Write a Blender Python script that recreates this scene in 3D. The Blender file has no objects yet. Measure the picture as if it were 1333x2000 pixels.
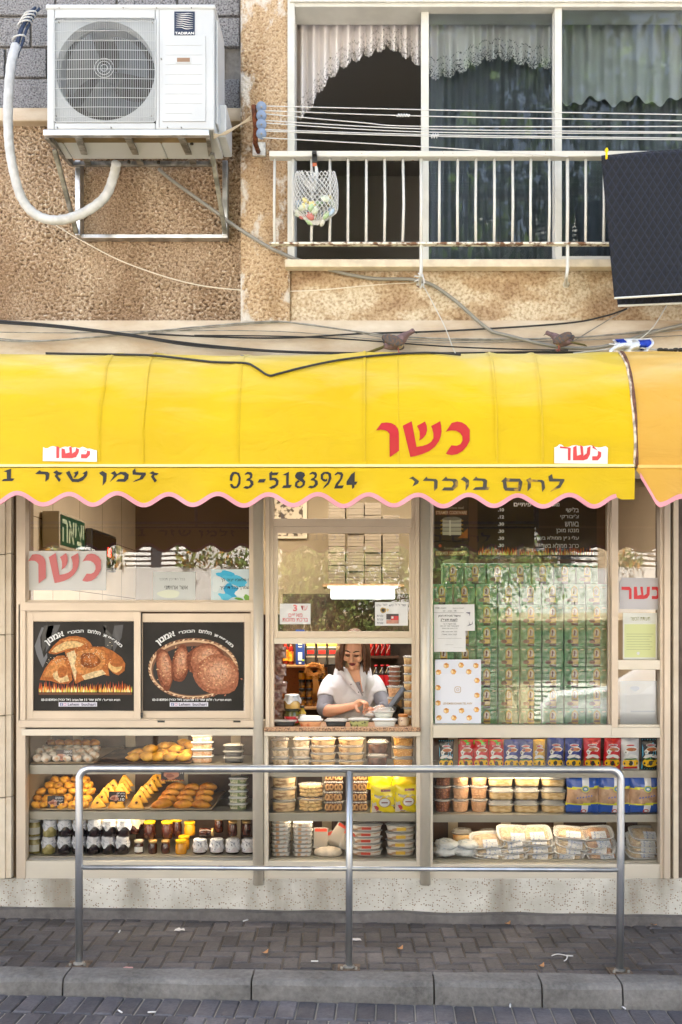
import bpy, math, random
from math import sin, cos, pi, radians, sqrt
from mathutils import Vector, Matrix, Euler, geometry, noise
S = bpy.context.scene
# ---------------------------------------------------------------- camera (35 mm lens, level, shifted), world, sun, exposure
H0, D0, F0, CX, CY = 1.635, 5.7, 1938.0, 715.0, 1229.0
cam = bpy.data.objects.new("camera", bpy.data.cameras.new("camera"))
S.collection.objects.link(cam); S.camera = cam
cam.location = (0, -D0, H0); cam.rotation_euler = (radians(90), 0, 0)
cam.data.sensor_fit = 'VERTICAL'; cam.data.sensor_height = 36; cam.data.lens = F0 / 2000 * 36
cam.data.shift_x = -(CX - 666.5) / 2000; cam.data.shift_y = (CY - 1000) / 2000
cam.data.clip_start = .05; cam.data.clip_end = 400
SUN_EL, SUN_AZ = 46, 20          # the sun stands behind the shop, over its left shoulder
W = bpy.data.worlds.new("World"); S.world = W; W.use_nodes = True
nt = W.node_tree; bg = nt.nodes["Background"]; sky = nt.nodes.new("ShaderNodeTexSky")
sky.sky_type = 'NISHITA'; sky.sun_disc = False
sky.sun_elevation = radians(SUN_EL); sky.sun_rotation = radians(-SUN_AZ)
hz_ = nt.nodes.new('ShaderNodeHueSaturation'); hz_.inputs['Saturation'].default_value = .7
sky.dust_density = 3
nt.links.new(sky.outputs[0], hz_.inputs['Color'])
wm_ = nt.nodes.new('ShaderNodeMix'); wm_.data_type = 'RGBA'; wm_.blend_type = 'MULTIPLY'; wm_.inputs[0].default_value = 1; wm_.inputs[7].default_value = (1.02, 1.0, .965, 1)
nt.links.new(hz_.outputs[0], wm_.inputs[6]); nt.links.new(wm_.outputs[2], bg.inputs[0]); bg.inputs[1].default_value = .15
sun = bpy.data.objects.new("sun", bpy.data.lights.new("sun", 'SUN')); S.collection.objects.link(sun)
sun.data.energy = 5.0; sun.data.angle = radians(.5); sun.data.color = (1, .93, .82)
_d = Vector((-sin(radians(SUN_AZ)) * cos(radians(SUN_EL)), cos(radians(SUN_AZ)) * cos(radians(SUN_EL)), sin(radians(SUN_EL))))
sun.rotation_euler = _d.to_track_quat('Z', 'Y').to_euler(); sun.location = _d * 40
S.view_settings.view_transform = 'Standard'; S.view_settings.look = 'None'
S.view_settings.exposure = 2.55; S.view_settings.gamma = 1
S.render.engine = 'CYCLES'; S.cycles.use_denoising = True
S.cycles.max_bounces = 7; S.cycles.diffuse_bounces = 3; S.cycles.glossy_bounces = 4
S.cycles.transparent_max_bounces = 16; S.cycles.transmission_bounces = 3
S.cycles.caustics_reflective = False; S.cycles.caustics_refractive = False
S.cycles.sample_clamp_indirect = 6
R = random.Random(11)
# ---------------------------------------------------------------- where things stand: photo pixel + distance -> metres
def X(px, Y=0): return (px - CX) * (D0 + Y) / F0
def Z(py, Y=0): return H0 - (py - CY) * (D0 + Y) / F0
def P(px, py, Y=0): return Vector((X(px, Y), Y, Z(py, Y)))
def U(n, Y=0): return n * (D0 + Y) / F0
# ---------------------------------------------------------------- materials
MATS = {}
def C(h):
    if isinstance(h, (tuple, list)): return tuple(h)[:3]
    h = h.lstrip('#'); v = [int(h[i:i + 2], 16) / 255 for i in (0, 2, 4)]
    return tuple(x / 12.92 if x <= .04045 else ((x + .055) / 1.055) ** 2.4 for x in v)
def mat(name, col=(.5, .5, .5), rough=.5, metal=0, var=0, vs=8, bump=0, bs=40, coat=0, emit=None, es=1, alpha=1, trans=0, rnd=0, sss=0, spec=.5, kind='noise', ior=1.45, col2=None, lo=.4, hi=.6, stretch=None, sheen=0):
    if name in MATS: return MATS[name]
    m = bpy.data.materials.new(name); m.use_nodes = True; t = m.node_tree; b = t.nodes["Principled BSDF"]
    col = C(col); b.inputs["Base Color"].default_value = (*col, 1); b.inputs["Roughness"].default_value = rough
    b.inputs["Metallic"].default_value = metal; b.inputs["Specular IOR Level"].default_value = spec; b.inputs["IOR"].default_value = ior
    if coat: b.inputs["Coat Weight"].default_value = coat; b.inputs["Coat Roughness"].default_value = .08
    if emit: b.inputs["Emission Color"].default_value = (*C(emit), 1); b.inputs["Emission Strength"].default_value = es
    if alpha < 1: b.inputs["Alpha"].default_value = alpha
    if trans: b.inputs["Transmission Weight"].default_value = trans
    if sss: b.inputs["Subsurface Weight"].default_value = sss; b.inputs["Subsurface Scale"].default_value = .01
    if sheen: b.inputs["Sheen Weight"].default_value = sheen
    L = t.links.new; tc = t.nodes.new("ShaderNodeTexCoord"); src = tc.outputs["Object"]
    if stretch:
        mp = t.nodes.new("ShaderNodeMapping"); mp.inputs["Scale"].default_value = stretch; L(src, mp.inputs[0]); src = mp.outputs[0]
    def tex(sc, k, det=5):
        if k == 'voronoi':
            n = t.nodes.new("ShaderNodeTexVoronoi"); n.inputs["Scale"].default_value = sc; L(src, n.inputs["Vector"]); return n.outputs["Distance"]
        n = t.nodes.new("ShaderNodeTexNoise"); n.inputs["Scale"].default_value = sc; n.inputs["Detail"].default_value = det; L(src, n.inputs["Vector"]); return n.outputs["Fac"]
    out = None
    if var or col2:
        f = tex(vs, kind); r = t.nodes.new("ShaderNodeValToRGB"); L(f, r.inputs[0])
        c2 = C(col2) if col2 else tuple(max(0, x * (1 - var)) for x in col); c1 = col if col2 else tuple(min(1, x * (1 + var * .6)) for x in col)
        e = r.color_ramp.elements; e[0].position = lo; e[0].color = (*c2, 1); e[1].position = hi; e[1].color = (*c1, 1)
        out = r.outputs[0]
    if rnd:
        oi = t.nodes.new("ShaderNodeObjectInfo"); hs = t.nodes.new("ShaderNodeHueSaturation")
        mr = t.nodes.new("ShaderNodeMapRange"); mr.inputs[3].default_value = 1 - rnd; mr.inputs[4].default_value = 1 + rnd
        L(oi.outputs["Random"], mr.inputs[0]); L(mr.outputs[0], hs.inputs["Value"])
        if out: L(out, hs.inputs["Color"])
        else: hs.inputs["Color"].default_value = (*col, 1)
        out = hs.outputs[0]
    if out: L(out, b.inputs["Base Color"])
    if bump:
        bn = t.nodes.new("ShaderNodeBump"); bn.inputs["Strength"].default_value = 1; bn.inputs["Distance"].default_value = bump
        L(tex(bs, kind if kind == 'voronoi' and bs == vs else 'noise'), bn.inputs["Height"]); L(bn.outputs[0], b.inputs["Normal"])
    MATS[name] = m; return m
def nodes(name):
    m = bpy.data.materials.new(name); m.use_nodes = True; t = m.node_tree; MATS[name] = m
    return m, t, t.nodes["Principled BSDF"], t.links.new
def ramp(t, stops, fac=None):
    r = t.nodes.new("ShaderNodeValToRGB"); e = r.color_ramp.elements
    while len(e) < len(stops): e.new(.5)
    for i, (p, c) in enumerate(stops): e[i].position = p; e[i].color = (*C(c), 1) if not isinstance(c, (int, float)) else (c, c, c, 1)
    if fac is not None: t.links.new(fac, r.inputs[0])
    return r
def ntex(t, src, sc, det=5, kind='noise', out=None, rough=.5, dist=0):
    if kind == 'noise':
        n = t.nodes.new("ShaderNodeTexNoise"); n.inputs["Detail"].default_value = det; n.inputs["Roughness"].default_value = rough; n.inputs["Distortion"].default_value = dist; o = out or "Fac"
    else:
        n = t.nodes.new("ShaderNodeTexVoronoi"); o = out or "Distance"
        if kind != 'voronoi': n.feature = kind
    n.inputs["Scale"].default_value = sc; t.links.new(src, n.inputs["Vector"]); return n.outputs[o]
def mixc(t, fac, a, b, mode='MIX'):
    n = t.nodes.new("ShaderNodeMix"); n.data_type = 'RGBA'; n.blend_type = mode; L = t.links.new
    for k, v in ((0, fac), (6, a), (7, b)):
        if isinstance(v, bpy.types.NodeSocket): L(v, n.inputs[k])
        elif k == 0: n.inputs[0].default_value = v
        else: n.inputs[k].default_value = (*C(v), 1)
    return n.outputs[2]
def mapping(t, scale=(1, 1, 1), coord="Object"):
    tc = t.nodes.new("ShaderNodeTexCoord"); mp = t.nodes.new("ShaderNodeMapping"); mp.inputs["Scale"].default_value = scale
    t.links.new(tc.outputs[coord], mp.inputs[0]); return mp.outputs[0]
def bumpn(t, h, dist, b, strength=1):
    n = t.nodes.new("ShaderNodeBump"); n.inputs["Distance"].default_value = dist; n.inputs["Strength"].default_value = strength
    t.links.new(h, n.inputs["Height"]); t.links.new(n.outputs[0], b.inputs["Normal"])
def glassmat(name, ior=1.75, tint=(1, 1, 1), rough=0.0, bump=0, bsc=1.6):
    m = bpy.data.materials.new(name); m.use_nodes = True; t = m.node_tree; t.nodes.clear(); L = t.links.new
    o = t.nodes.new("ShaderNodeOutputMaterial"); mx = t.nodes.new("ShaderNodeMixShader"); fr = t.nodes.new("ShaderNodeFresnel")
    tr = t.nodes.new("ShaderNodeBsdfTransparent"); gl = t.nodes.new("ShaderNodeBsdfGlossy")
    fr.inputs[0].default_value = ior; tr.inputs[0].default_value = (*tint, 1); gl.inputs["Roughness"].default_value = rough
    L(fr.outputs[0], mx.inputs[0]); L(tr.outputs[0], mx.inputs[1]); L(gl.outputs[0], mx.inputs[2]); L(mx.outputs[0], o.inputs[0])
    if bump:
        tc = mapping(t); n = ntex(t, tc, bsc, 2); bn = t.nodes.new("ShaderNodeBump"); bn.inputs["Distance"].default_value = bump
        L(n, bn.inputs["Height"]); L(bn.outputs[0], gl.inputs["Normal"])
    MATS[name] = m; return m
# ---------------------------------------------------------------- mesh collector
_txt = {}
def text_mesh(s, bold=0, shear=0):
    k = (s, bold, shear)
    if k not in _txt:
        c = bpy.data.curves.new("lettering", "FONT"); c.body = s; c.size = 1; c.offset = bold; c.resolution_u = 3; c.shear = shear
        o = bpy.data.objects.new("lettering", c); m = o.to_mesh()
        vs = [v.co.copy() for v in m.vertices]; fs = [tuple(p.vertices) for p in m.polygons]
        o.to_mesh_clear(); bpy.data.objects.remove(o); bpy.data.curves.remove(c); _txt[k] = (vs, fs)
    return _txt[k]
def heb(s): return s[::-1]
class M:
    def __init__(s): s.v = []; s.f = []; s.mi = []; s.sm = []; s.mats = []; s.xf = None
    def m(s, mt):
        if mt not in s.mats: s.mats.append(mt)
        return s.mats.index(mt)
    def add(s, vs, fs, mt, smooth=False):
        b = len(s.v); i = s.m(mt)
        for v in vs:
            v = Vector(v); s.v.append(s.xf @ v if s.xf else v)
        for f in fs: s.f.append(tuple(b + k for k in f)); s.mi.append(i); s.sm.append(smooth)
    def box(s, x0, x1, y0, y1, z0, z1, mt):
        s.add([(x, y, z) for z in (z0, z1) for y in (y0, y1) for x in (x0, x1)], [(0, 1, 5, 4), (1, 3, 7, 5), (3, 2, 6, 7), (2, 0, 4, 6), (4, 5, 7, 6), (2, 3, 1, 0)], mt)
    def bx(s, c, d, mt, rot=None):
        q = Euler(rot).to_matrix() if rot else Matrix.Identity(3); c = Vector(c)
        s.add([c + q @ Vector((x * d[0] / 2, y * d[1] / 2, z * d[2] / 2)) for z in (-1, 1) for y in (-1, 1) for x in (-1, 1)], [(0, 1, 5, 4), (1, 3, 7, 5), (3, 2, 6, 7), (2, 0, 4, 6), (4, 5, 7, 6), (2, 3, 1, 0)], mt)
    def pbox(s, x0, y0, x1, y1, Yf, Yb, mt):        # photo-pixel rectangle measured at its front face
        s.box(X(x0, Yf), X(x1, Yf), Yf, Yb, Z(y1, Yf), Z(y0, Yf), mt)
    def poly(s, pts, mt):
        pts = [Vector(p) for p in pts]; tr = geometry.tessellate_polygon([pts]); s.add(pts, [tuple(t) for t in tr], mt)
    def flat(s, pts2, fn, mt, div=0):               # a 2-D outline laid on a surface fn(u, v)
        pts = [Vector((a, b, 0)) for a, b in pts2]; tris = [[pts[i] for i in t] for t in geometry.tessellate_polygon([pts])]
        for _ in range(div):
            n = []
            for a, b, c in tris:
                ab, bc, ca = (a + b) / 2, (b + c) / 2, (c + a) / 2; n += [(a, ab, ca), (ab, b, bc), (ca, bc, c), (ab, bc, ca)]
            tris = n
        vs = []; fs = []
        for t in tris:
            b = len(vs); vs += [fn(p.x, p.y) for p in t]; fs.append((b, b + 1, b + 2))
        s.add(vs, fs, mt)
    def tube(s, path, r, mt, n=8, closed=False, cap=True):
        path = [Vector(p) for p in path]; k = len(path); vs = []; fs = []; up = None
        for i, p in enumerate(path):
            a = path[(i - 1) % k] if closed or i else p; b = path[(i + 1) % k] if closed or i < k - 1 else p
            d = (b - a).normalized() if (b - a).length > 1e-9 else Vector((0, 0, 1))
            if up is None: up = Vector((0, 0, 1)) if abs(d.z) < .9 else Vector((0, 1, 0))
            u = d.cross(up).normalized(); w = u.cross(d).normalized(); up = w
            rr = r[i] if isinstance(r, (list, tuple)) else r
            for j in range(n): t = 2 * pi * j / n; vs.append(p + u * cos(t) * rr + w * sin(t) * rr)
        m = k if closed else k - 1
        for i in range(m):
            for j in range(n):
                a = i * n + j; b = i * n + (j + 1) % n; c = ((i + 1) % k) * n + (j + 1) % n; d = ((i + 1) % k) * n + j; fs.append((a, b, c, d))
        if cap and not closed: fs.append(tuple(reversed(range(n)))); fs.append(tuple((k - 1) * n + j for j in range(n)))
        s.add(vs, fs, mt, True)
    def lathe(s, prof, mt, n=18, c=(0, 0, 0), sx=1, sy=1, q=None, rib=0, ribn=0):
        vs = []; fs = []; c = Vector(c)
        for r, z in prof:
            for j in range(n):
                t = 2 * pi * j / n; e = 1 + (rib * cos(ribn * t) if rib else 0)
                if q: k = 1 / (abs(cos(t)) ** q + abs(sin(t)) ** q) ** (1 / q)
                else: k = 1
                vs.append(c + Vector((r * cos(t) * k * sx * e, r * sin(t) * k * sy * e, z)))
        for i in range(len(prof) - 1):
            for j in range(n): fs.append((i * n + j, i * n + (j + 1) % n, (i + 1) * n + (j + 1) % n, (i + 1) * n + j))
        if prof[0][0] > 1e-5: fs.append(tuple(reversed(range(n))))
        if prof[-1][0] > 1e-5: fs.append(tuple((len(prof) - 1) * n + j for j in range(n)))
        s.add(vs, fs, mt, True)
    def ell(s, c, r, mt, n=12, k=8, rot=None, fn=None):
        q = Euler(rot).to_matrix() if rot else Matrix.Identity(3); c = Vector(c); vs = []; fs = []
        for i in range(k + 1):
            a = pi * i / k - pi / 2
            for j in range(n):
                t = 2 * pi * j / n; d = Vector((cos(a) * cos(t), cos(a) * sin(t), sin(a)))
                e = fn(d) if fn else 1
                v = Vector((d.x * r[0], d.y * r[1], d.z * r[2])) * e if not isinstance(e, Vector) else e
                vs.append(c + q @ v)
        for i in range(k):
            for j in range(n): fs.append((i * n + j, i * n + (j + 1) % n, (i + 1) * n + (j + 1) % n, (i + 1) * n + j))
        s.add(vs, fs, mt, True)
    def sheet(s, fn, nu, nv, mt, smooth=True, mask=None):
        vs = [fn(i / nu, j / nv) for j in range(nv + 1) for i in range(nu + 1)]; w = nu + 1
        fs = [(j * w + i, j * w + i + 1, (j + 1) * w + i + 1, (j + 1) * w + i) for j in range(nv) for i in range(nu) if not mask or mask(i / nu, j / nv)]
        s.add(vs, fs, mt, smooth)
    def text(s, txt, fn, w, h, mt, bold=.01, shear=0, keep=False):   # fitted into w x h, fn(u, v) places it, origin bottom left
        vs, fs = text_mesh(txt, bold, shear)
        if not vs: return
        x0 = min(v.x for v in vs); x1 = max(v.x for v in vs); y0 = min(v.y for v in vs); y1 = max(v.y for v in vs)
        kx = w / (x1 - x0); ky = h / (y1 - y0)
        if keep: kx = ky = min(kx, ky)
        s.add([fn((v.x - x0) * kx, (v.y - y0) * ky) for v in vs], fs, mt)
    def build(s, name, parent=None, loc=None, rot=None, bevel=0, solid=0, sub=0, remesh=0, smooth=0):
        me = bpy.data.meshes.new(name); me.from_pydata([tuple(v) for v in s.v], [], s.f)
        for mt in s.mats: me.materials.append(mt)
        me.polygons.foreach_set("material_index", s.mi); me.polygons.foreach_set("use_smooth", s.sm); me.update()
        o = bpy.data.objects.new(name, me); S.collection.objects.link(o)
        if parent: o.parent = parent
        if loc is not None: o.location = loc
        if rot is not None: o.rotation_euler = rot
        if solid: d = o.modifiers.new("solid", 'SOLIDIFY'); d.thickness = solid; d.offset = 0
        if remesh:
            d = o.modifiers.new("remesh", 'REMESH'); d.mode = 'VOXEL'; d.voxel_size = remesh; d.use_smooth_shade = True
            d = o.modifiers.new("smooth", 'SMOOTH'); d.iterations = smooth or 3
        if bevel: d = o.modifiers.new("bevel", 'BEVEL'); d.width = bevel; d.segments = 2; d.limit_method = 'ANGLE'
        if sub: d = o.modifiers.new("sub", 'SUBSURF'); d.levels = sub; d.render_levels = sub
        return o
def tag(o, label=None, cat=None, group=None, kind=None):
    if label: o["label"] = label
    if cat: o["category"] = cat
    if group: o["group"] = group
    if kind: o["kind"] = kind
    return o
def thing(name, label, cat, loc=(0, 0, 0), rot=(0, 0, 0), group=None):
    o = bpy.data.objects.new(name, None); S.collection.objects.link(o); o.location = loc; o.rotation_euler = rot; o.empty_display_size = .05
    return tag(o, label, cat, group)
_used = set()
def inst(proto, loc, rot=(0, 0, 0), label=None, group=None, scale=None, cat=None):   # first use moves the thing itself, later ones copy it with its parts
    if proto.name not in _used: _used.add(proto.name); r = proto
    else:
        r = proto.copy(); S.collection.objects.link(r)
        for ch in proto.children:
            c = ch.copy(); S.collection.objects.link(c); c.parent = r
            for g in ch.children:
                d = g.copy(); S.collection.objects.link(d); d.parent = c
    r.location = loc; r.rotation_euler = rot
    if scale: r.scale = (scale,) * 3 if isinstance(scale, (int, float)) else scale
    return tag(r, label, cat, group)
ORD = "first second third fourth fifth sixth seventh eighth ninth tenth eleventh twelfth thirteenth fourteenth".split()
def smooth_path(pts, n=8):
    pts = [Vector(p) for p in pts]; out = []
    for i in range(len(pts) - 1):
        a = pts[max(i - 1, 0)]; b = pts[i]; c = pts[i + 1]; d = pts[min(i + 2, len(pts) - 1)]
        for k in range(n):
            t = k / n; out.append(.5 * ((2 * b) + (c - a) * t + (2 * a - 5 * b + 4 * c - d) * t * t + (3 * b - a - 3 * c + d) * t ** 3))
    return out + [pts[-1]]
# ---------------------------------------------------------------- named materials
alu = mat("champagne_aluminium", (.58, .48, .38), .36, .25, var=.05, vs=3)
alu2 = mat("pale_aluminium", (.62, .56, .47), .36, .25, var=.05, vs=3)
alud = mat("dark_gap", (.03, .025, .02), .6)
white_frame = mat("white_window_frame", (.60, .59, .55), .4, var=.06, vs=9)
steel = mat("galvanised_steel", (.55, .56, .58), .3, .95, var=.25, vs=14, bump=.0006, bs=60)
steel_old = mat("weathered_steel", (.30, .29, .27), .5, .7, var=.4, vs=20, bump=.0008, bs=60)
pipe_steel = mat("brushed_steel_tube", (.54, .55, .57), .34, .9, var=.2, vs=6, bump=.0003, bs=30, stretch=(1, 1, .3))
glass = glassmat("shop_glass", 1.95, bump=.0007)
glass_up = glassmat("window_glass", 1.38, (.82, .86, .88), bump=.002)
display_glass = glassmat("display_glass", 1.42, bump=.0004)
film = glassmat("shrink_film", 1.75, (.97, .98, .97), .13, .07, 8)
clear = glassmat("clear_plastic", 1.5, (.93, .93, .93), .12)
black = mat("black_plastic", (.02, .02, .022), .35)
paper = mat("white_paper", (.74, .74, .74), .6)
ink = mat("black_ink", (.012, .012, .015), .6)
red_ink = mat("red_ink", "#b01a20", .5)
pink_ink = mat("faded_red_film", "#d87a7c", .5)
red2_ink = mat("sticker_red", "#c83c40", .5)
white_ink = mat("white_ink", (.8, .8, .8), .5)
def stucco():      # colour follows the relief: dirt sits in the hollows, the thrown grains are pale
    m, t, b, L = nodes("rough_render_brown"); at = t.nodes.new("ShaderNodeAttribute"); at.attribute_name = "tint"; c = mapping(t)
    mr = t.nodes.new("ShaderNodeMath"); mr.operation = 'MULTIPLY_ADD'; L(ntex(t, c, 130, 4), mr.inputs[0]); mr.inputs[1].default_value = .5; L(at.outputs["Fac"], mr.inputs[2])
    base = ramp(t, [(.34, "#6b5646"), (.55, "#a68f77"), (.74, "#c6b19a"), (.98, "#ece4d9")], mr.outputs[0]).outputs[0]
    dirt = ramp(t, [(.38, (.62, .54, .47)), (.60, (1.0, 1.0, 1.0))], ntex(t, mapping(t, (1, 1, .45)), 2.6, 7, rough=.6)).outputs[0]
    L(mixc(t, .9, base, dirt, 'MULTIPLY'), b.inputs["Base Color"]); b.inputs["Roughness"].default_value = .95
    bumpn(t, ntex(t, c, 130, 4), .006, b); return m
def stucco2():
    m, t, b, L = nodes("rough_render_beige"); c = mapping(t)
    at = t.nodes.new("ShaderNodeAttribute"); at.attribute_name = "tint"; v = ntex(t, c, 110, 4); mr = t.nodes.new("ShaderNodeMath"); mr.operation = 'MULTIPLY_ADD'; L(v, mr.inputs[0]); mr.inputs[1].default_value = .5; L(at.outputs["Fac"], mr.inputs[2])
    base = ramp(t, [(.36, "#8a7056"), (.6, "#bfa484"), (.95, "#dccbb2")], mr.outputs[0]).outputs[0]
    dirt = ramp(t, [(.38, "#7d6651"), (.5, "#e0d6c8"), (.6, (1, 1, 1))], ntex(t, mapping(t, (1.2, 1, .5)), 2.6, 7)).outputs[0]
    peel = ramp(t, [(.53, 0), (.58, 1)], ntex(t, mapping(t, (1, 1, .6)), 3.4, 8, rough=.65)).outputs[0]
    L(mixc(t, peel, mixc(t, .65, base, dirt, 'MULTIPLY'), "#cfc8c0"), b.inputs["Base Color"]); b.inputs["Roughness"].default_value = .95
    bumpn(t, v, .007, b); return m
def plaster():
    m, t, b, L = nodes("smooth_plaster_band"); c = mapping(t)
    base = ramp(t, [(.3, "#b39c84"), (.55, "#c9baa8"), (.75, "#d8cdbf")], ntex(t, mapping(t, (.5, 1, 1.6)), 5, 8, rough=.6)).outputs[0]
    L(base, b.inputs["Base Color"]); b.inputs["Roughness"].default_value = .9; bumpn(t, ntex(t, c, 30, 6), .004, b); return m
def plaster2():
    m, t, b, L = nodes("stained_plaster"); c = mapping(t); c2 = mapping(t, (.7, 1, 1))
    v = ntex(t, c, 60, 5)
    base = ramp(t, [(.35, "#a8937a"), (.5, "#cbbaa0"), (.7, "#ddd0bc")], v).outputs[0]
    st = ramp(t, [(.36, "#a07c5c"), (.48, "#dccab6"), (.56, (1, 1, 1))], ntex(t, c2, 4.5, 8, rough=.62)).outputs[0]
    L(mixc(t, .8, base, st, 'MULTIPLY'), b.inputs["Base Color"]); b.inputs["Roughness"].default_value = .95; bumpn(t, v, .01, b); return m
def terrazzo():
    m, t, b, L = nodes("washed_terrazzo"); c = mapping(t, (1, 1, 1.3))
    cell = ntex(t, c, 78, kind='voronoi', out="Color"); dist = ntex(t, c, 78, kind='voronoi')
    sel = ramp(t, [(.60, 0), (.62, 1)], None); sp = t.nodes.new("ShaderNodeSeparateColor"); L(cell, sp.inputs[0]); L(sp.outputs[0], sel.inputs[0])
    near = ramp(t, [(.33, 1), (.38, 0)], dist).outputs[0]
    mu = t.nodes.new("ShaderNodeMath"); mu.operation = 'MULTIPLY'; L(sel.outputs[0], mu.inputs[0]); L(near, mu.inputs[1])
    chip = ramp(t, [(.2, "#8a7462"), (.5, "#a58e7a"), (.75, "#5d534c")], sp.outputs[1]).outputs[0]
    base = mixc(t, .8, ramp(t, [(.3, "#bcb6ab"), (.7, "#d8d3ca")], ntex(t, c, 5, 6)).outputs[0], ramp(t, [(.36, "#a39a8c"), (.52, (1, 1, 1))], ntex(t, mapping(t, (1, 1, .25)), 3.1, 7)).outputs[0], "MULTIPLY")
    L(mixc(t, mu.outputs[0], base, chip), b.inputs["Base Color"]); b.inputs["Roughness"].default_value = .8; bumpn(t, ntex(t, c, 80, 3), .002, b); return m
def concrete(name, a, d, sc=30, bmp=.004):
    m, t, b, L = nodes(name); c = mapping(t)
    v = ntex(t, c, sc, 8, rough=.65); n = ntex(t, c, 3, 5)
    col = mixc(t, .5, ramp(t, [(.3, d), (.7, a)], v).outputs[0], ramp(t, [(.35, d), (.65, a)], n).outputs[0])
    L(col, b.inputs["Base Color"]); b.inputs["Roughness"].default_value = .9; bumpn(t, v, bmp, b); return m
def blockm():
    m, t, b, L = nodes("grey_concrete_block"); c = mapping(t)
    v = ntex(t, c, 110, 4); col = ramp(t, [(.36, "#4f4e52"), (.44, "#77767a"), (.62, "#98979a")], v).outputs[0]
    L(col, b.inputs["Base Color"]); b.inputs["Roughness"].default_value = .95; bumpn(t, v, .012, b); return m
def paver(name, cs, hue):
    m, t, b, L = nodes(name); c = mapping(t)
    at = t.nodes.new("ShaderNodeAttribute"); at.attribute_name = "tint"
    base = ramp(t, [(0, cs[0]), (.5, cs[1]), (1, cs[2])], at.outputs["Fac"]).outputs[0]
    g = ramp(t, [(.3, (.62, .62, .64)), (.7, (1.15, 1.12, 1.1))], ntex(t, c, 45, 6, rough=.7)).outputs[0]
    g2 = ramp(t, [(.35, (.6, .6, .63)), (.5, (.95, .95, .96)), (.64, (1.25, 1.22, 1.18))], ntex(t, c, 3.2, 6)).outputs[0]
    spots = ramp(t, [(.0, 0), (.045, 0), (.06, 1)], ntex(t, c, 11, kind='voronoi')).outputs[0]
    col = mixc(t, 1, mixc(t, 1, base, g, 'MULTIPLY'), g2, 'MULTIPLY')
    L(mixc(t, spots, (.02, .02, .022), col), b.inputs["Base Color"]); b.inputs["Roughness"].default_value = .62; bumpn(t, ntex(t, c, 70, 5), .003, b); return m
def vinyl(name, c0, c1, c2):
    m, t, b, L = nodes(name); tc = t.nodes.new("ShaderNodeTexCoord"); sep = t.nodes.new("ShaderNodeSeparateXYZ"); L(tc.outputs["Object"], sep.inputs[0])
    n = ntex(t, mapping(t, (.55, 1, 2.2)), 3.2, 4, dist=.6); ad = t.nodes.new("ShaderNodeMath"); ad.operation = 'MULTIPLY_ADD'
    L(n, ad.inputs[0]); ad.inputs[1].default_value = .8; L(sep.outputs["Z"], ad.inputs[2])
    fade_sheen = ramp(t, [(0, 0), (.45, .25), (1, 1)], None); mr = t.nodes.new("ShaderNodeMapRange"); mr.inputs[1].default_value = 3.06; mr.inputs[2].default_value = 3.46  # paler towards the top: fading plus whitish sky sheen put into the colour
    L(ad.outputs[0], mr.inputs[0]); L(mr.outputs[0], fade_sheen.inputs[0])
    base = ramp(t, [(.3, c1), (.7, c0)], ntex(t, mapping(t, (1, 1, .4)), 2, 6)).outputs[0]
    L(mixc(t, fade_sheen.outputs[0], base, c2), b.inputs["Base Color"]); b.inputs["Roughness"].default_value = .5; b.inputs["Specular IOR Level"].default_value = .28
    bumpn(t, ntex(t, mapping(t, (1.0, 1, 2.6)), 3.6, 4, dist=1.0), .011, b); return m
M_st, M_st2, M_pl, M_pl2, M_tz = stucco(), stucco2(), plaster(), plaster2(), terrazzo()
M_blk = blockm(); M_mort = concrete("mortar", "#8f8a85", "#5c5855", 40, .006)
M_foot = concrete("worn_concrete", "#7b7470", "#4c4745", 22, .01)
M_kerb = concrete("kerb_stone", "#8c8885", "#524f4d", 40, .005)
M_pav = paver("herringbone_paver", ("#444144", "#524f51", "#625e60"), 0)
M_pav2 = paver("street_paver", ("#4c4b51", "#5a595f", "#69676d"), 0)
M_joint = concrete("sand_joint", "#6f675e", "#453f3a", 30, .003)
M_stone = concrete("cream_stone_cladding", "#e0d2bf", "#cdbba5", 12, .001)
M_gran = mat("speckled_granite", "#c79c78", .35, var=.0, vs=160, col2="#6a4a3a", lo=.42, hi=.52)
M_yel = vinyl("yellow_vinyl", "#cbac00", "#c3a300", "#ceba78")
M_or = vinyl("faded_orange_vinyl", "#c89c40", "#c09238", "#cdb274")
M_pink = mat("pink_binding", "#d9929c", .6, var=.1, vs=9)
cable_blk = mat("black_cable", (.02, .02, .022), .55)
cable_grey = mat("grey_cable", (.28, .27, .25), .6, var=.3, vs=20)
rope_white = mat("white_rope", (.58, .58, .58), .7)
# ================================================================ ground
def gz(x, y):      # the ground falls to the right; the street more than the pavement
    if y > -1.076: return -.022 - .0125 * x
    return -.105 - .024 * x
def brick(m, cx, cy, w, d, ang, mt, tints, zf, h=.02):
    ca, sa = cos(ang), sin(ang); e = .006; b = len(m.v); vs = []; jit = R.uniform(-.0025, .0025); tx, ty = R.uniform(-.012, .012), R.uniform(-.012, .012)
    for k, z in ((1, -h), (1, -e), (0, 0)):
        for sx, sy in ((-1, -1), (1, -1), (1, 1), (-1, 1)):
            u = sx * (w / 2 - (0 if k else e)); v = sy * (d / 2 - (0 if k else e))
            x = cx + u * ca - v * sa; y = cy + u * sa + v * ca; vs.append((x, y, zf(x, y) + z + jit + tx * u + ty * v))
    m.add(vs, [(0, 1, 5, 4), (1, 2, 6, 5), (2, 3, 7, 6), (3, 0, 4, 7), (4, 5, 9, 8), (5, 6, 10, 9), (6, 7, 11, 10), (7, 4, 8, 11), (8, 9, 10, 11)], mt)
    tints += [R.random()] * 12
def finish_tint(o, tints):
    a = o.data.attributes.new("tint", 'FLOAT', 'POINT')
    a.data.foreach_set("value", tints)
a, bb = .084, .168
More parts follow.
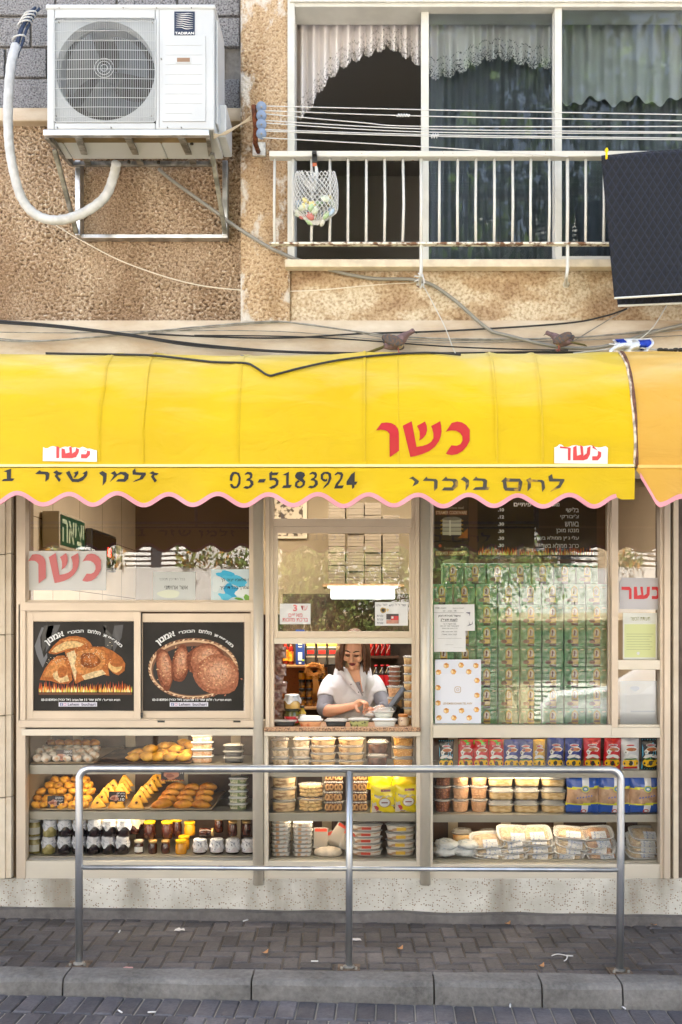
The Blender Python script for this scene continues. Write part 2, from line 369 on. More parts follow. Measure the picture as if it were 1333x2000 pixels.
# herringbone by rows: the plain repeat is a staircase of L pairs
m = M(); tn = []
N = 56
for i in range(-N, N):
    for j in range(-18, 18):
        ox, oy = (i + 2 * j) * a, (i - 2 * j) * a      # lattice vectors (a, a) and (2a, -2a)
        for kind_ in (0, 1):
            if kind_ == 0: cx, cy, w, d = ox + a, oy + a / 2, bb, a
            else: cx, cy, w, d = ox + a / 2, oy + 2 * a, a, bb
            th = radians(1.5); X0, Y0 = cx * cos(th) - cy * sin(th), cx * sin(th) + cy * cos(th) - .52
            if -4.4 < X0 < 4.4 and -.93 < Y0 < .0: brick(m, X0, Y0, w - .007, d - .007, th, M_pav, tn, gz)
o = m.build("sidewalk_pavers"); finish_tint(o, tn); tag(o, kind='structure')
m = M()
m.sheet(lambda u, v: Vector((-9 + 18 * u, -1.0 + 1.3 * v, gz(-9 + 18 * u, 0) - .007)), 30, 4, M_joint)
tag(m.build("sidewalk"), kind='structure')
m = M(); x = -3.9                                  # kerb stones
KX = [-9, -7.9, -6.8, -5.7, -4.8, -3.9] + [X(p, -1.05) for p in (-240, 125, 492, 848, 1058, 1215)] + [2.5, 3.6, 4.6, 5.7, 6.8, 7.9, 9]
for x0, x1 in zip(KX[:-1], KX[1:]):
    n = 14; prof = [(-.93, .0), (-.925, .012), (-1.035, .010), (-1.055, .004), (-1.066, -.012), (-1.07, -.06), (-1.072, -.25)]
    vs = []; fs = []
    for i in range(n + 1):
        xx = x0 + .004 + (x1 - x0 - .008) * i / n
        for (y, z) in prof:
            w_ = noise.noise(Vector((xx * 7, y * 9, z * 7))) * .006
            vs.append((xx, y + w_, gz(xx, 0) + z + w_ * .6))
    for i in range(n):
        for k in range(len(prof) - 1): b_ = i * len(prof) + k; fs.append((b_, b_ + len(prof), b_ + len(prof) + 1, b_ + 1))
    fs.append(tuple(range(len(prof)))); fs.append(tuple(reversed([n * len(prof) + k for k in range(len(prof))])))
    m.add(vs, fs, M_kerb)
tag(m.build("kerb"), kind='structure')
m = M(); tn = []
for r in range(0, 34):                              # the street: soldier course, then staggered rows
    yy = -1.18 - r * .205
    for i in range(-46, 46):
        xx = i * .090 + (r % 2) * .045 + r * .012
        if r < 12: brick(m, xx, yy, .083, .197, radians(-1.5), M_pav2, tn, gz)
o = m.build("street_pavers"); finish_tint(o, tn); tag(o, kind='structure')
m = M(); m.sheet(lambda u, v: Vector((-40 + 80 * u, -30 + 28.95 * v, gz(-40 + 80 * u, -3) - .010)), 40, 20, concrete("pale_bounce_asphalt", "#b5ada2", "#98928a", 14, .004))  # asphalt paled to bounce light onto the shopfront
tag(m.build("street"), kind='structure')
# ================================================================ the building
bld = thing("apartment_building", "old rendered apartment house with a shop below and a sliding window upstairs", "building")
def rough(name, px0, py0, px1, py1, Yf, amp, mt, dens=280, edge=0):      # thrown render: a real uneven surface
    m = M(); ti = []; w_ = X(px1, Yf) - X(px0, Yf); h_ = Z(py0, Yf) - Z(py1, Yf); nu, nv = int(w_ * dens), int(h_ * dens)
    def f(u, v):
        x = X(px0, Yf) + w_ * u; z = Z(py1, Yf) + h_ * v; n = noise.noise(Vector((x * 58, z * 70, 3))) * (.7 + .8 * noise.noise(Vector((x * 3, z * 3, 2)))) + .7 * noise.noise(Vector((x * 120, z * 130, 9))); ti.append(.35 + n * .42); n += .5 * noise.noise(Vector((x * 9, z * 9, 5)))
        e = min(u * w_, (1 - u) * w_, .02) / .02; return Vector((x, Yf - amp * n + (.012 * (1 - e) ** 2 if edge else 0), z))
    m.sheet(f, nu, nv, mt); k_ = len(m.v); m.box(X(px0, Yf), X(px1, Yf), Yf + .03, .35, Z(py1, Yf), Z(py0, Yf), mt)
    if edge: m.box(X(px0, Yf) + .001, X(px1, Yf) - .001, Yf + .012, .34, Z(py1, Yf), Z(py0, Yf), mt)
    o = m.build(name, bld); finish_tint(o, ti + [.5] * (len(m.v) - k_))
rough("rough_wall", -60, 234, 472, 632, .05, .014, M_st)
m = M()
jx = {0: (-260, -60, 108, 228, 346, 470), 1: (-200, 0, 90, 210, 330, 455), 2: (-260, -90, 60, 235, 350, 470), 3: (-200, 10, 92, 230, 340, 440), 4: (-260, -60, 130, 250, 370, 470)}
rows = [(-120, -32, 1), (-29, 29, 0), (34, 90, 2), (94, 150, 3), (154, 211, 0)]
for y0, y1, k in rows:
    xs = jx[k]
    for x0, x1 in zip(xs[:-1], xs[1:]): m.pbox(x0 + 2, y0, x1 - 2, y1, .045 + R.uniform(0, .012), .35, M_blk)
m.build("block_wall", bld, bevel=.006)
m = M(); m.pbox(-300, -160, 472, 240, .075, .33, M_mort); m.build("mortar_backing", bld)
m = M(); m.pbox(-300, 210, 476, 236, -.012, .3, M_pl); m.build("wall_ledge", bld, bevel=.006)
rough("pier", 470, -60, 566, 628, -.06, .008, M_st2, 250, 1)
m = M(); m.pbox(470, -640, 566, -60, -.06, .34, M_st2); m.build("pier_top", bld); m = M(); m.pbox(-300, 234, -60, 632, .05, .35, M_st); m.build("rough_wall_end", bld)
rough("window_apron", 566, 519, 1500, 628, -.03, .004, M_pl2, 150, 1)
m = M(); m.pbox(-300, 625, 1500, 760, -.045, .34, M_pl); m.pbox(-300, 760, 1500, 935, -.0, .34, M_pl); m.build("plaster_band", bld, bevel=.008)
m = M(); m.pbox(566, -640, 1500, -14, -.02, .34, M_st2); m.pbox(-300, -640, 470, -125, .06, .34, M_st2)
m.box(-9, X(-300), .0, .35, .0, Z(-640), M_st2); m.box(X(1500), 9, .0, .35, 0, Z(-640), M_st2); m.build("upper_wall", bld)
m = M(); m.box(-9, 9, 8, 8.3, -.3, 7.5, M_st2); m.box(-9.3, -9, 0, 8.3, -.3, 7.5, M_st2); m.box(9, 9.3, 0, 8.3, -.3, 7.5, M_st2); m.box(-9.3, 9.3, 0, 8.3, 7.5, 7.8, M_st2); m.build("rear_walls", bld)
m = M()
m.pbox(-300, 1716, 1500, 1796, -.035, .3, M_tz); m.build("terrazzo_plinth", bld, bevel=.006)
m = M(); vs = []; fs = []; n = 90
for i in range(n + 1):
    xx = -3.4 + 6.8 * i / n; w1 = noise.noise(Vector((xx * 3, 1, 0))) * .012; w2 = noise.noise(Vector((xx * 4, 5, 0))) * .015
    vs += [(xx, -.03, .028 - .0117 * xx + w1), (xx, -.075 + w2, .022 - .0125 * xx + w1), (xx, -.10 + w2, -.04 - .0125 * xx)]
for i in range(n): fs += [(3 * i, 3 * i + 3, 3 * i + 4, 3 * i + 1), (3 * i + 1, 3 * i + 4, 3 * i + 5, 3 * i + 2)]
m.add(vs, fs, M_foot); m.build("concrete_footing", bld)
m = M()
for k, (y0, y1) in enumerate([(930, 1082), (1084, 1239), (1241, 1397), (1399, 1557), (1559, 1716)]):
    m.pbox(-300, y0, 10, y1, -.06, .3, M_stone); m.pbox(11.5, y0 - 2, 22, y1 - 1, -.05, .3, M_stone)
m.pbox(22, 930, 32, 1716, .0, .3, mat("brown_joint", "#6f5a45", .7)); m.build("stone_cladding", bld, bevel=.002)
m = M(); m.pbox(1316, 930, 1326, 1716, -.045, .3, M_stone); m.pbox(1310, 930, 1316, 1716, -.0, .3, mat("brown_joint"))
m.pbox(1326, 930, 1500, 1730, -.02, .3, concrete("grey_side_pier", "#6f625a", "#4a403a", 20, .003)); m.build("side_pier", bld, bevel=.002)
# the room upstairs and the shop room behind the glass
rm = mat("dark_room_paint", "#b5b0ac", .9); rm2 = mat("shop_wall_tiles", "#c9b394", .55, var=.05, vs=3); rmc = mat("shop_ceiling", (.6, .57, .5), .9)
m = M(); zt, zb = Z(-60), Z(560)
m.box(-1.2, 2.6, 2.6, 2.64, zb, zt, rm); m.box(-1.2, -1.16, .35, 2.6, zb, zt, rm); m.box(2.56, 2.6, .35, 2.6, zb, zt, rm); m.box(-1.2, 2.6, .35, 2.64, zt, zt + .03, rm); m.box(-1.2, 2.6, .35, 2.64, zb - .03, zb, rm)
m.tube([(.30 + .46 * cos(t), 2.57, 4.15 + .38 * sin(t)) for t in [i * pi / 30 for i in range(60)]], .014, mat("room_arch", (.5, .49, .47), .8), 6, closed=True)
m.build("upstairs_room", bld)
m = M()
YB = 3.0; XL = -2.02; XR = 2.1
m.box(XL, XR, YB, YB + .05, 0, 2.9, mat("back_wall", "#5b4536", .8)); m.box(XL - .05, XL, .02, YB, 0, 2.9, rm2); m.box(XR, XR + .05, .02, YB, 0, 2.9, rm2)
m.box(XL, XR, .02, YB, 2.85, 2.9, rmc); m.box(XL, XR, .02, YB, -.05, 0, mat("shop_floor_tiles", "#7a6a5a", .5))
for z in (2.32, 1.9, 1.5): m.box(XL + .0005, XL + .001, .02, YB, z, z + .006, mat("brown_joint"))
for y in (.7, 1.3, 1.9, 2.5): m.box(XL + .0005, XL + .0012, y, y + .006, 0, 2.85, mat("brown_joint"))
m.build("shop_room", bld)
# ---------------------------------------------------------------- upstairs window (part) with frame and panes (sub-parts)
win = bpy.data.objects.new("window", None); S.collection.objects.link(win); win.parent = bld
m = M()
m.pbox(562, -14, 576, 522, -.075, .1, white_frame); m.pbox(576, 3, 1500, 13, -.07, .1, white_frame); m.pbox(566, -14, 1500, 3, -.085, .1, white_frame)
m.pbox(576, 508, 1500, 521, -.06, .1, white_frame); m.build("frame", win, bevel=.003)
m = M(); m.pbox(557, 506, 1500, 521, -.13, -.062, mat("window_sill_stone", "#d6c9b4", .7, var=.12, vs=14)); m.build("sill", win, bevel=.004)
def sash(x0, x1, y0, y1, Y, wl=14, wr=14, g=True):
    f = M(); f.pbox(x0 - wl, y0 - 11, x0, y1 + 9, Y, Y + .035, white_frame); f.pbox(x1, y0 - 11, x1 + wr, y1 + 9, Y, Y + .035, white_frame)
    f.pbox(x0, y0 - 11, x1, y0, Y + .003, Y + .032, white_frame); f.pbox(x0, y1, x1, y1 + 9, Y + .003, Y + .032, white_frame); o = f.build("sash", win, bevel=.002)
    if g: p = M(); p.pbox(x0, y0, x1, y1, Y + .014, Y + .019, glass_up); p.build("pane", win)
sash(838, 1080, 22, 506, -.02, 15, 8); sash(1098, 1340, 15, 500, -.055, 14, 14)
# ================================================================ shopfront
sf = thing("shopfront", "bronze and champagne aluminium shopfront with display cases and a serving hatch", "shopfront")
def fr(name, boxes, mt=alu, bev=.002, par=sf):
    m = M()
    for b in boxes: m.pbox(*b[:4], b[4], b[5], b[6] if len(b) > 6 else mt)
    return m.build(name, par, bevel=bev)
fr("left_frame", [(32, 930, 50, 1716, -.035, .03), (50, 930, 52, 1175, -.01, .03), (52, 1172, 497, 1176, -.012, .03), (40, 1176, 497, 1193, -.04, .03), (36, 1180, 40, 1420, -.035, .03),
    (36, 1407, 497, 1421, -.05, .03), (44, 1193, 52, 1407, -.03, .03), (490, 1193, 497, 1407, -.03, .03), (52, 1190, 490, 1195, -.028, .03), (52, 1404, 490, 1407, -.028, .03),
    (42, 1424, 497, 1437, -.045, .03, alu2), (50, 1682, 497, 1716, -.03, .03, alu2), (487, 930, 497, 1172, -.02, .03), (494, 1437, 497, 1682, -.02, .03, alu2), (50, 1676, 494, 1682, -.0, .03, mat("grey_lip", "#7f7d7a", .4, .5))])
fr("middle_frame", [(519, 930, 527, 1438, -.035, .03), (527, 930, 535, 1421, -.018, .03), (805, 930, 812, 1421, -.018, .03), (812, 930, 820, 1438, -.035, .03), (535, 1013, 805, 1028, -.03, .03),
    (535, 1246, 805, 1257.5, -.012, .03, alu2), (516, 1429, 822, 1438, -.045, .03, alu2), (516, 1438, 524, 1716, -.03, .03, alu2), (814, 1438, 822, 1716, -.03, .03, alu2), (524, 1682, 814, 1716, -.03, .03, alu2)])
fr("right_frame", [(838, 930, 846, 1716, -.035, .03, alu2), (1188, 930, 1195, 1416, -.0, .03), (1195, 930, 1208, 1421, -.04, .03), (1290, 930, 1298, 1716, -.035, .03), (1298, 930, 1310, 1716, -.05, .03),
    (846, 1416, 1195, 1441, -.042, .03, alu2), (1195, 1421, 1290, 1441, -.041, .03, alu2), (1208, 1289, 1290, 1308, -.038, .03, alu2), (1208, 1415, 1290, 1421, -.02, .03, alu2), (846, 1688, 1290, 1716, -.03, .03, alu2)])
for px in (506.5, 830.5):
    m = M(); m.tube([(X(px), -.035, Z(930)), (X(px), -.035, Z(1724))], .029, alu2, 20); m.build("round_mullion", sf)
def pane(name, x0, y0, x1, y1, Y=.012, par=sf, g=glass):
    m = M(); m.add([(X(x0), Y, Z(y1)), (X(x1), Y, Z(y1)), (X(x1), Y, Z(y0)), (X(x0), Y, Z(y0))], [(0, 1, 2, 3)], g); return m.build(name, par)
pane("glass_pane", 50, 930, 490, 1175); pane("glass_pane", 535, 930, 806, 1014); pane("glass_pane", 846, 930, 1190, 1418); pane("glass_pane", 1207, 930, 1292, 1290); pane("glass_pane", 1207, 1307, 1292, 1417)
pane("display_glass", 48, 1437, 495, 1684, g=display_glass); pane("display_glass", 522, 1437, 816, 1684, g=display_glass); pane("display_glass", 844, 1440, 1292, 1690, g=display_glass)
def slider(x0, y0, x1, y1, Y, gl):     # sliding window with its own frame and pane
    o = bpy.data.objects.new("sliding_window", None); S.collection.objects.link(o); o.parent = sf
    m = M(); gx0, gy0, gx1, gy1 = gl
    m.pbox(x0, y0, gx0, y1, Y, Y + .02, alu); m.pbox(gx1, y0, x1, y1, Y, Y + .02, alu); m.pbox(gx0, y0, gx1, gy0, Y + .001, Y + .019, alu); m.pbox(gx0, gy1, gx1, y1, Y + .001, Y + .019, alu)
    m.build("window_frame", o, bevel=.0015); pane("pane", gx0 - 1, gy0 - 1, gx1 + 1, gy1 + 1, Y + .010, o); return o
s1 = slider(52, 1195, 275, 1405, -.022, (65, 1213, 262, 1389)); s2 = slider(272, 1198, 490, 1404, .004, (278, 1215, 478, 1389))
m = M(); m.pbox(274.5, 1196, 278, 1404, .0, .003, alud); m.pbox(275, 1392, 279, 1401, -.026, -.022, black); m.build("window_seal", sf)
m = M(); m.pbox(308, 1407.5, 322, 1411, -.056, -.0505, black); m.build("drain_cover", sf); m = M(); m.pbox(456, 1407.5, 470, 1411, -.056, -.0505, black); m.build("drain_cover", sf)
s3 = slider(535, 1028, 805, 1246, -.006, (543, 1041, 800, 1233))
m = M(); m.pbox(516, 1421, 822, 1429, -.06, .0, M_gran); m.box(X(519), X(820), 0, .36, Z(1429), Z(1421.5), M_gran); m.build("counter_slab", sf, bevel=.003)
# display cases: floor, shelves, side cheeks, back panels
CASE = {'left': (48, 495, (1494, 1512), (1585, 1601), 1674), 'middle': (522, 816, (1501, 1517), (1588, 1604), 1678), 'right': (844, 1292, (1505, 1519), (1591, 1606), 1682)}
casem = mat("case_lining", "#a89a84", .5, var=.05, vs=4); shelfm = mat("shelf_front_aluminium", "#9d9a90", .4, .4)
YC = .50
for k, (x0, x1, s_a, s_b, fl) in CASE.items():
    m = M(); zt = Z(1424); zb = Z(1716)
    m.box(X(x0) - .02, X(x0), .03, YC, zb, zt, casem); m.box(X(x1), X(x1) + .02, .03, YC, zb, zt, casem)
    m.box(X(x0), X(x1), .02, YC, Z(fl) - .02, Z(fl), shelfm)
    if k != 'middle': m.box(X(x0) - .02, X(x1) + .02, .02, YC, zt, zt + .012, casem)
    m.build("display_case", sf)
    m = M(); m.box(X(x0), X(x1), YC, YC + .02, zb, zt, mat("case_back_panel", "#4a3427", .5, var=.3, vs=5))
    nfr = 4
    for i in range(nfr): xx = X(x0) + (X(x1) - X(x0)) * (i + .5) / nfr; m.box(xx - .03, xx + .03, YC - .012, YC, zb, zt, casem)
    m.build("back_panel", sf)
    for a_, b_ in (s_a, s_b):
        m = M(); m.box(X(x0), X(x1), .035, .050, Z(b_, .035), Z(a_, .035), shelfm); m.box(X(x0), X(x1), .050, YC - .02, Z(a_, .035) - .012, Z(a_, .035) - .001, shelfm); m.build("shelf", sf)
def sz(k, row): return (Z(CASE[k][2][0], .035), Z(CASE[k][3][0], .035), Z(CASE[k][4]))[row]
# ================================================================ awnings
A0 = Vector((-1.29, .722)); A1 = Vector((-1.01, 1.304)); A2 = Vector((-.02, 1.42))
def bez(a, b, c, d, t): return a * (1 - t) ** 3 + 3 * b * t * (1 - t) ** 2 + 3 * c * t * t * (1 - t) + d * t ** 3
prof = [bez(A0, A0 + Vector((-.012, .27)), A1 - Vector((.17, .0473)), A1, i / 30) for i in range(31)] + [bez(A1, A1 + Vector((.25, .0695)), A2 - Vector((.4, .03)), A2, i / 12) for i in range(1, 13)]
def pyof(p): return CY - p.y * F0 / (D0 + p.x)
PY = [pyof(p) for p in prof[:31]]
def wr(x, k):         # slack in the cloth: soft diagonal folds, ribs under the vinyl
    w = .016 * noise.noise(Vector((x * 1.6 + k * .05, k * .12, 3))) + .010 * noise.noise(Vector((x * 2.2 + k * .16, k * .22, 9))) + .004 * noise.noise(Vector((x * 9 + k * .4, k * .1, 4)))
    for rx in RIBS: w += .007 * math.exp(-((x - rx) / .018) ** 2) * min(1, k / 8)
    return w * (1 if k > 1 else k)
RIBS = [X(p, -1.2) for p in (200, 290, 462, 712, 965, 1050)]
def awn(x, k, off=0.):   # k runs along the profile (0 = front bar)
    i = min(int(k), len(prof) - 2); f = k - i; p = prof[i].lerp(prof[i + 1], f); d = (prof[i + 1] - prof[i]).normalized(); n = Vector((-d.y, d.x)); q = p + n * (wr(x, k) + off)
    return Vector((x, q.x, q.y + H0))
def kpy(py):
    for i in range(30):
        if PY[i] >= py >= PY[i + 1]: return i + (PY[i] - py) / (PY[i] - PY[i + 1])
    return 0 if py > PY[0] else 30
def onawn(px, py, off=.004):     # a place on the cloth given as seen in the photo
    k = kpy(py); i = min(int(k), 29); y = prof[i].lerp(prof[i + 1], k - i).x; return awn(X(px, y), k, off)
VB = -1.295
def valz(x, t0): return 0
def wave(px, ph=37.0, per=97.6): return cos(2 * pi * (px - ph) / per)
def vbot(px): return 976 + px * .0035 - 11 * wave(px)
def valY(px, v): return VB - .012 * v * sin(px * .035) - .008 * v * noise.noise(Vector((px * .02, v * 2, 0)))
XE = X(1240, -1.29)
aw = thing("awning", "bright yellow vinyl awning with black and red Hebrew lettering and pink scalloped edge", "awning")
m = M(); x0, x1 = -3.6, XE
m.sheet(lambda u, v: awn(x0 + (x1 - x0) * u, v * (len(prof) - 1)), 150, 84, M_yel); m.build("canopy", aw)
m = M()
def vfun(u, v):
    px = -700 + (1240 - -700) * u; b = vbot(px) - 4.5
    if px > 1200: b = vbot(1200) - 4.5 + (975 - (vbot(1200) - 4.5)) * min(1, (px - 1200) / 12)
    py = 914 + (b - 914) * v; y = valY(px, v); return Vector((X(px, -1.29), y, Z(py, -1.29)))
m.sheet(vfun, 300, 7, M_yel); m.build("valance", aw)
m = M(); vs = []; fs = []; n = 300
for i in range(n + 1):
    px = -700 + 1905 * i / n; s_ = 11 * 2 * pi / 97.6 * sin(2 * pi * (px - 37) / 97.6); nx, ny = -s_, 1; l = sqrt(nx * nx + 1); nx /= l; ny /= l; y = valY(px, 1)
    for d, yo in ((-5.5, -.003), (2.9, -.004), (2.9, .004), (-5.5, .003)): vs.append((X(px + nx * d, -1.29), y + yo, Z(vbot(px) + ny * d, -1.29)))
for i in range(n):
    for k in range(4): fs.append((4 * i + k, 4 * i + (k + 1) % 4, 4 * i + 4 + (k + 1) % 4, 4 * i + 4 + k))
fs = [tuple(reversed(f)) for f in fs]; m.add(vs, fs, M_pink); m.build("scalloped_binding", aw)
m = M(); m.box(-3.6, XE - .004, -1.302, -1.275, Z(912, -1.3), Z(906.5, -1.3), mat("cream_piping", "#f0dd9a", .5)); m.build("front_bar", aw, bevel=.003)
m = M(); m.box(-3.6, XE - .004, -1.285, -1.25, Z(917, -1.29), Z(912.5, -1.29), alud); m.build("bar_groove", aw)
m = M()
for rx in [X(p, -1.2) for p in (-350, 200, 462, 712, 965, 1236)]:
    m.tube([Vector((rx, q.x + .015, q.y + H0 - .012)) for q in prof[::3]], .011, steel_old, 6)
m.box(-3.6, XE, -1.27, -1.24, Z(905, -1.27), Z(898, -1.27), steel_old); m.box(-3.6, XE, -.7, -.67, 2.86, 2.89, steel_old); m.build("support_frame", aw)
m = M(); m.tube([awn(XE, k, .002) for k in [i * .8 for i in range(0, 52)]], .006, mat("worn_edge_cord", "#c9b7a2", .8, var=.5, vs=30), 6); m.build("edge_binding", aw)
for px in (205, 288, 470, 712, 776, 965, 1052):
    m = M(); x = X(px, -1.2); ks = [i * .75 for i in range(0, 52)]; vs = []; fs = []
    for k in ks: vs += [awn(x - .006, k, .0012), awn(x + .006, k, .0026), awn(x + .007, k, .0004)]
    for i in range(len(ks) - 1):
        for j in range(2): fs.append((3 * i + j, 3 * i + j + 1, 3 * i + 4 + j, 3 * i + 3 + j))
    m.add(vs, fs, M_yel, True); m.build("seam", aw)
# lettering, outlined glyph by glyph
def glyphs(data, ox, oy, s, mt, fn, name, div=1, mm=None):
    m = mm or M()
    for g in data: m.flat([(ox + x / s, oy + y / s) for x, y in g], fn, mt, div)
    return None if mm else m.build(name, aw)
KSR = [[(90, 195), (155, 100), (210, 92), (270, 100), (320, 128), (350, 170), (360, 220), (363, 430), (252, 508), (248, 235), (225, 205), (190, 188), (140, 185)],
    [(405, 135), (512, 78), (568, 387), (640, 375), (700, 355), (745, 325), (768, 285), (768, 220), (755, 165), (742, 133), (850, 77), (862, 130), (866, 200), (855, 265), (830, 325), (785, 385), (720, 435), (640, 470), (560, 492), (495, 503)],
    [(575, 135), (670, 78), (690, 130), (694, 190), (680, 240), (645, 285), (598, 315), (608, 270), (605, 205), (592, 165)],
    [(915, 202), (985, 100), (1050, 85), (1105, 95), (1155, 125), (1200, 180), (1198, 310), (1165, 375), (1110, 435), (1050, 472), (985, 483), (935, 475), (914, 465), (980, 368), (1045, 372), (1090, 350), (1115, 305), (1112, 255), (1085, 215), (1040, 190), (985, 185), (945, 190)]]
glyphs(KSR, 720, 810, 6.059, red_ink, lambda u, v: onawn(u, v, .004), "lettering", 2)
KSB = [[(-7, 0), (14, 0), (20, 5), (20, 28), (13, 28), (13, 8), (-7, 7)], [(26, 0), (34, 0), (36, 20), (46, 18), (44, 8), (43, 0), (50, 0), (51, 12), (52, 20), (60, 16), (61, 0), (69, 0), (68, 18), (62, 26), (52, 28), (26, 28)], [(74, 0), (88, 0), (96, 6), (96, 22), (88, 28), (74, 28), (74, 21), (86, 21), (88, 18), (88, 10), (85, 7), (74, 7)]]
def torn(x0, y0, x1, y1, lab, seed):
    rr = random.Random(seed); m = M(); n = 22
    top = [(x0 + (x1 - x0) * i / n, y0 + (3 + 4 * abs(sin(i * .5 + seed)) + rr.uniform(-1.5, 1.5)) + (6 * max(0, i / n - .7) * 3)) for i in range(n + 1)]
    m.flat([(x0, y1 - 3 * rr.random()), (x1, y1)] + top[::-1], lambda u, v: onawn(u, v, .0045), paper, 1)
    sc = (x1 - x0 - 26) / 100
    for g in KSB:
        pts = [(x0 + 16 + (gx) * sc, y1 - 38 + gy * 1.12) for gx, gy in g]
        cl = [(a, max(b, y0 + 7 + 3 * sin(a * .21) + (8 if a > x1 - 24 else 0))) for a, b in pts]; m.flat(cl, lambda u, v: onawn(u, v, .0075), red2_ink, 1)
    return m.build("torn_sticker", aw)
torn(85, 868, 190, 902, "", 1); torn(1083, 866, 1187, 906, "", 2)
VT = [[(35, 88), (98, 66), (98, 145), (130, 148), (112, 168), (20, 168), (38, 150), (65, 148), (62, 95)], [(293, 108), (330, 78), (340, 88), (395, 92), (408, 105), (402, 150), (375, 172), (378, 122), (370, 112), (300, 110)],
    [(437, 98), (468, 78), (480, 92), (515, 98), (495, 118), (482, 115), (475, 125), (500, 155), (485, 175), (450, 125), (462, 110)],
    [(540, 98), (570, 82), (598, 148), (640, 150), (680, 128), (692, 112), (675, 105), (712, 82), (718, 95), (712, 125), (680, 160), (640, 175), (590, 172), (565, 140)], [(600, 100), (642, 84), (642, 105), (615, 140), (603, 138), (617, 108)],
    [(812, 100), (840, 85), (875, 105), (870, 170), (843, 207), (845, 130), (820, 112)], [(905, 103), (940, 85), (958, 112), (985, 92), (1030, 95), (1055, 115), (1050, 150), (1025, 175), (950, 172), (970, 152), (1015, 150), (1020, 125), (995, 112), (965, 120), (900, 178), (935, 120)],
    [(1083, 85), (1105, 62), (1112, 95), (1190, 98), (1192, 115), (1165, 152), (1085, 178), (1105, 160), (1140, 145), (1155, 120), (1085, 115)], [(1218, 103), (1250, 85), (1262, 98), (1297, 103), (1280, 120), (1262, 120), (1258, 130), (1280, 162), (1262, 178), (1232, 130), (1245, 112)],
    [(-85, 88), (-22, 66), (-22, 145), (10, 148), (-8, 168), (-100, 168), (-82, 150), (-55, 148), (-58, 95)]]
VL = [[(38, 105), (70, 87), (120, 125), (112, 145), (65, 172), (85, 130), (60, 108)], [(150, 122), (180, 88), (190, 103), (260, 108), (272, 122), (270, 180), (242, 207), (243, 130), (235, 124)],
    [(303, 122), (340, 87), (350, 103), (420, 108), (437, 125), (435, 165), (395, 202), (303, 200), (325, 175), (385, 175), (400, 150), (395, 130), (380, 124)], [(457, 113), (485, 88), (525, 118), (523, 165), (497, 207), (497, 135), (470, 118)],
    [(553, 122), (583, 88), (593, 103), (655, 108), (672, 122), (668, 175), (692, 178), (680, 200), (553, 200), (575, 178), (635, 175), (640, 135), (630, 125)],
    [(785, 130), (825, 92), (830, 103), (940, 105), (930, 130), (828, 130), (835, 178), (925, 178), (945, 205), (820, 203), (805, 180), (800, 133)], [(940, 105), (960, 130), (955, 170), (945, 205), (925, 178), (930, 130)],
    [(990, 115), (1025, 95), (1035, 110), (1120, 115), (1138, 128), (1145, 180), (1122, 213), (1115, 140), (1105, 130), (1030, 130), (1030, 175), (1003, 207), (1005, 135)], [(1170, 88), (1200, 68), (1207, 105), (1300, 110), (1298, 125), (1265, 180), (1185, 212), (1215, 185), (1255, 155), (1262, 130), (1178, 128)]]
DG = [  # 03-5183924, brush digits
    [(45, 185), (50, 135), (70, 108), (100, 103), (132, 115), (147, 160), (143, 215), (118, 252), (85, 262), (60, 250), (47, 220), (68, 215), (82, 238), (105, 238), (122, 205), (126, 155), (112, 126), (88, 124), (72, 150), (68, 190)],
    [(182, 125), (210, 104), (245, 108), (257, 128), (252, 158), (235, 172), (262, 190), (265, 222), (240, 250), (205, 262), (167, 252), (190, 235), (220, 238), (238, 215), (230, 190), (195, 185), (205, 168), (228, 158), (235, 138), (215, 125), (190, 132)],
    [(320, 172), (382, 170), (365, 203), (303, 203)], [(412, 118), (436, 98), (444, 112), (502, 110), (485, 135), (437, 137), (437, 158), (478, 162), (500, 188), (495, 225), (465, 252), (430, 263), (408, 252), (440, 235), (470, 222), (475, 198), (455, 182), (415, 185)],
    [(535, 135), (596, 104), (594, 228), (625, 228), (608, 256), (530, 256), (545, 232), (570, 230), (570, 140)],
    [(652, 140), (670, 110), (705, 103), (738, 115), (745, 140), (725, 168), (748, 195), (742, 232), (712, 256), (675, 260), (650, 240), (655, 205), (682, 182), (700, 196), (676, 212), (675, 235), (700, 243), (722, 225), (722, 205), (675, 176), (655, 160)], [(676, 176), (680, 128), (705, 122), (722, 135), (712, 158), (696, 150), (703, 136), (690, 134), (688, 158), (725, 180), (715, 192)],
    [(782, 125), (810, 104), (845, 108), (857, 128), (852, 158), (835, 172), (862, 190), (865, 222), (840, 250), (805, 262), (770, 252), (790, 235), (820, 238), (838, 215), (830, 190), (795, 185), (805, 168), (828, 158), (835, 138), (815, 125), (790, 132)],
    [(912, 192), (890, 170), (890, 130), (915, 108), (955, 103), (985, 120), (990, 165), (965, 220), (910, 264), (925, 235), (955, 200), (966, 160), (958, 128), (930, 122), (912, 140), (914, 168), (938, 176), (950, 165), (950, 190), (930, 198)],
    [(1018, 130), (1045, 105), (1085, 108), (1100, 130), (1092, 165), (1055, 220), (1048, 230), (1105, 228), (1090, 256), (1013, 258), (1030, 215), (1070, 165), (1075, 135), (1050, 125), (1025, 138)],
    [(1130, 195), (1175, 125), (1208, 104), (1205, 195), (1232, 196), (1218, 222), (1205, 225), (1203, 245), (1182, 263), (1180, 224), (1128, 225)]]
DG[-1] = [(1130, 195), (1175, 125), (1208, 104), (1205, 195), (1232, 196), (1218, 222), (1205, 225), (1203, 245), (1182, 263), (1180, 224), (1128, 225)]
m = M()
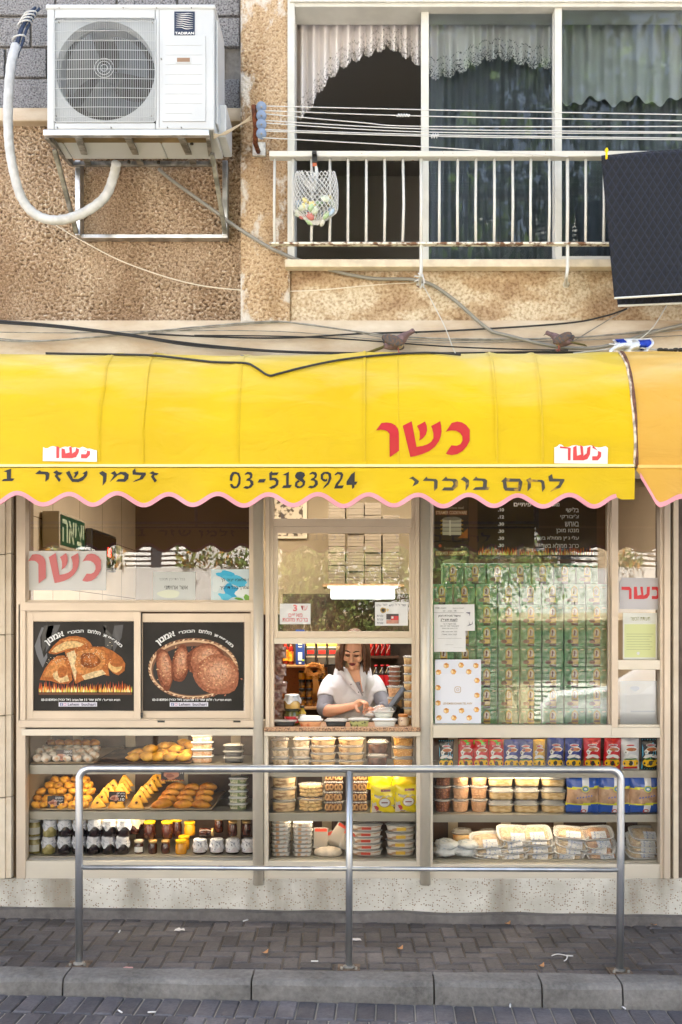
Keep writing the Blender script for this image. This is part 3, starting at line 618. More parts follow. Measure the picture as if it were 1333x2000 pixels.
for side in (-.003, .004):        # vinyl letters show through on the back of the valance
    f_ = lambda u, v, s=side: Vector((X(u, -1.29), valY(u, (v - 914) / 60) + s, Z(v, -1.29)))
    glyphs(VT, 0, 900, 4.1656, ink, f_, "", 1, m); glyphs(VL, 790, 910, 4.1656, mat("worn_black_ink", (.045, .04, .03), .6, var=.0, col2="#a8842a", vs=16, lo=.34, hi=.44), f_, "", 1, m); glyphs(DG, 440, 900, 4.76, ink, f_, "", 1, m)
m.build("lettering", aw)
# neighbour's awning
aw2 = thing("awning", "sun-faded orange awning of the neighbouring shop at the right edge", "awning")
m = M(); xa = XE + .012
def awn2(u, v):
    p = awn(xa + 1.6 * u, v * (len(prof) - 1)); 
    return Vector((p.x, p.y - .0, p.z + .004))
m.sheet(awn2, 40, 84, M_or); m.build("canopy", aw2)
m = M()
def v2(u, v):
    px = 1243 + 560 * u; b = 979 - 9 * cos(2 * pi * (px - 1333) / 99); top = 915
    if px < 1285: b = min(b, 915 + (px - 1243) * 1.9)
    b = max(b, 919); return Vector((X(px, -1.29), -1.30 - .015 * v * sin(px * .05), Z(top + (b - top) * v, -1.29)))
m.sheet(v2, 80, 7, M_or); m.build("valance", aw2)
m = M(); pts = [v2(i / 80, 1) + Vector((0, -.002, 0)) for i in range(1, 80)]; vs = []; fs = []
for p in pts: vs += [p + Vector((0, -.002, .012)), p + Vector((0, -.003, -.010)), p + Vector((0, .004, -.010)), p + Vector((0, .004, .012))]
for i in range(len(pts) - 1):
    for k in range(4): fs.append((4 * i + k, 4 * i + 4 + k, 4 * i + 4 + (k + 1) % 4, 4 * i + (k + 1) % 4))
m.add(vs, fs, M_pink); m.build("scalloped_binding", aw2)
m = M(); m.box(xa, xa + 1.6, -1.303, -1.275, Z(914, -1.3), Z(908, -1.3), mat("orange_piping", "#eab766", .5)); m.build("front_bar", aw2)
m = M(); m.tube([Vector((xa - .004, q.x - .004, q.y + H0 + .004)) for q in prof], .008, mat("rust_brown_edge", "#6a4636", .8, var=.4, vs=30), 6); m.build("edge_binding", aw2)
# ================================================================ air conditioner, bracket, hose
YA = -.52
def AX(p): return X(p, YA)
def AZ(p): return Z(p, YA)
acw = mat("ac_white_enamel", (.50, .52, .55), .32, var=.04, vs=4); acg = mat("ac_grille_white", (.50, .52, .54), .4)
ac = thing("air_conditioner", "white outdoor air conditioner with round fan grille on a steel wall bracket", "air conditioner")
m = M(); x0, x1, z0, z1 = AX(92), AX(419), AZ(253), AZ(14); ya, yb = YA, YA + .33
gx0, gx1, gz0, gz1 = AX(107), AX(304), AZ(239), AZ(35)
m.box(x0, gx0, ya, yb, z0, z1, acw); m.box(gx1, x1, ya, yb, z0, z1, acw); m.box(gx0, gx1, ya, yb, gz1, z1, acw); m.box(gx0, gx1, ya, yb, z0, gz0, acw); m.box(gx0, gx1, ya + .2, yb - .01, gz0, gz1, alud)
m.box(x0 - .006, x1 + .006, ya - .008, yb + .005, z1 - .012, z1 + .012, acw); m.build("casing", ac, bevel=.008)
m = M(); m.box(x1, AX(436), ya + .12, yb + .02, z0 + .02, AZ(180), acw); m.box(x1, x1 + .012, ya + .04, yb - .03, z0 + .05, z1 - .04, acw); m.build("side_cover", ac, bevel=.012)
m = M(); cx, cz = (gx0 + gx1) / 2 + .005, (gz0 + gz1) / 2; rr = U(97, YA); cx -= .006; cz += .004      # fan shroud: plate with a round hole
n = 48; vs = []; fs = []
for i in range(n):
    t = 2 * pi * i / n; c_, s_ = cos(t), sin(t); k = min((gx1 - gx0) / 2 / max(abs(c_), 1e-6), (gz1 - gz0) / 2 / max(abs(s_), 1e-6)); vs += [(cx + rr * c_, ya + .012, cz + rr * s_), ((gx0 + gx1) / 2 + k * c_, ya + .012, cz + k * s_), (cx + rr * .97 * c_, ya + .06, cz + rr * .97 * s_)]
for i in range(n): j = (i + 1) % n; fs += [(3 * i, 3 * j, 3 * j + 1, 3 * i + 1), (3 * i + 2, 3 * j + 2, 3 * j, 3 * i)]
m.add(vs, fs, mat("fan_shroud", (.42, .44, .46), .5)); m.build("fan_shroud", ac)
m = M(); fb = mat("fan_blade_dark", (.05, .055, .06), .4)
m.tube([(cx, ya + .03, cz), (cx, ya + .14, cz)], .045, fb, 20)
for a in (20, 140, 260):
    m.sheet(lambda u, v, a=a: Vector((cx + (.04 + u * (rr * .86 - .04)) * cos(radians(a + (v - .5) * (50 + 45 * u) + 20 * u)), ya + .06 + .07 * (v - .5) * (1.2 - .4 * u), cz + (.04 + u * (rr * .86 - .04)) * sin(radians(a + (v - .5) * (50 + 45 * u) + 20 * u)))), 8, 8, fb)
m.build("fan", ac)
m = M()
for i in range(55): xx = gx0 + (gx1 - gx0) * (i + .5) / 55; bul = .012; m.tube([(xx, ya - .004 - bul * sin(pi * k / 6) * .6, gz0 + (gz1 - gz0) * k / 6) for k in range(7)], .0011, acg, 4)
for i in range(11): zz = gz0 + (gz1 - gz0) * (i + .5) / 11; m.tube([(gx0 + (gx1 - gx0) * k / 6, ya - .005 - .012 * sin(pi * k / 6) * .6, zz) for k in range(7)], .0016, acg, 4)
m.tube([(gx0 + .01, ya - .003, gz0), (gx1 - .01, ya - .003, gz0), (gx1, ya - .003, gz0 + .01), (gx1, ya - .003, gz1 - .01), (gx1 - .01, ya - .003, gz1), (gx0 + .01, ya - .003, gz1), (gx0, ya - .003, gz1 - .01), (gx0, ya - .003, gz0 + .01)], .003, acg, 6, closed=True)
for rr_ in (.05, .035, .018): m.tube([(cx + rr_ * cos(t), ya - .014, cz + rr_ * sin(t)) for t in [i * pi / 10 for i in range(20)]], .0015, acg, 4, closed=True)
m.build("fan_grille", ac)
m = M(); m.box(AX(318), AX(402), ya - .006, ya, AZ(238), AZ(71), acw); m.box(AX(311), AX(311.8), ya - .0012, ya + .001, z0 + .01, z1 - .014, alud)
m.build("service_panel", ac, bevel=.005)
m = M()
for i in range(8): zz = AZ(90 + i * 19); m.box(AX(324), AX(396 - (20 if i > 6 else 0)), ya - .0075, ya - .0055, zz, zz + .0022, mat("panel_groove", (.45, .46, .48), .5))
m.box(AX(345), AX(374), ya - .010, ya - .004, AZ(125), AZ(113), acw); m.box(AX(347), AX(372), ya - .011, ya - .0095, AZ(123), AZ(115), mat("handle_recess", "#8a6f5a", .6)); m.build("handle_recess", ac, bevel=.001)
m = M(); lb = mat("navy_label", "#1d2a45", .4); m.box(AX(341), AX(381), ya - .0025, ya + .001, AZ(69), AZ(23), lb)
for i in range(8):
    zz = 27 + i * 4; wv = [(AX(344 + 34 * k / 8 * (1 - .0) ), ya - .0032, AZ(zz + 1.2 * sin(k * .8 + i * .5) + (1 if k > 3 else 0))) for k in range(9)]
    m.tube(wv, [.0004 + .0016 * sin(pi * k / 8) for k in range(9)], white_ink, 4)
m.text("TADIRAN", lambda u, v: Vector((AX(342.5) + u, ya - .0034, AZ(68) + v)), U(37, YA), U(5, YA), white_ink, .02); m.build("maker_label", ac)
m = M()
for px, py in ((117, 17), (242, 17), (307, 17), (375, 17), (113, 250), (218, 250), (328, 250), (355, 250), (316, 116), (116, 45), (299, 46), (111, 228), (297, 228)): m = M(); m.tube([(AX(px), ya - .011, AZ(py)), (AX(px), ya, AZ(py))], .003, steel_old, 6); m.build("screw", ac)
# bracket: front bar, side arms sagging slightly, diagonal struts, wall bars
br = thing("wall_bracket", "rusty galvanised steel bracket under the air conditioner", "bracket")
yf, yw = -.55, -.0; zf = Z(258, yf); dz = -.075     # the rear of the tray sits higher
def bk(m, a, b, w=.02, h=.03, mt=steel_old):
    a, b = Vector(a), Vector(b); d = b - a; q = d.to_track_quat('Y', 'Z'); L_ = d.length; c = (a + b) / 2
    vs = [c + q @ Vector((x * w / 2, y * L_ / 2, z * h / 2)) for z in (-1, 1) for y in (-1, 1) for x in (-1, 1)]; m.add(vs, [(0, 1, 5, 4), (1, 3, 7, 5), (3, 2, 6, 7), (2, 0, 4, 6), (4, 5, 7, 6), (2, 3, 1, 0)], mt)
zr = Z(322, -.03)
m = M(); m.box(X(85, yf), X(409, yf), yf, yf + .03, Z(264, yf), Z(253, yf), steel); m.build("front_bar", br, bevel=.002); m = M(); m.box(X(139, -.03), X(412, -.03), -.05, -.03, zr - .012, zr + .012, steel_old); m.build("rear_bar", br, bevel=.002)
ym = -.05
for (fx, rx) in ((88, 140), (405, 414)):
    m = M(); bk(m, (X(fx, yf), yf + .03, zf - .004), (X(rx, ym), ym, zr), .022, .032); m.build("arm", br)
for fx, rx in ((150, 173), (247, 276), (352, 379)):
    m = M(); bk(m, (X(fx, yf), yf + .03, zf - .012), (X(rx, ym), ym, zr - .006), .035, .012); m.build("cross_rail", br)
for (fx, fy, rx, ry) in ((107, 292, 150, 455), (415, 300, 440, 455)):
    m = M(); bk(m, (X(fx, -.40), -.40, Z(fy, -.40)), (X(rx, ym), ym, Z(ry, ym)), .022, .022); m.build("strut", br)
for px in (155, 441):
    m = M(); m.box(X(px - 5, 0), X(px + 5, 0), -.03, .045, Z(463, 0), Z(318, 0), steel); m.build("wall_bar", br, bevel=.002)
m = M(); m.box(X(160), X(446), -.012, .045, Z(466), Z(459), steel); m.build("spreader_bar", br, bevel=.002)
m = M(); m.add([(X(96, yf), yf + .05, zf + .004), (X(400, yf), yf + .05, zf + .004), (X(410, ym), ym - .03, zr + .016), (X(141, ym), ym - .03, zr + .016)], [(3, 2, 1, 0)], mat("stained_tray_underside", "#85704f", .7, var=.35, vs=6, bump=.002, bs=8))
for px, py in ((132, 299), (252, 316), (273, 292), (310, 317), (375, 280)): 
    t_ = (py - 262) / 60; yy = yf + .05 + t_ * .42; m.tube([(X(px, yy), yy, Z(py, yy) - .006), (X(px, yy), yy + .001, Z(py, yy) + .006)], .009, alud, 10)
m.build("drip_tray", br)
hs_m = mat("white_wrapped_hose", (.52, .53, .55), .5, var=.12, vs=18, bump=.002, bs=20)
ph = [(70, 15, -.08), (52, 40, -.12), (38, 75, -.16), (24, 118, -.22), (17, 190, -.26), (17, 260, -.26), (24, 320, -.25), (42, 385, -.22), (72, 420, -.2), (115, 430, -.2), (165, 415, -.2), (205, 385, -.2), (222, 345, -.22), (228, 318, -.28)]
hp = smooth_path([P(*p) for p in ph], 10); k0 = 24
ho = thing("insulated_hose", "thick white wrapped hose looping below the air conditioner", "hose")
m = M(); m.tube(hp[k0:], [.026 + .0012 * sin(i * 1.7) for i in range(len(hp) - k0)], hs_m, 12); m.build("insulation", ho)
m = M()
nv = mat("navy_cable", "#27344f", .5)
for dx, dy in ((0, 0), (.02, .01), (-.015, .012)): m.tube([p + Vector((dx, dy, .006 * sin(i * .5))) for i, p in enumerate(hp[:k0 + 6])], .008, nv, 6)
m.tube([p + Vector((.03, .0, .0)) for p in smooth_path([P(84, 12, -.1), P(95, 55, -.2), P(106, 70, -.3)], 6)], .012, hs_m, 8); m.build("pipes", ho)
for i in (6, 8, 10, 12, 20): m = M(); m.tube([hp[i] + Vector((.036 * cos(t), .026 * sin(t), .01 * cos(t))) for t in [k * pi / 8 for k in range(16)]], .005, rope_white, 5, closed=True); m.build("tape", ho)
# ================================================================ guard rail upstairs
rl = thing("window_guard_rail", "white painted metal guard rail with rust spots outside the upstairs window", "railing")
YR = -.26; wp_ = mat("white_rail_paint", (.60, .59, .56), .45, var=0, vs=60, col2="#8d5a36", lo=.27, hi=.30)
wrust = mat("rusty_rail_paint", (.7, .67, .6), .6, var=0, vs=25, col2="#6b4a33", lo=.42, hi=.52)
def rt(px): return 305 + (px - 527) * .004
m = M(); m.box(X(527, YR), X(1500, YR), YR - .028, YR + .028, Z(310, YR), Z(299, YR), wp_); m.build("top_rail", rl, bevel=.004)
m = M(); m.box(X(527, YR), X(1500, YR), YR - .02, YR + .02, Z(479, YR), Z(475, YR), wrust); m.build("bottom_rail", rl, bevel=.002)
for px in [537, 573] + [609 + 35.7 * i for i in range(26)]:
    m = M(); po = abs(px - 823) < 3 or abs(px - 1109) < 3 or abs(px - 1394) < 4; lean = R.uniform(-1.5, 1.5)
    m.tube([(X(px, YR), YR, Z(311, YR)), (X(px + lean, YR), YR, Z(400, YR)), (X(px - .5, YR), YR, Z(475, YR))], .0095 if po else .0075, wp_, 8); m.build("baluster", rl)
for px in (537, 823, 1109, 1394):
    m = M(); m.tube(smooth_path([(X(px, YR), YR, Z(475, YR)), (X(px, YR), YR, Z(520, YR)), (X(px - 1, YR), YR + .02, Z(540, YR)), (X(px - 3, -.03), -.02, Z(556, -.03))], 4) if px != 537 else [(X(537, YR), YR, Z(478, YR)), (X(533, YR), -.05, Z(478, -.05))], .0095, wp_, 8)
    if px != 537: m.tube([(X(px - 3, -.03), -.036, Z(556, -.03)), (X(px - 3, -.03), -.025, Z(556, -.03))], .02, wrust, 10)
    m.build("support", rl)
# clothes line bracket with pulleys, and its lines
cb = thing("clothesline_bracket", "rusty iron bracket with four blue pulleys on the pier", "bracket")
ri = mat("rusted_iron", "#6b3a22", .85, var=.5, vs=40)
m = M(); m.box(X(493, -.1), X(518, -.1), -.085, -.062, Z(306, -.07), Z(280, -.07), mat("galvanised_plate", (.6, .58, .55), .6, .3, var=.3, vs=30)); m.build("plate", cb, bevel=.002)
m = M(); m.tube([P(505, 296, -.1), P(499, 280, -.22), P(500, 250, -.32), P(496, 206, -.32)], .014, ri, 6); m.build("arm", cb)
for py in (209, 226, 243, 261):
    m = M(); m.tube([P(511, py, -.335), P(511, py, -.325)], .022, mat("blue_plastic_pulley", "#7d8fae", .5), 14); m.tube([P(511, py, -.345), P(511, py, -.335)], .028, MATS["blue_plastic_pulley"], 14); m.tube([P(511, py, -.325), P(511, py, -.317)], .028, MATS["blue_plastic_pulley"], 14); m.tube([P(511, py, -.352), P(511, py, -.31)], .006, steel_old, 6); m.build("pulley", cb)
LN = [[(513, 207), (833, 214.5), (1333, 224)], [(513, 216), (833, 227), (1333, 236)], [(513, 222), (700, 239), (833, 247), (1333, 247)], [(513, 235), (833, 252), (1333, 258)], [(513, 240), (833, 258), (1333, 260)], [(513, 253), (833, 263), (1333, 270)], [(513, 256), (833, 266), (1333, 273)], [(513, 269), (833, 287), (1110, 306)]]
for i, l in enumerate(LN):
    m = M(); pts = [P(px, py, -.335) for px, py in l]
    if i < 7: pts += [pts[-1] + (pts[-1] - pts[-2]) * .5]
    m.tube(smooth_path(pts, 10), .0028, rope_white, 5)
    if i == 1:
        for k in range(14): m.tube([P(775 + k * 1.8, 225.5 + 3 * sin(k * 2.1), -.34 - .006 * cos(k * 2.1)), P(777 + k * 1.8, 225.5 + 3 * sin(k * 2.1 + 2), -.34)], .0045, rope_white, 5)
    if i == 6:
        for k in range(9): m.tube([P(843 + k * 1.6, 264 + 3 * sin(k * 2.1), -.34), P(844 + k * 1.6, 266 + 4 * sin(k * 2.1 + 2), -.345)], .004, rope_white, 5)
    tag(m.build("clothesline"), ["topmost white washing line, running from the highest pulley", "second washing line from the top, with a wrapped knot before the mullion", "third washing line from the top, sagging at the left", "fourth washing line from the top", "fifth washing line from the top, close under the fourth", "sixth washing line from the top", "seventh washing line from the top, knotted beside the mullion", "lowest washing line, dropping down onto the guard rail"][i], "washing line", "washing lines in front of the window")
m = M()
for k in range(3): m.tube(smooth_path([P(418, 262 + 4 * k, -.5), P(440, 262 - 2 * k, -.42), P(470, 243, -.34), P(496, 222 + 5 * k, -.3)], 8), .004, mat("beige_cord", "#b7a68c", .8), 5)
tag(m.build("tie_cord"), "twisted beige cord tied from the pulley bracket to the steel bracket", "cord")
# towel
tw = thing("towel", "navy quilted blanket with white edge hung over the washing line", "blanket")
qm, t_, b_, L_ = nodes("navy_quilted_cloth")
cc = mapping(t_); sp = t_.nodes.new("ShaderNodeSeparateXYZ"); L_(cc, sp.inputs[0])
def dgn(sgn):
    a_ = t_.nodes.new("ShaderNodeMath"); a_.operation = 'MULTIPLY_ADD'; L_(sp.outputs["Z"], a_.inputs[0]); a_.inputs[1].default_value = .62 * sgn; L_(sp.outputs["X"], a_.inputs[2])
    p_ = t_.nodes.new("ShaderNodeMath"); p_.operation = 'PINGPONG'; L_(a_.outputs[0], p_.inputs[0]); p_.inputs[1].default_value = .022; return p_.outputs[0]
mn = t_.nodes.new("ShaderNodeMath"); mn.operation = 'MINIMUM'; L_(dgn(1), mn.inputs[0]); L_(dgn(-1), mn.inputs[1])
qr = ramp(t_, [(0, "#20253a"), (.06, "#10141f"), (.4, "#0c0f18")], None)
ml = t_.nodes.new("ShaderNodeMath"); ml.operation = 'MULTIPLY'; ml.inputs[1].default_value = 20; L_(mn.outputs[0], ml.inputs[0]); L_(ml.outputs[0], qr.inputs[0]); L_(qr.outputs[0], b_.inputs["Base Color"]); b_.inputs["Roughness"].default_value = .85
qh = t_.nodes.new("ShaderNodeMath"); qh.operation = 'MINIMUM'; qh.inputs[1].default_value = .5; L_(ml.outputs[0], qh.inputs[0]); bumpn(t_, qh.outputs[0], .012, b_)
def towf(lay):
    def f(u, v):
        tx, ty = 1175 + (1500 - 1175) * u, 309 - 14 * sin(min(u * 1.5, 1) * pi / 2) + lay * 1
        bx_, by = (1200 + (1500 - 1200) * u, 583 - 9 * u * 2) if not lay else (1207 + 293 * u, 598 - 6 * u * 2)
        px, py = tx + (bx_ - tx) * v, ty + (by - ty) * v; y = (-.375 if not lay else -.315) + .022 * noise.noise(Vector((u * 5, v * 1.6, lay))) * (v + .15) + .010 * sin(u * 22 + v * 3) * v
        return P(px, py, y)
    return f
m = M(); m.sheet(towf(0), 60, 50, qm); m.build("front_layer", tw, solid=.006)
m = M(); m.sheet(towf(1), 60, 50, qm); m.build("back_layer", tw, solid=.006)
m = M(); f0, f1 = towf(0), towf(1); m.tube([f0(i / 30, 1) + Vector((0, -.004, 0)) for i in range(31)], .006, mat("white_piping", (.62, .62, .6), .8), 6); m.build("hem", tw)
m = M(); m.tube([f1(i / 30, 1) + Vector((0, -.004, 0)) for i in range(31)], .006, MATS["white_piping"], 6); m.build("hem", tw)
m = M(); m.sheet(lambda u, v: f0(u, 0).lerp(f1(u, 0), v) + Vector((0, 0, .016 * sin(pi * v))), 40, 6, qm); m.build("fold", tw)
m = M(); yl = mat("yellow_plastic", "#f5cf00", .35)
m.bx(P(1185, 300, -.40), (.009, .012, .055), yl, (.12, 0, .0)); m.bx(P(1185, 300, -.36), (.009, .012, .055), yl, (-.12, 0, 0)); m.tube([P(1182, 294, -.38), P(1188, 294, -.38)], .008, yl, 8)
tag(m.build("clothes_peg"), "yellow plastic clothes peg on the corner of the navy blanket", "clothes peg")
# net bag with its clip
nb = thing("string_bag", "white string net bag of colourful wrappers hanging from the guard rail", "bag")
c0 = P(617, 400, -.29); 
def bagp(t, v):    # v 0 top .. 1 bottom
    w = .105 + .02 * sin(v * pi) - .06 * max(0, v - .72) / .28 * 1.2; zt = Z(345, -.29) + (.02 * abs(cos(t * 1.0)) * (1 - v)); zb = Z(441, -.29)
    r_ = w * sqrt(max(0, 1 - max(0, (v - .75) / .27) ** 2)); return Vector((c0.x + r_ * cos(t) * (1 + .02 * sin(9 * v)), -.30 + r_ * .42 * sin(t), zt + (zb - zt) * v))
m = M(); nn, nr = 30, 16
for d in (1, -1):
    for i in range(nn): m.tube([bagp(2 * pi * (i + d * k * .5 * 1.1) / nn, k / nr) for k in range(nr + 1)], .0021, rope_white, 4, cap=False)
m.build("net", nb)
m = M()
for k in range(5): t_0 = -.5 + k * .2; m.tube(smooth_path([bagp(pi * (1 + k * .12), .02), P(612 + k, 372 - 3 * k, -.31), P(617 + k * .8, 336, -.30), P(617, 322, -.3)], 6), .006, rope_white, 5)
m.build("gathered_neck", nb)
m = M()
for i in range(26):
    t = R.uniform(0, 6.28); v = R.uniform(.45, .93); p = bagp(t, v); p = Vector((c0.x + (p.x - c0.x) * .8, -.30 + (p.y + .30) * .8, p.z)); h = R.choice(["#7d9ec4", "#8fae8c", "#b5706c", "#c9bc84", "#9fb890", "#c8c8c0", "#9fb3c8", "#b8c0b0"])
    m.ell(p, (R.uniform(.02, .035), .015, R.uniform(.015, .025)), mat("wrapper_" + h[1:], h, .4), 8, 5, (R.uniform(0, 3), R.uniform(0, 3), 0))
m.build("wrappers", nb)
m = M(); m.bx(P(615, 304, -.30), (.026, .075, .016), black, (.0, 0, 0)); m.bx(P(615, 310, -.305), (.028, .012, .045), black); m.bx(P(615, 320, -.30), (.024, .012, .03), mat("orange_tag", "#a5583a", .5)); m.tube([P(615, 324, -.3), P(617, 336, -.3)], .004, steel_old, 6)
tag(m.build("rail_clip", bevel=.002), "black clip with orange tab holding the string bag on the guard rail", "clip")
# lace curtains
lm, t_, b_, L_ = nodes("white_lace"); cc = mapping(t_)
vv = ntex(t_, cc, 95, kind='voronoi'); rr_ = ramp(t_, [(.40, 1), (.50, 0)], vv).outputs[0]
at = t_.nodes.new("ShaderNodeAttribute"); at.attribute_name = "tint"
wv = t_.nodes.new("ShaderNodeTexWave"); wv.inputs["Scale"].default_value = 1; wv.wave_type = 'BANDS'
band = ramp(t_, [(.0, 0), (.30, 0), (.34, 1), (.40, 0), (.52, 0), (.56, 1), (.62, 0), (.76, 1), (1, 1)], at.outputs["Fac"]).outputs[0]
holes = t_.nodes.new("ShaderNodeMath"); holes.operation = 'MULTIPLY'; L_(rr_, holes.inputs[0]); L_(band, holes.inputs[1])
al = t_.nodes.new("ShaderNodeMath"); al.operation = 'SUBTRACT'; al.inputs[0].default_value = .97; L_(holes.outputs[0], al.inputs[1]); al.use_clamp = True
L_(al.outputs[0], b_.inputs["Alpha"]); b_.inputs["Base Color"].default_value = (.74, .70, .71, 1); b_.inputs["Roughness"].default_value = .9
def lace(x0, x1, ytop, edge, Y, label, nfold, op=1):
    o = M(); nu, nv = 220, 40; tin = []
    def f(u, v):
        px = x0 + (x1 - x0) * u; b = edge(u) + 15 * abs(sin(u * nfold * pi)) ** .5 - 9 + 1.6 * sin(u * 260); py = ytop + (b - ytop) * v
        y = Y + .028 * sin(u * nfold * 2 * pi + .6 * sin(v * 2)) * (.25 + .75 * v) + .008 * sin(u * 70); ln = (b - ytop); d = (1 - v) * ln   # px above the hem
        zig = 8 * abs((u * nfold * 2) % 1 - .5) * 2; tin.append(max(0, 1 - (d + zig) / 62)); return P(px, py, y)
    o.sheet(f, nu, nv, lm); ob = o.build("lace_curtain"); finish_tint(ob, tin); tag(ob, label, "curtain")
def e1(u):
    pts = [(0, 232), (.08, 225), (.14, 205), (.2, 178), (.28, 152), (.38, 130), (.46, 118), (.55, 108), (.64, 100), (.7, 93), (.76, 92), (.82, 100), (.9, 112), (1, 128)]
    for (a, p), (b, q) in zip(pts[:-1], pts[1:]):
        if a <= u <= b: return p + (q - p) * (u - a) / (b - a)
    return 128
lace(574, 824, -24, e1, .16, "white lace valance curtain with arched hem in the open left window", 11)
lace(838, 1082, -24, lambda u: 150 - 16 * sin(u * pi) + 8 * sin(u * 9) - 26 * u, .16, "lace valance curtain behind the middle window pane", 9)
ob = M(); ob.sheet(lambda u, v: P(1098 + 300 * u, -24 + (222 + 7 * sin(u * 23) + 5 * sin(u * 61)) * v, .18 + .02 * sin(u * 60)), 90, 6, mat("pale_curtain", (.42, .43, .43), .9)); tag(ob.build("short_curtain"), "pale gathered curtain top behind the right window pane", "curtain")
shm = mat("grey_blue_voile", "#63676f", .9, var=.12, vs=5, stretch=(6, 1, .3))
for x0_, x1_, lab in ((838, 1084, "grey-blue voile curtain hanging behind the middle pane"), (1096, 1420, "grey-blue voile curtain hanging behind the right pane")):
    ob = M(); ob.sheet(lambda u, v: P(x0_ + (x1_ - x0_) * u, -20 + 560 * v, .26 + .02 * sin(u * 30 + 1.2 * sin(v * 3)) + .008 * sin(u * 97)), 160, 8, shm); tag(ob.build("voile_curtain"), lab, "curtain")
# ================================================================ cables across the band, pigeons, flag
def cable(pts, Y, r, mt, label, name="cable", cat="cable", group="cables along the facade"):
    m = M(); m.tube(smooth_path([P(p[0], p[1], p[2] if len(p) > 2 else Y) for p in pts], 8), r, mt, 6); return tag(m.build(name), label, cat, group)
cable([(-60, 622), (0, 627), (110, 636), (240, 652), (340, 667), (450, 679), (560, 687), (700, 690), (900, 690), (1060, 688), (1210, 690)], -.09, .007, cable_blk, "thick black cable falling from the left wall edge to the awning top")
cable([(-60, 628), (0, 631), (120, 640), (260, 657), (350, 672), (430, 680), (560, 688), (720, 692), (880, 694)], -.10, .005, cable_blk, "thin black cable twisted below the thick one at the left")
cable([(-40, 662), (60, 667), (200, 657), (340, 643), (520, 628), (600, 634), (760, 655), (900, 662), (1100, 660), (1250, 648), (1400, 628)], -.08, .0045, cable_grey, "grey cable bundle rising then sagging behind the pigeons")
cable([(-40, 657), (80, 665), (300, 650), (540, 630), (660, 642), (780, 662), (1000, 664), (1200, 654), (1400, 640)], -.075, .003, cable_grey, "thin brownish cable running with the grey bundle")
cable([(290, 652), (420, 658), (560, 660), (700, 652), (880, 646), (1100, 632), (1180, 618), (1225, 603)], -.07, .005, cable_blk, "black cable climbing to the blanket at the right")
cable([(0, 640), (30, 668), (75, 693), (95, 693), (130, 688), (240, 693), (330, 705), (450, 712), (500, 722), (525, 736), (560, 728), (640, 708), (760, 700), (860, 694), (940, 684), (1040, 684), (1130, 682)], -1.0, .006, cable_blk, "loose black cable lying over the top of the yellow awning") if False else None
def overawn(pts, r, mt, label):
    m = M(); q = [onawn(px, py, r + .002) for px, py in pts]; m.tube(smooth_path(q, 5), r, mt, 6); return tag(m.build("cable"), label, "cable", "cables along the facade")
overawn([(90, 694), (130, 692), (240, 693.5), (300, 700), (360, 704), (420, 711), (480, 714), (500, 722), (525, 736), (545, 733), (590, 722), (660, 707), (740, 701), (830, 697), (900, 694)], .0055, cable_blk, "loose black cable dipping over the top of the yellow awning")
cable([(310, 330, -.0), (340, 355, -.0), (430, 420, -.03), (446, 432, -.05), (480, 455, -.08), (540, 490, -.1), (620, 520, -.07), (720, 543, -.06), (820, 548, -.06), (880, 580, -.07), (950, 640, -.08), (990, 655, -.09), (1080, 676, -.1), (1150, 680, -.1), (1200, 672, -.1), (1290, 645, -.09), (1400, 620, -.09)], -.1, .010, mat("grey_conduit", "#8d8a84", .5), "thick grey conduit running diagonally from the air conditioner to the right", "conduit", "conduit")
cable([(110, 440), (160, 470), (250, 515), (370, 553), (480, 567), (600, 568), (740, 556), (815, 552)], -.03, .0035, mat("thin_cream_wire", "#d9cfbf", .6), "thin cream wire sagging across the rough wall under the air conditioner")
cable([(826, 555), (850, 600), (870, 640), (890, 690), (905, 700)], -.1, .003, rope_white, "white string hanging from the rail post to the awning", "string", "string", None)
cable([(1303, 596), (1275, 640), (1240, 668), (1200, 680), (1120, 690)], -.12, .0035, rope_white, "white cord leading from the blanket to the flag", "cord", "cord", None)
cable([(1230, 600), (1180, 630), (1110, 672), (1070, 690)], -.06, .003, cable_grey, "thin brown wire slanting down to the pigeon on the right")
cable([(-40, 648), (140, 650), (330, 646), (560, 648), (800, 668), (960, 668), (1140, 664), (1400, 652)], -.07, .0025, cable_grey, "hair-thin grey wire among the cables, level with the pigeons' backs")
cable([(380, 655), (560, 657), (700, 664), (860, 676), (1000, 682), (1110, 684)], -.11, .004, cable_blk, "short black cable passing right behind the left pigeon")
m = M()
for k in range(10): m.tube([P(819 + 10 * cos(k * .9), 545 + 12 * sin(k * .9), -.27 + .01 * sin(k)), P(824 + 6 * cos(k * .9 + 1), 552 + 12 * sin(k * .9 + 1), -.27)], .004, rope_white, 5)
tag(m.build("rope_knot"), "knotted white rope round the foot of the guard rail post", "rope")
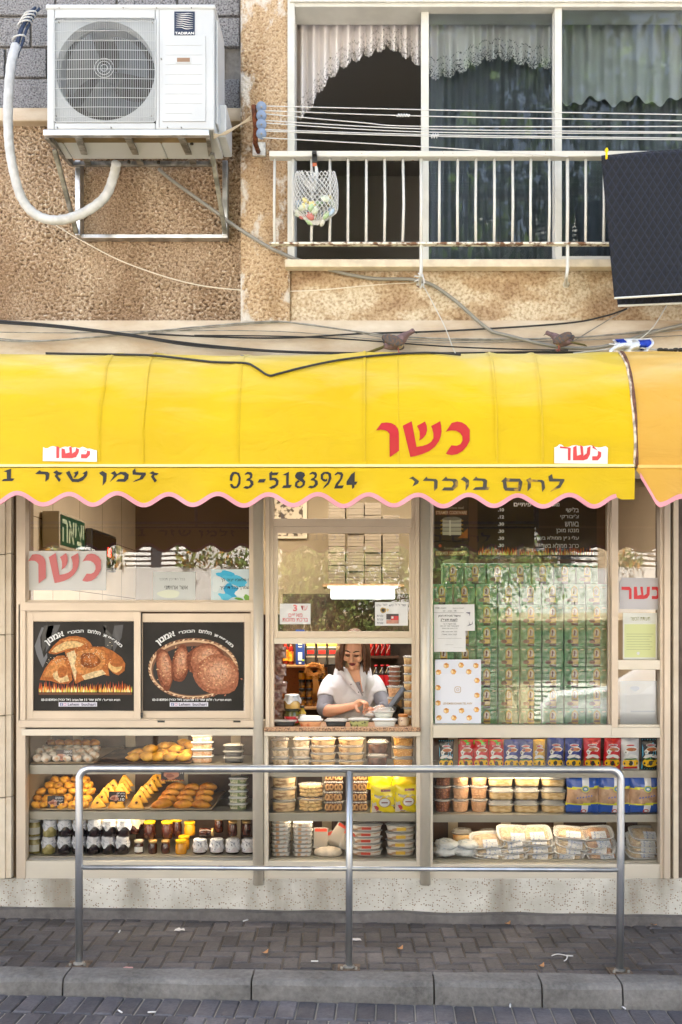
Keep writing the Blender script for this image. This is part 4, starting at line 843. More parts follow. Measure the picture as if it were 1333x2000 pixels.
def bird(px, py, Y, sc, face, lab, back=False):
    t = thing("pigeon", lab, "pigeon", P(px, py, Y), (0, 0, face)); t.scale = (sc,) * 3
    bm_ = mat("dove_pink_brown", "#7a6264", .8, var=.3, vs=30); bl = mat("dove_belly_buff", "#b09a78", .8); wg = mat("dove_wing_slate", "#4a4a50", .8, var=.3, vs=70, col2="#6c5444")
    m = M()   # one continuous body: lofted from tail base to head
    sp_ = [(-.075, .045, .010, .012), (-.05, .05, .024, .022), (-.02, .058, .037, .036), (.015, .068, .043, .045), (.042, .080, .038, .042), (.060, .096, .029, .031), (.071, .110, .022, .023), (.080, .119, .020, .020), (.092, .122, .016, .015), (.101, .119, .006, .007)]
    vs = []; fs = []; n = 14
    for x, z, ry, rz in sp_:
        for j in range(n): a_ = 2 * pi * j / n; vs.append((x + .3 * rz * sin(a_), ry * cos(a_), z + rz * sin(a_)))
    for i in range(len(sp_) - 1):
        for j in range(n): fs.append((i * n + j, (i + 1) * n + j, (i + 1) * n + (j + 1) % n, i * n + (j + 1) % n))
    fs.append(tuple(range(n))); m.add(vs, fs, bm_, True); m.build("body", t)
    for s_ in (-1, 1):
        m = M(); m.ell((-.02, s_ * .036, .066), (.066, .010, .030), wg, 12, 8, (0, .25 + .12, s_ * .06)); m.build("wing", t)
        m = M(); m.tube([(.01, s_ * .014, .035), (.012, s_ * .014, .004), (.03, s_ * .014, .001)], .003, mat("pink_leg", "#b0605a", .6), 5); m.build("leg", t)
    m = M(); m.ell((.005, 0, .047), (.035, .028, .022), bl, 10, 6); m.build("belly_feathers", t)
    m = M(); m.add([(-.06, -.016, .048), (-.06, .016, .048), (-.165, .024, .010), (-.165, -.024, .010), (-.06, -.012, .040), (-.06, .012, .040), (-.165, .022, .006), (-.165, -.022, .006)], [(0, 1, 2, 3), (7, 6, 5, 4), (0, 3, 7, 4), (1, 5, 6, 2), (2, 6, 7, 3)], mat("dove_tail_olive", "#6b6440", .8)); m.build("tail", t)
    m = M(); m.tube([(.100, 0, .119), (.116, 0, .110)], [.004, .001], black, 6); m.build("beak", t)
    for s_ in (-1, 1): m = M(); m.ell((.089, s_ * .0165, .125), (.003, .002, .003), black, 8, 5); m.build("eye", t)
    return t
bird(775, 691, -.15, 1.0, -.1, "brown pigeon perched side-on on the cables, facing right")
bird(1096, 684, -.2, .86, 2.2 - 3.14 + 3.6, "grey pigeon perched with its head tucked above the awning")
fl = thing("flag", "small white and blue flag crumpled on top of the awning", "flag"); fw = mat("flag_white_cloth", (.75, .77, .8), .8); fb_ = mat("flag_blue_cloth", "#1c3fae", .8)
m = M(); fy = -.45
def ff(u, v): return P(1196 + 76 * u + 6 * sin(v * 5), 664 + 24 * v - 8 * sin(u * pi) * (1 - v) * .3 - (12 * max(0, u - .72) * (1 - v)), fy + .03 * sin(u * 14 + v * 4) + .02 * sin(v * 9))
m.sheet(ff, 30, 14, fw, mask=lambda u, v: not ((.05 < u < .28 and v < .18 + u * .3) or (.6 < u < .93 and .05 < v < .85 - abs(u - .8) * 2.6))); m.sheet(ff, 30, 14, fb_, mask=lambda u, v: ((.05 < u < .28 and v < .18 + u * .3) or (.6 < u < .93 and .05 < v < .85 - abs(u - .8) * 2.6))); m.build("cloth", fl, solid=.002)
m = M(); m.tube([P(1190, 672, fy), P(1290, 684, fy)], .004, rope_white, 6); m.build("stick", fl)
m = M()
for i in range(6): m.ell(P(1290 + i * 10, 684 + R.uniform(-1, 1), -.6), (.018, .015, .010), alud, 8, 5)
tag(m.build("dark_rag"), "dark rag lying on the neighbouring awning behind its ridge", "rag")
# ================================================================ pavement handrail
YH = -.86
hr = thing("handrail", "brushed steel tube handrail with three posts at the kerb", "railing")
def HX(p): return X(p, YH)
def HZ(p): return Z(p, YH)
r_ = .0185; m = M(); cr = []
for i in range(9): t = pi - i * pi / 16; cr.append((HX(155 + 22) + U(22, YH) * cos(t), YH, HZ(1501 + 22) + U(22, YH) * sin(t)))
cr2 = []
for i in range(9): t = pi / 2 - i * pi / 16; cr2.append((HX(1213 - 22) + U(22, YH) * cos(t), YH, HZ(1503 + 22) + U(22, YH) * sin(t)))
m.tube([(HX(155), YH, gz(HX(155), YH)), (HX(155), YH, HZ(1600))] + cr + [(HX(500), YH, HZ(1501.5)), (HX(900), YH, HZ(1502))] + cr2 + [(HX(1213), YH, HZ(1650)), (HX(1211), YH, gz(HX(1211), YH))], r_, pipe_steel, 16); m.build("top_tube", hr)
m = M(); m.tube([(HX(682), YH, gz(HX(682), YH)), (HX(683), YH, HZ(1505))], r_ * .92, pipe_steel, 14); m.build("middle_post", hr)
m = M(); m.tube([(HX(155), YH, HZ(1694)), (HX(1212), YH, HZ(1699))], r_ * .62, pipe_steel, 12); m.build("lower_tube", hr)
for px in (155, 682, 1211):
    x = HX(px); z = gz(x, YH) + .002; m = M(); m.box(x - .055, x + .055, YH - .05, YH + .05, z, z + .006, mat("rusty_plate", "#6f5f52", .8, .2, var=.4, vs=30)); 
    for sx in (-1, 1): m.tube([(x + sx * .035, YH - .03, z), (x + sx * .035, YH - .03, z + .018)], .007, steel_old, 6)
    m.ell((x, YH, z + .008), (.030, .030, .014), steel_old, 12, 5); m.build("base_plate", hr, bevel=.001)
# litter on the pavement
def bit(name, px, py, shp, mt, lab, cat, grp=None):
    dist = lambda y: abs(Z(py, y) - gz(X(px, y), y)); ys = [-.02 - .01 * i for i in range(170)]; y = min(ys, key=dist); c = Vector((X(px, y), y, gz(X(px, y), y) + .004)); m = M()
    if shp == 'leaf': a = R.uniform(0, 6); m.sheet(lambda u, v: c + Matrix.Rotation(a, 3, 'Z') @ Vector(((u - .5) * .05, (v - .5) * .026 * sin(pi * min(max(u, .04), .96)), .012 * (u - .5) ** 2 * 4 + .004)), 6, 4, mt)
    elif shp == 'butt': a = R.uniform(0, 3); q = Vector((cos(a), sin(a), 0)) * .018; m.tube([c - q + Vector((0, 0, .004)), c + q + Vector((0, 0, .004))], .004, mt, 6)
    elif shp == 'paper': m.sheet(lambda u, v: c + Vector(((u - .5) * .06 * (1 - .3 * v), (v - .5) * .04, .010 * abs(noise.noise(Vector((u * 4, v * 4, px)))) + .002)), 6, 5, mt)
    else: m.tube(smooth_path([c + Vector((-.045, .02, .004)), c + Vector((-.01, .045, .004)), c + Vector((.03, .02, .004)), c + Vector((.02, -.03, .004)), c + Vector((.002, -.06, .004))], 5), .003, mt, 5)
    tag(m.build(name), lab, cat, grp)
lf = mat("dry_leaf", "#b8865c", .8); wpp = mat("litter_paper", (.68, .66, .66), .8)
bit("dry_leaf", 992, 1807, 'leaf', lf, "curled brown leaf on the pavement under the right window", "leaf"); bit("dry_leaf", 782, 1856, 'leaf', lf, "small tan leaf between the middle post and the right post", "leaf")
bit("dry_leaf", 518, 1864, 'leaf', lf, "pale brown leaf left of the middle post, near the kerb", "leaf"); bit("dry_leaf", 200, 1790, 'leaf', lf, "tan leaf by the wall foot right of the left post", "leaf")
bit("dry_leaf", 1278, 1808, 'leaf', lf, "brown leaf at the right end of the pavement by the wall", "leaf"); bit("dry_leaf", 1058, 1890, 'leaf', lf, "reddish leaf near the kerb left of the right post", "leaf")
bit("paper_scrap", 696, 1837, 'paper', wpp, "crumpled white paper scrap right of the middle post", "paper scrap"); bit("paper_scrap", 352, 1818, 'paper', wpp, "flat pale paper scrap right of the left post", "paper scrap"); bit("paper_scrap", 250, 1894, 'paper', mat("pink_scrap", "#c99a98", .8), "pinkish scrap on the kerb right of the left post", "paper scrap")
bit("plastic_strip", 1097, 1872, 'curl', wpp, "curled white plastic strip on the pavement left of the right post", "plastic strip")
for i, (px, py, lab) in enumerate([(234, 1822, "cigarette end beside the left post's paper scrap"), (480, 1801, "cigarette end near the wall foot below the round mullion"), (615, 1880, "cigarette end on the kerb left of the middle post"), (1235, 1801, "cigarette end by the wall right of the right post"), (1113, 1870, "cigarette end right beside the curled plastic strip"), (997, 1967, "cigarette end on the street at the lower left of the kerb crack"), (235, 1978, "cigarette end on the street at the far left"), (1218, 1969, "cigarette end on the street below the right post"), (297, 1981, "cigarette end on the street right of the far left one")]):
    bit("cigarette_end", px, py, 'butt', wpp, lab, "cigarette end", "cigarette ends on the paving")
# ================================================================ flat printed things: each stands on its own sheet
class Print:
    def __init__(s, Y): s.m = M(); s.Y = Y; s.k = 0; s.n = 0
    def f(s): y = s.Y - s.k * .00035; return lambda u, v: P(u, v, y)
    def up(s): s.k += 1; return s
    def poly(s, pts, mt, up=1):
        if up: s.up()
        s.m.flat(pts, s.f(), mt); return s
    def rect(s, x0, y0, x1, y1, mt, up=1): return s.poly([(x0, y0), (x1, y0), (x1, y1), (x0, y1)], mt, up)
    def blob(s, cx, cy, rx, ry, mt, rot=0, up=1, wob=.05, n=22, a0=0, a1=360):
        r = radians(rot); pts = []; s.n += 1
        for i in range(n):
            t = radians(a0 + (a1 - a0) * i / (n if a1 - a0 >= 360 else n - 1)); w = 1 + wob * sin(3 * t + cx + s.n) + wob * .6 * sin(5 * t + cy); x, y = rx * w * cos(t), ry * w * sin(t); pts.append((cx + x * cos(r) - y * sin(r), cy + x * sin(r) + y * cos(r)))
        return s.poly(pts, mt, up)
    def loaf(s, cx, cy, rx, ry, cols, rot=0, wob=.05):
        for i, c in enumerate(cols): k = 1 - i * .8 / len(cols); s.blob(cx + i * rx * .03, cy - i * ry * .06, rx * k, ry * k, c, rot, 1, wob)
        return s
    def text(s, t, x0, y1, w, h, mt, bold=.01, shear=0, up=1):    # (x0, y1) = bottom left in photo pixels
        if up: s.up()
        f = s.f(); s.m.text(t, lambda u, v: f(x0 + u, y1 - v), w, h, mt, bold, shear); return s
    def arc(s, t, cx, cy, r, a0, a1, h, mt, bold=.02):   # lettering along an arc, angles from vertical
        s.up(); f = s.f(); vs, fs = text_mesh(t, bold, 0); x0 = min(v.x for v in vs); x1 = max(v.x for v in vs)
        def g(v): a = radians(a0 + (a1 - a0) * (v.x - x0) / (x1 - x0)); rr = r + v.y * h; return f(cx + rr * sin(a), cy - rr * cos(a))
        s.m.add([g(v) for v in vs], fs, mt); return s
    def build(s, name, label, cat, group=None, parent=None):
        o = s.m.build(name, parent)
        return tag(o, label, cat, group) if label else o
def pm(h, r=.5): return mat("print_" + h[1:], h, r)
def pb(h): return mat("printed_bake_" + h[1:], h, .5, var=.28, vs=75, spec=.2)
def flames(p, x0, x1, y, n, hmax, seed):
    rr = random.Random(seed)
    for cols, hs, wd in ((("#b8481c", "#8a2f16"), 1.0, 3.2), (("#f0922a", "#e2701c"), .8, 2.6), (("#ffe27a", "#fff2b0", "#d8d860"), .55, 1.9)):
        p.up()
        for i in range(n):
            x = x0 + (x1 - x0) * (i + rr.random()) / n; h = hmax * hs * rr.uniform(.35, 1); l = rr.uniform(-1.5, 1.5); w = wd * rr.uniform(.6, 1.2)
            p.poly([(x - w / 2, y), (x - w * .6 + l * .3, y - h * .35), (x + l, y - h), (x + w * .5 + l * .3, y - h * .4), (x + w / 2, y)], pm(rr.choice(cols)), 0)
def poster_base(x0, y0, x1, y1, Y):
    p = Print(Y); p.rect(x0, y0, x1, y1, mat("poster_dark", "#141210", .4, col2="#292523", vs=5, lo=.35, hi=.7, spec=.25), 0); return p
crust = [pb(c) for c in ("#8f4f25", "#b46a35", "#cf8a4d", "#dfa468", "#ecc08a")]; crustl = [pb(c) for c in ("#a5672f", "#cf9550", "#e3b877", "#efd3a0")]; pie = [pb(c) for c in ("#7c4630", "#a2654a", "#b67a5c", "#c78d6d", "#d3a082")]
# poster 1: seeded samsa over flames
p = poster_base(66, 1214, 262, 1388, -.0145)
for k, (a_, cx) in enumerate([(1, 92), (1.3, 100), (-1, 215), (.8, 230)]): p.poly([(cx - 6, 1222), (cx + 14 * a_, 1220), (cx + 8, 1245), (cx - 4 - 5 * a_, 1275), (cx - 9, 1262), (cx - 10, 1240)], mat("poster_smoke%d" % (k % 2), ("#2e2c2a", "#3c3c40")[k % 2], .3), k == 0)
p.poly([(68, 1262), (76, 1240), (82, 1225), (86, 1226), (79, 1245), (80, 1262), (86, 1285), (92, 1275), (93, 1284), (84, 1304), (78, 1292), (72, 1278)], mat("poster_smoke2", "#66676c", .4))
p.poly([(95, 1274), (104, 1262), (118, 1249), (135, 1243), (150, 1242), (166, 1246), (176, 1254), (181, 1262), (165, 1264), (140, 1268), (110, 1278), (98, 1277)], crust[1]); p.poly([(100, 1273), (110, 1262), (128, 1253), (150, 1252), (165, 1258), (158, 1263), (132, 1267), (110, 1275)], pb("#e2bd84")); p.poly([(120, 1250), (150, 1245), (172, 1254), (170, 1258), (150, 1250), (126, 1253)], crust[2])
p.poly([(78, 1328), (88, 1306), (100, 1290), (112, 1281), (126, 1280), (134, 1290), (139, 1310), (142, 1328), (134, 1336), (118, 1336), (100, 1330)], crust[1]); p.poly([(84, 1322), (96, 1300), (108, 1288), (124, 1286), (130, 1300), (133, 1318), (124, 1326), (104, 1322)], crust[2]); p.poly([(103, 1316), (112, 1310), (125, 1322), (132, 1318), (136, 1330), (118, 1334), (106, 1326)], pb("#dcbb88")); p.blob(122, 1312, 9, 12, crust[1], 20)
p.poly([(127, 1273), (150, 1266), (175, 1263), (202, 1263), (222, 1272), (238, 1284), (245, 1296), (244, 1310), (232, 1319), (222, 1315), (212, 1305), (214, 1320), (204, 1318), (190, 1312), (178, 1322), (160, 1330), (148, 1336), (142, 1318), (134, 1296)], crust[1])
p.poly([(130, 1276), (146, 1270), (152, 1290), (150, 1312), (148, 1330), (142, 1312), (136, 1292)], pb("#e2c596")); p.poly([(152, 1272), (185, 1266), (205, 1272), (206, 1296), (196, 1308), (170, 1318), (152, 1316), (146, 1300)], crust[2]); p.blob(176, 1290, 20, 15, crust[0], 10); p.blob(178, 1288, 14, 10, crust[1], 10)
p.blob(226, 1300, 14, 13, crustl[2], 0); p.blob(228, 1294, 13, 9, crust[1], 10); p.poly([(160, 1320), (182, 1312), (200, 1308), (208, 1316), (190, 1322), (166, 1328)], pb("#e2c596"))
p.up(); rr = random.Random(3)
for i in range(90): x, y = rr.gauss(178, 20), rr.gauss(1286, 13); p.poly([(x - .8, y), (x, y - .6), (x + .8, y), (x, y + .6)], pm("#f6e6c4") if i % 9 else pm("#2b1a12"), 0)
for i in range(30): x, y = rr.gauss(112, 9), rr.gauss(1290, 4); p.poly([(x - .8, y), (x, y - .6), (x + .8, y), (x, y + .6)], pm("#f6e6c4"), 0)
flames(p, 76, 258, 1352, 60, 24, 5); p.rect(76, 1353, 258, 1357, pm("#6a3a1c"))
def poster_text(p, dx):
    p.arc(heb("אמנון"), 162 + dx, 1345, 110, -39, -19, 15, white_ink, .04); p.arc(heb("הבוכרי"), 162 + dx, 1345, 110, -15, 1, 8, white_ink, .03); p.arc(heb("הלחם"), 162 + dx, 1345, 110, 5, 18, 9, white_ink, .03); p.arc(heb("מאפיית"), 162 + dx, 1345, 110, 21, 43, 8, white_ink, .03)
    p.text("03-5183924 ", 81 + dx, 1369, 30, 4.6, white_ink, .03); p.text(heb("(תל כביר)").replace(")", "#").replace("(", ")").replace("#", "("), 113 + dx, 1369.5, 26, 5.6, white_ink, .03); p.text(heb("תל-אביב"), 141 + dx, 1369, 22, 4.6, white_ink, .03); p.text("11", 165.5 + dx, 1369, 5, 4.6, white_ink, .03)
    p.text(heb("זלמן שזר"), 173 + dx, 1370, 25, 6, white_ink, .03); p.text(heb("חנות המפעל :"), 200 + dx, 1369, 35, 4.6, white_ink, .03)
    p.rect(115 + dx, 1371.5, 190 + dx, 1380, pm("#d9d6e4")); p.rect(118 + dx, 1373, 123 + dx, 1378.5, pm("#3b5998")); p.text("f", 119.4 + dx, 1378.3, 2.4, 4.6, white_ink, .03); p.rect(124.5 + dx, 1373, 130 + dx, 1378.5, pm("#c9a0bd")); p.blob(127.2 + dx, 1375.7, 1.5, 1.5, white_ink); p.text("Lehem", 133 + dx, 1378.5, 22, 5.6, pm("#3a3550"), .015); p.text("buchari", 160 + dx, 1378.5, 27, 5.6, pm("#3a3550"), .015)
poster_text(p, 0); p.build("poster", "dark poster of seeded triangular pastries over flames in the left sliding window", "poster", "bakery posters")
# poster 2: basket of fried pies
p = poster_base(280, 1216, 476, 1388, .0085)
bk_ = [pm("#d9b48e"), pm("#7a4f36"), pm("#a87a58")]
p.poly([(290 + 88 * (1 + cos(radians(t))) + 0, 1306 + 60 * sin(radians(t))) for t in range(0, 360, 10)], bk_[1]); p.poly([(293 + 85 * (1 + cos(radians(t))), 1306 + 56 * sin(radians(t))) for t in range(0, 360, 10)], bk_[0]); p.poly([(296 + 82 * (1 + cos(radians(t))), 1307 + 53 * sin(radians(t))) for t in range(0, 360, 10)], bk_[1]); p.poly([(299 + 78 * (1 + cos(radians(t))), 1310 + 48 * sin(radians(t))) for t in range(0, 360, 10)], pm("#1f1a18"))
p.up()
for i in range(56): t = radians(i * 360 / 56); x, y = 378 + 86 * cos(t), 1306 + 57 * sin(t); p.blob(x, y, 3.2, 1.6, pm(("#e8cda8", "#b78a63")[i % 2]), math.degrees(t) + 60, 0, 0, 6)
p.loaf(322, 1307, 16, 42, pie, -8); p.loaf(353, 1297, 17, 37, pie, 8); p.loaf(403, 1291, 38, 34, pie, 0, .03); p.loaf(424, 1318, 45, 39, pie[1:], 12, .04)
p.up(); rr = random.Random(8)
for i in range(170):
    cx, cy, sx, sy = rr.choice([(322, 1307, 7, 18), (353, 1297, 7, 16), (403, 1288, 15, 12), (424, 1318, 19, 15), (424, 1318, 19, 15)]); x, y = rr.gauss(cx, sx), rr.gauss(cy, sy); p.blob(x, y, rr.uniform(1, 2.6), rr.uniform(.6, 1.5), rr.choice([pm("#d9a878"), pm("#a5654a"), pm("#e2b888"), pm("#96583e")]), rr.uniform(0, 180), 0, .1, 7)
poster_text(p, 217); p.build("poster", "dark poster of fried pies in a round wicker basket in the right sliding window", "poster", "bakery posters")
# decal and sheets behind the upper left window
GY = .003
p = Print(GY + .006); p.rect(57, 1076, 208, 1153, paper, 0); p.build("paper_sheet", "white sheet taped behind the faded red lettering in the upper left window", "paper sheet", "papers on the glass")
p = Print(GY)
for g in KSR: p.poly([(55 + (x - 90) / 1110 * 143, 1080 + (y - 77) / 426 * 59) for x, y in g], pink_ink, g is KSR[0])
p.build("window_lettering", "faded red Hebrew word stuck on the upper left window pane", "lettering")
p = Print(GY + .004); p.rect(300, 1117, 382, 1172, pm("#cfd3d2"), 0); p.text(heb("בכל הדרכין תמכני"), 312, 1135, 50, 7, pm("#8a8f90"), .0); p.text(heb("אשר ארויתני"), 322, 1151, 45, 7, pm("#3d4244"), .005); p.blob(330, 1160, 22, 8, pm("#dfe3d0"))
p.build("prayer_sheet", "pale prayer sheet with grey Hebrew lines left of the blue cloud one", "paper sheet", "papers on the glass")
p = Print(GY + .004); p.rect(413, 1112, 496, 1173, pm("#cfe0e6"), 0)
for x, y, a_, b_, c in ((445, 1125, 20, 9, "#35b4e0"), (462, 1135, 24, 10, "#4cc0e6"), (452, 1155, 16, 14, "#2ea9dc"), (440, 1166, 12, 7, "#5cc6e8"), (425, 1140, 11, 16, "#dfe9ec"), (478, 1158, 17, 12, "#e3ebec"), (485, 1168, 10, 5, "#7db24a"), (470, 1171, 12, 2.5, "#6aa53e")): p.blob(x, y, a_, b_, pm(c), 20, 1, .18)
p.text(heb("כי מלאכיו יצוה לך"), 432, 1137, 58, 8, ink, .008); p.text(heb("לשמרך בכל דרכיך"), 430, 1152, 62, 8, ink, .008)
p.build("prayer_sheet", "sky-blue prayer sheet with white clouds in the corner of the upper left window", "paper sheet", "papers on the glass")
# papers on the serving sash
p = Print(-.0005 + .0); p.Y = -.001
p.rect(547, 1179, 607, 1219, paper, 0); p.text(heb("עד"), 588, 1192, 13, 9, pink_ink, .0, .1); p.text("3", 573, 1194, 8, 13, pink_ink, .04); p.text(heb("מאפים"), 564, 1205, 27, 7, pink_ink, .015); p.text(heb("ברכת מזונות"), 552, 1214, 50, 7, pink_ink, .015); p.build("hatch_note", "white note with red Hebrew handwriting at the lower left of the raised sash", "note", "papers on the glass")
p = Print(-.001); p.rect(733, 1176, 797, 1222, paper, 0)
for k in range(5): p.text(heb("אפשר לשלם")[k:k + 3], 736 + k * 12, 1184 - k % 2, 9, 4, pm("#555a70"), -.0)
p.blob(749, 1192, 6, 5.5, pm("#a5894a")); p.blob(749, 1192, 3.6, 3.4, pm("#2b2b2b")); p.poly([(757, 1188), (760, 1191), (757, 1195)], pm("#d8b84a")); p.rect(755, 1199, 779, 1210, pm("#4a4346")); p.rect(764, 1203, 779, 1211, pm("#c73a3f")); p.rect(765, 1204, 769, 1208, paper); p.rect(755, 1211, 779, 1218, pm("#c08a78"))
for k in range(3): p.text(heb("שטרות"), 737, 1205 + k * 7, 12, 4, pm("#6a6f80"), 0)
p.build("payment_note", "white note with a banknote picture at the lower right of the raised sash", "note", "papers on the glass")
# papers on the big right window
p = Print(GY + .006); p.poly([(848, 1181), (927, 1180), (928, 1232), (910, 1232), (910, 1273), (848, 1273)], paper, 0)
p.text(heb("לשכת הרבנות"), 885, 1189, 22, 2.6, ink, 0); p.text(heb("המועצה הדתית"), 851, 1189, 21, 2.6, ink, 0); p.text(heb("תל - אביב - יפו"), 866, 1194.5, 26, 3, ink, 0); p.rect(848, 1196.5, 906, 1197, ink)
p.text(heb("אישור מכירת חמץ"), 856, 1206, 44, 5, ink, .008); p.text(heb('לשנת תשפ"ג'), 861, 1213, 33, 5.4, ink, .01); p.rect(861, 1213.8, 894, 1214.3, ink)
for k, (y, x, w) in enumerate([(1220, 866, 25), (1224, 861, 36), (1229, 864, 30), (1235.5, 863, 30), (1240.5, 863, 30)]): p.text(heb(["בזה לאשר כי מר", "לחם בוכרי מכר לנו את", "כל החמץ שברשותו", "מכר את חמצו כדין", 'לערב פסח תשפ"ג'][k]), x, y, w, 3, pm("#444444"), 0)
p.rect(855, 1246.5, 902, 1247, pm("#888888")); p.rect(870, 1259, 886, 1259.4, pm("#999999")); p.rect(886, 1265, 905, 1265.3, pm("#999999"))
p.poly([(911, 1196), (919, 1195.5), (918, 1204), (917, 1199), (911, 1197)], pm("#666677")); p.poly([(916, 1211), (918, 1219), (922, 1219), (923, 1212), (923.5, 1219), (920, 1221), (911, 1223.5), (917, 1220)], pm("#666677"))
p.build("certificate", "white typed certificate with Hebrew lines above the bread patterned sheet", "certificate", "papers on the glass")
p = Print(GY + .006); p.rect(850, 1288, 940, 1413, pm("#d8dbe6"), 0); p.rect(862, 1316, 928, 1385, pm("#dcdee8")); bc = [pm("#c8843a"), pm("#ecd3a0"), pm("#e3b060")]
for x, y in ((872, 1300), (901, 1299), (930, 1300), (857, 1313), (886, 1312), (916, 1312), (932, 1329), (856, 1343), (932, 1358), (856, 1373), (872, 1388), (902, 1388), (931, 1386), (858, 1402), (887, 1402), (917, 1402)):
    a_ = R.uniform(-.6, .6); q = lambda dx, dy: (x + dx * cos(a_) - dy * sin(a_), y + dx * sin(a_) + dy * cos(a_)); p.k = 2
    p.poly([q(-5, -3), q(0, -5.5), q(5, -3), q(5, 3), q(0, 5.5), q(-5, 3)], bc[0], 0); p.k = 3; p.poly([q(-4.4, -2.4), q(0, -.6), q(0, 4.6), q(-4.4, 2.6)], bc[1], 0); p.poly([q(.5, -.5), q(4.4, -2.4), q(4.4, 2.4), q(.5, 4.6)], bc[2], 0)
p.k = 5; gd = pm("#b08a4a")
for rr2, c in ((6.2, gd), (5.2, pm("#dcdee8")), (2.9, gd), (2.0, pm("#dcdee8"))): p.up().poly([(894.5 + rr2 * (abs(cos(t)) ** .6) * (1 if cos(t) > 0 else -1) if rr2 > 4 else 894.5 + rr2 * cos(t), 1347 + rr2 * (abs(sin(t)) ** .6) * (1 if sin(t) > 0 else -1) if rr2 > 4 else 1347 + rr2 * sin(t)) for t in [i * pi / 12 for i in range(24)]], c, 0)
p.text("LEHEM.BUCHARI.TEL.AVIV", 866, 1376, 57, 4, gd, .004); p.build("social_media_sheet", "white sheet patterned with little bread cubes in the lower corner of the right window", "paper sheet", "papers on the glass")
# narrow window: sign, certificate, white document
p = Print(GY + .004); p.poly([(1216, 1128), (1290, 1129), (1290, 1191), (1211, 1189), (1210, 1136)], pm("#c9c6ca"), 0)
for g in KSB: p.poly([(1219.5 + (x) * .73, 1146 + y * .86) for x, y in g], pm("#dd4046"), g is KSB[0])
p.build("kosher_sign", "grey-white sign with a bold red Hebrew word in the narrow right pane", "sign")
p = Print(GY + .006); p.rect(1217, 1197, 1284, 1288, pm("#dfe0d8"), 0); p.rect(1220, 1219, 1281, 1284, pm("#d6dca0"))
for k in range(7): p.rect(1224, 1238 + k * 5, 1277 - (k * 13 % 9), 1238.7 + k * 5, pm("#9aa07c"), k == 0)
p.text(heb("תעודת הכשר"), 1232, 1212, 38, 7, pm("#a5a87a"), 0); p.blob(1247, 1276, 3, 3, paper); p.build("certificate", "yellow-green certificate in a clear sleeve in the narrow right pane", "certificate", "papers on the glass")
p = Print(.016); p.rect(1212, 1330, 1284, 1416, pm("#c3cad2"), 0); p.blob(1240, 1345, 9, 5, pm("#8fa5c9")); p.rect(1232, 1388, 1280, 1391, pm("#9aa8bb")); p.build("certificate", "pale grey document leaning in the small lower right pane", "certificate", "papers on the glass")
# menu board inside, cookware boxes, exit sign, display, framed print
p = Print(.55)
fx = lambda x, y=.55: CX + (x - CX) * 1.0
p.rect(933, 940, 1166, 1092, mat("menu_board_black", "#1c1412", .3), 0); flames(p, 936, 1010, 1084, 26, 22, 4); flames(p, 1016, 1160, 1084, 44, 20, 9)
wi = mat("menu_white", (.8, .8, .8), .5)
for k, (t, w, pr) in enumerate([("בלישי", 25, ".10"), ("צ'יבורקי", 36, ".12"), ("באחש", 27, ".30"), ("מנטו מוכן", 44, ".30"), ("עלי גפן ממולא בשר", 84, ".30"), ("כרוב ממולא בשר", 73, ".30")]):
    y = 999 + k * 13.9; p.text(heb(t), 1131 - w, y + 1.5, w, 9.5, wi, .01, 0, k == 0); p.text(pr, 973, y, 12, 6.5, wi, .04, 0, 0)
p.text(heb("מאפה בשר"), 1055, 989, 38, 7, wi, .02); p.text(heb("פיתיים"), 1004, 989, 34, 7, wi, .02)
p.build("menu_board", "dark menu board with white Hebrew dishes and prices behind the right window", "menu board")
for k, (y0, y1) in enumerate([(965, 1056), (1056.5, 1102)]):
    t = thing("cookware_box", ("upper", "lower")[k] + " dark carton picturing a steamer pot behind the right window", "carton", group="steamer pot cartons")
    m = M(); m.pbox(848, y0, 916, 1056 if not k else 1110, .42, .70, mat("carton_dark_brown", "#2e211b", .45)); m.build("carton", t, bevel=.002)
    p = Print(.417); 
    p.poly([(895, y1 - 5), (914, y1 - 24), (914, y1 - 5)], pm("#b0682c"), 0) if not k else p.blob(860, 1066, 3, 3, pm("#c0502a"), 0, 0)
    if not k:
        p.rect(851, 997, 913, 1006, pm("#7a3d1c")); p.text("STEAMER COOKWARE", 852, 1004.5, 60, 6.5, pm("#e0cdb0"), .01); p.text("Stainless steel", 872, 994, 34, 5, pm("#b8a890"), 0)
        for j in range(4): p.poly([(864, 1014 + j * 8), (902, 1014 + j * 8), (901, 1021 + j * 8), (865, 1021 + j * 8)], pm(("#c9c2b4", "#d9d3c6")[j % 2]), j == 0); p.blob(863, 1017 + j * 8, 2.4, 1.6, pm("#b58a3a"), 0, 0); p.blob(903, 1017 + j * 8, 2.4, 1.6, pm("#b58a3a"), 0, 0)
        p.blob(883, 1013, 18, 3.6, pm("#8c867a")); p.blob(883, 1009, 2, 1.6, pm("#4a4036")); p.rect(878, 1016, 881, 1046, pm("#f0ebe0"))
    else:
        p.text("Stainless steel", 868, 1073, 34, 4.6, pm("#b8a890"), 0); p.rect(851, 1076, 913, 1085, pm("#8c4a22")); p.text("STEAMER COOKWARE", 852, 1084, 60, 6.5, pm("#e0cdb0"), .01); p.blob(883, 1097, 18, 5, pm("#b8b0a0")); p.blob(883, 1090, 3, 2, pm("#4a4036"))
    p.build("printed_face", None, None, None, t)
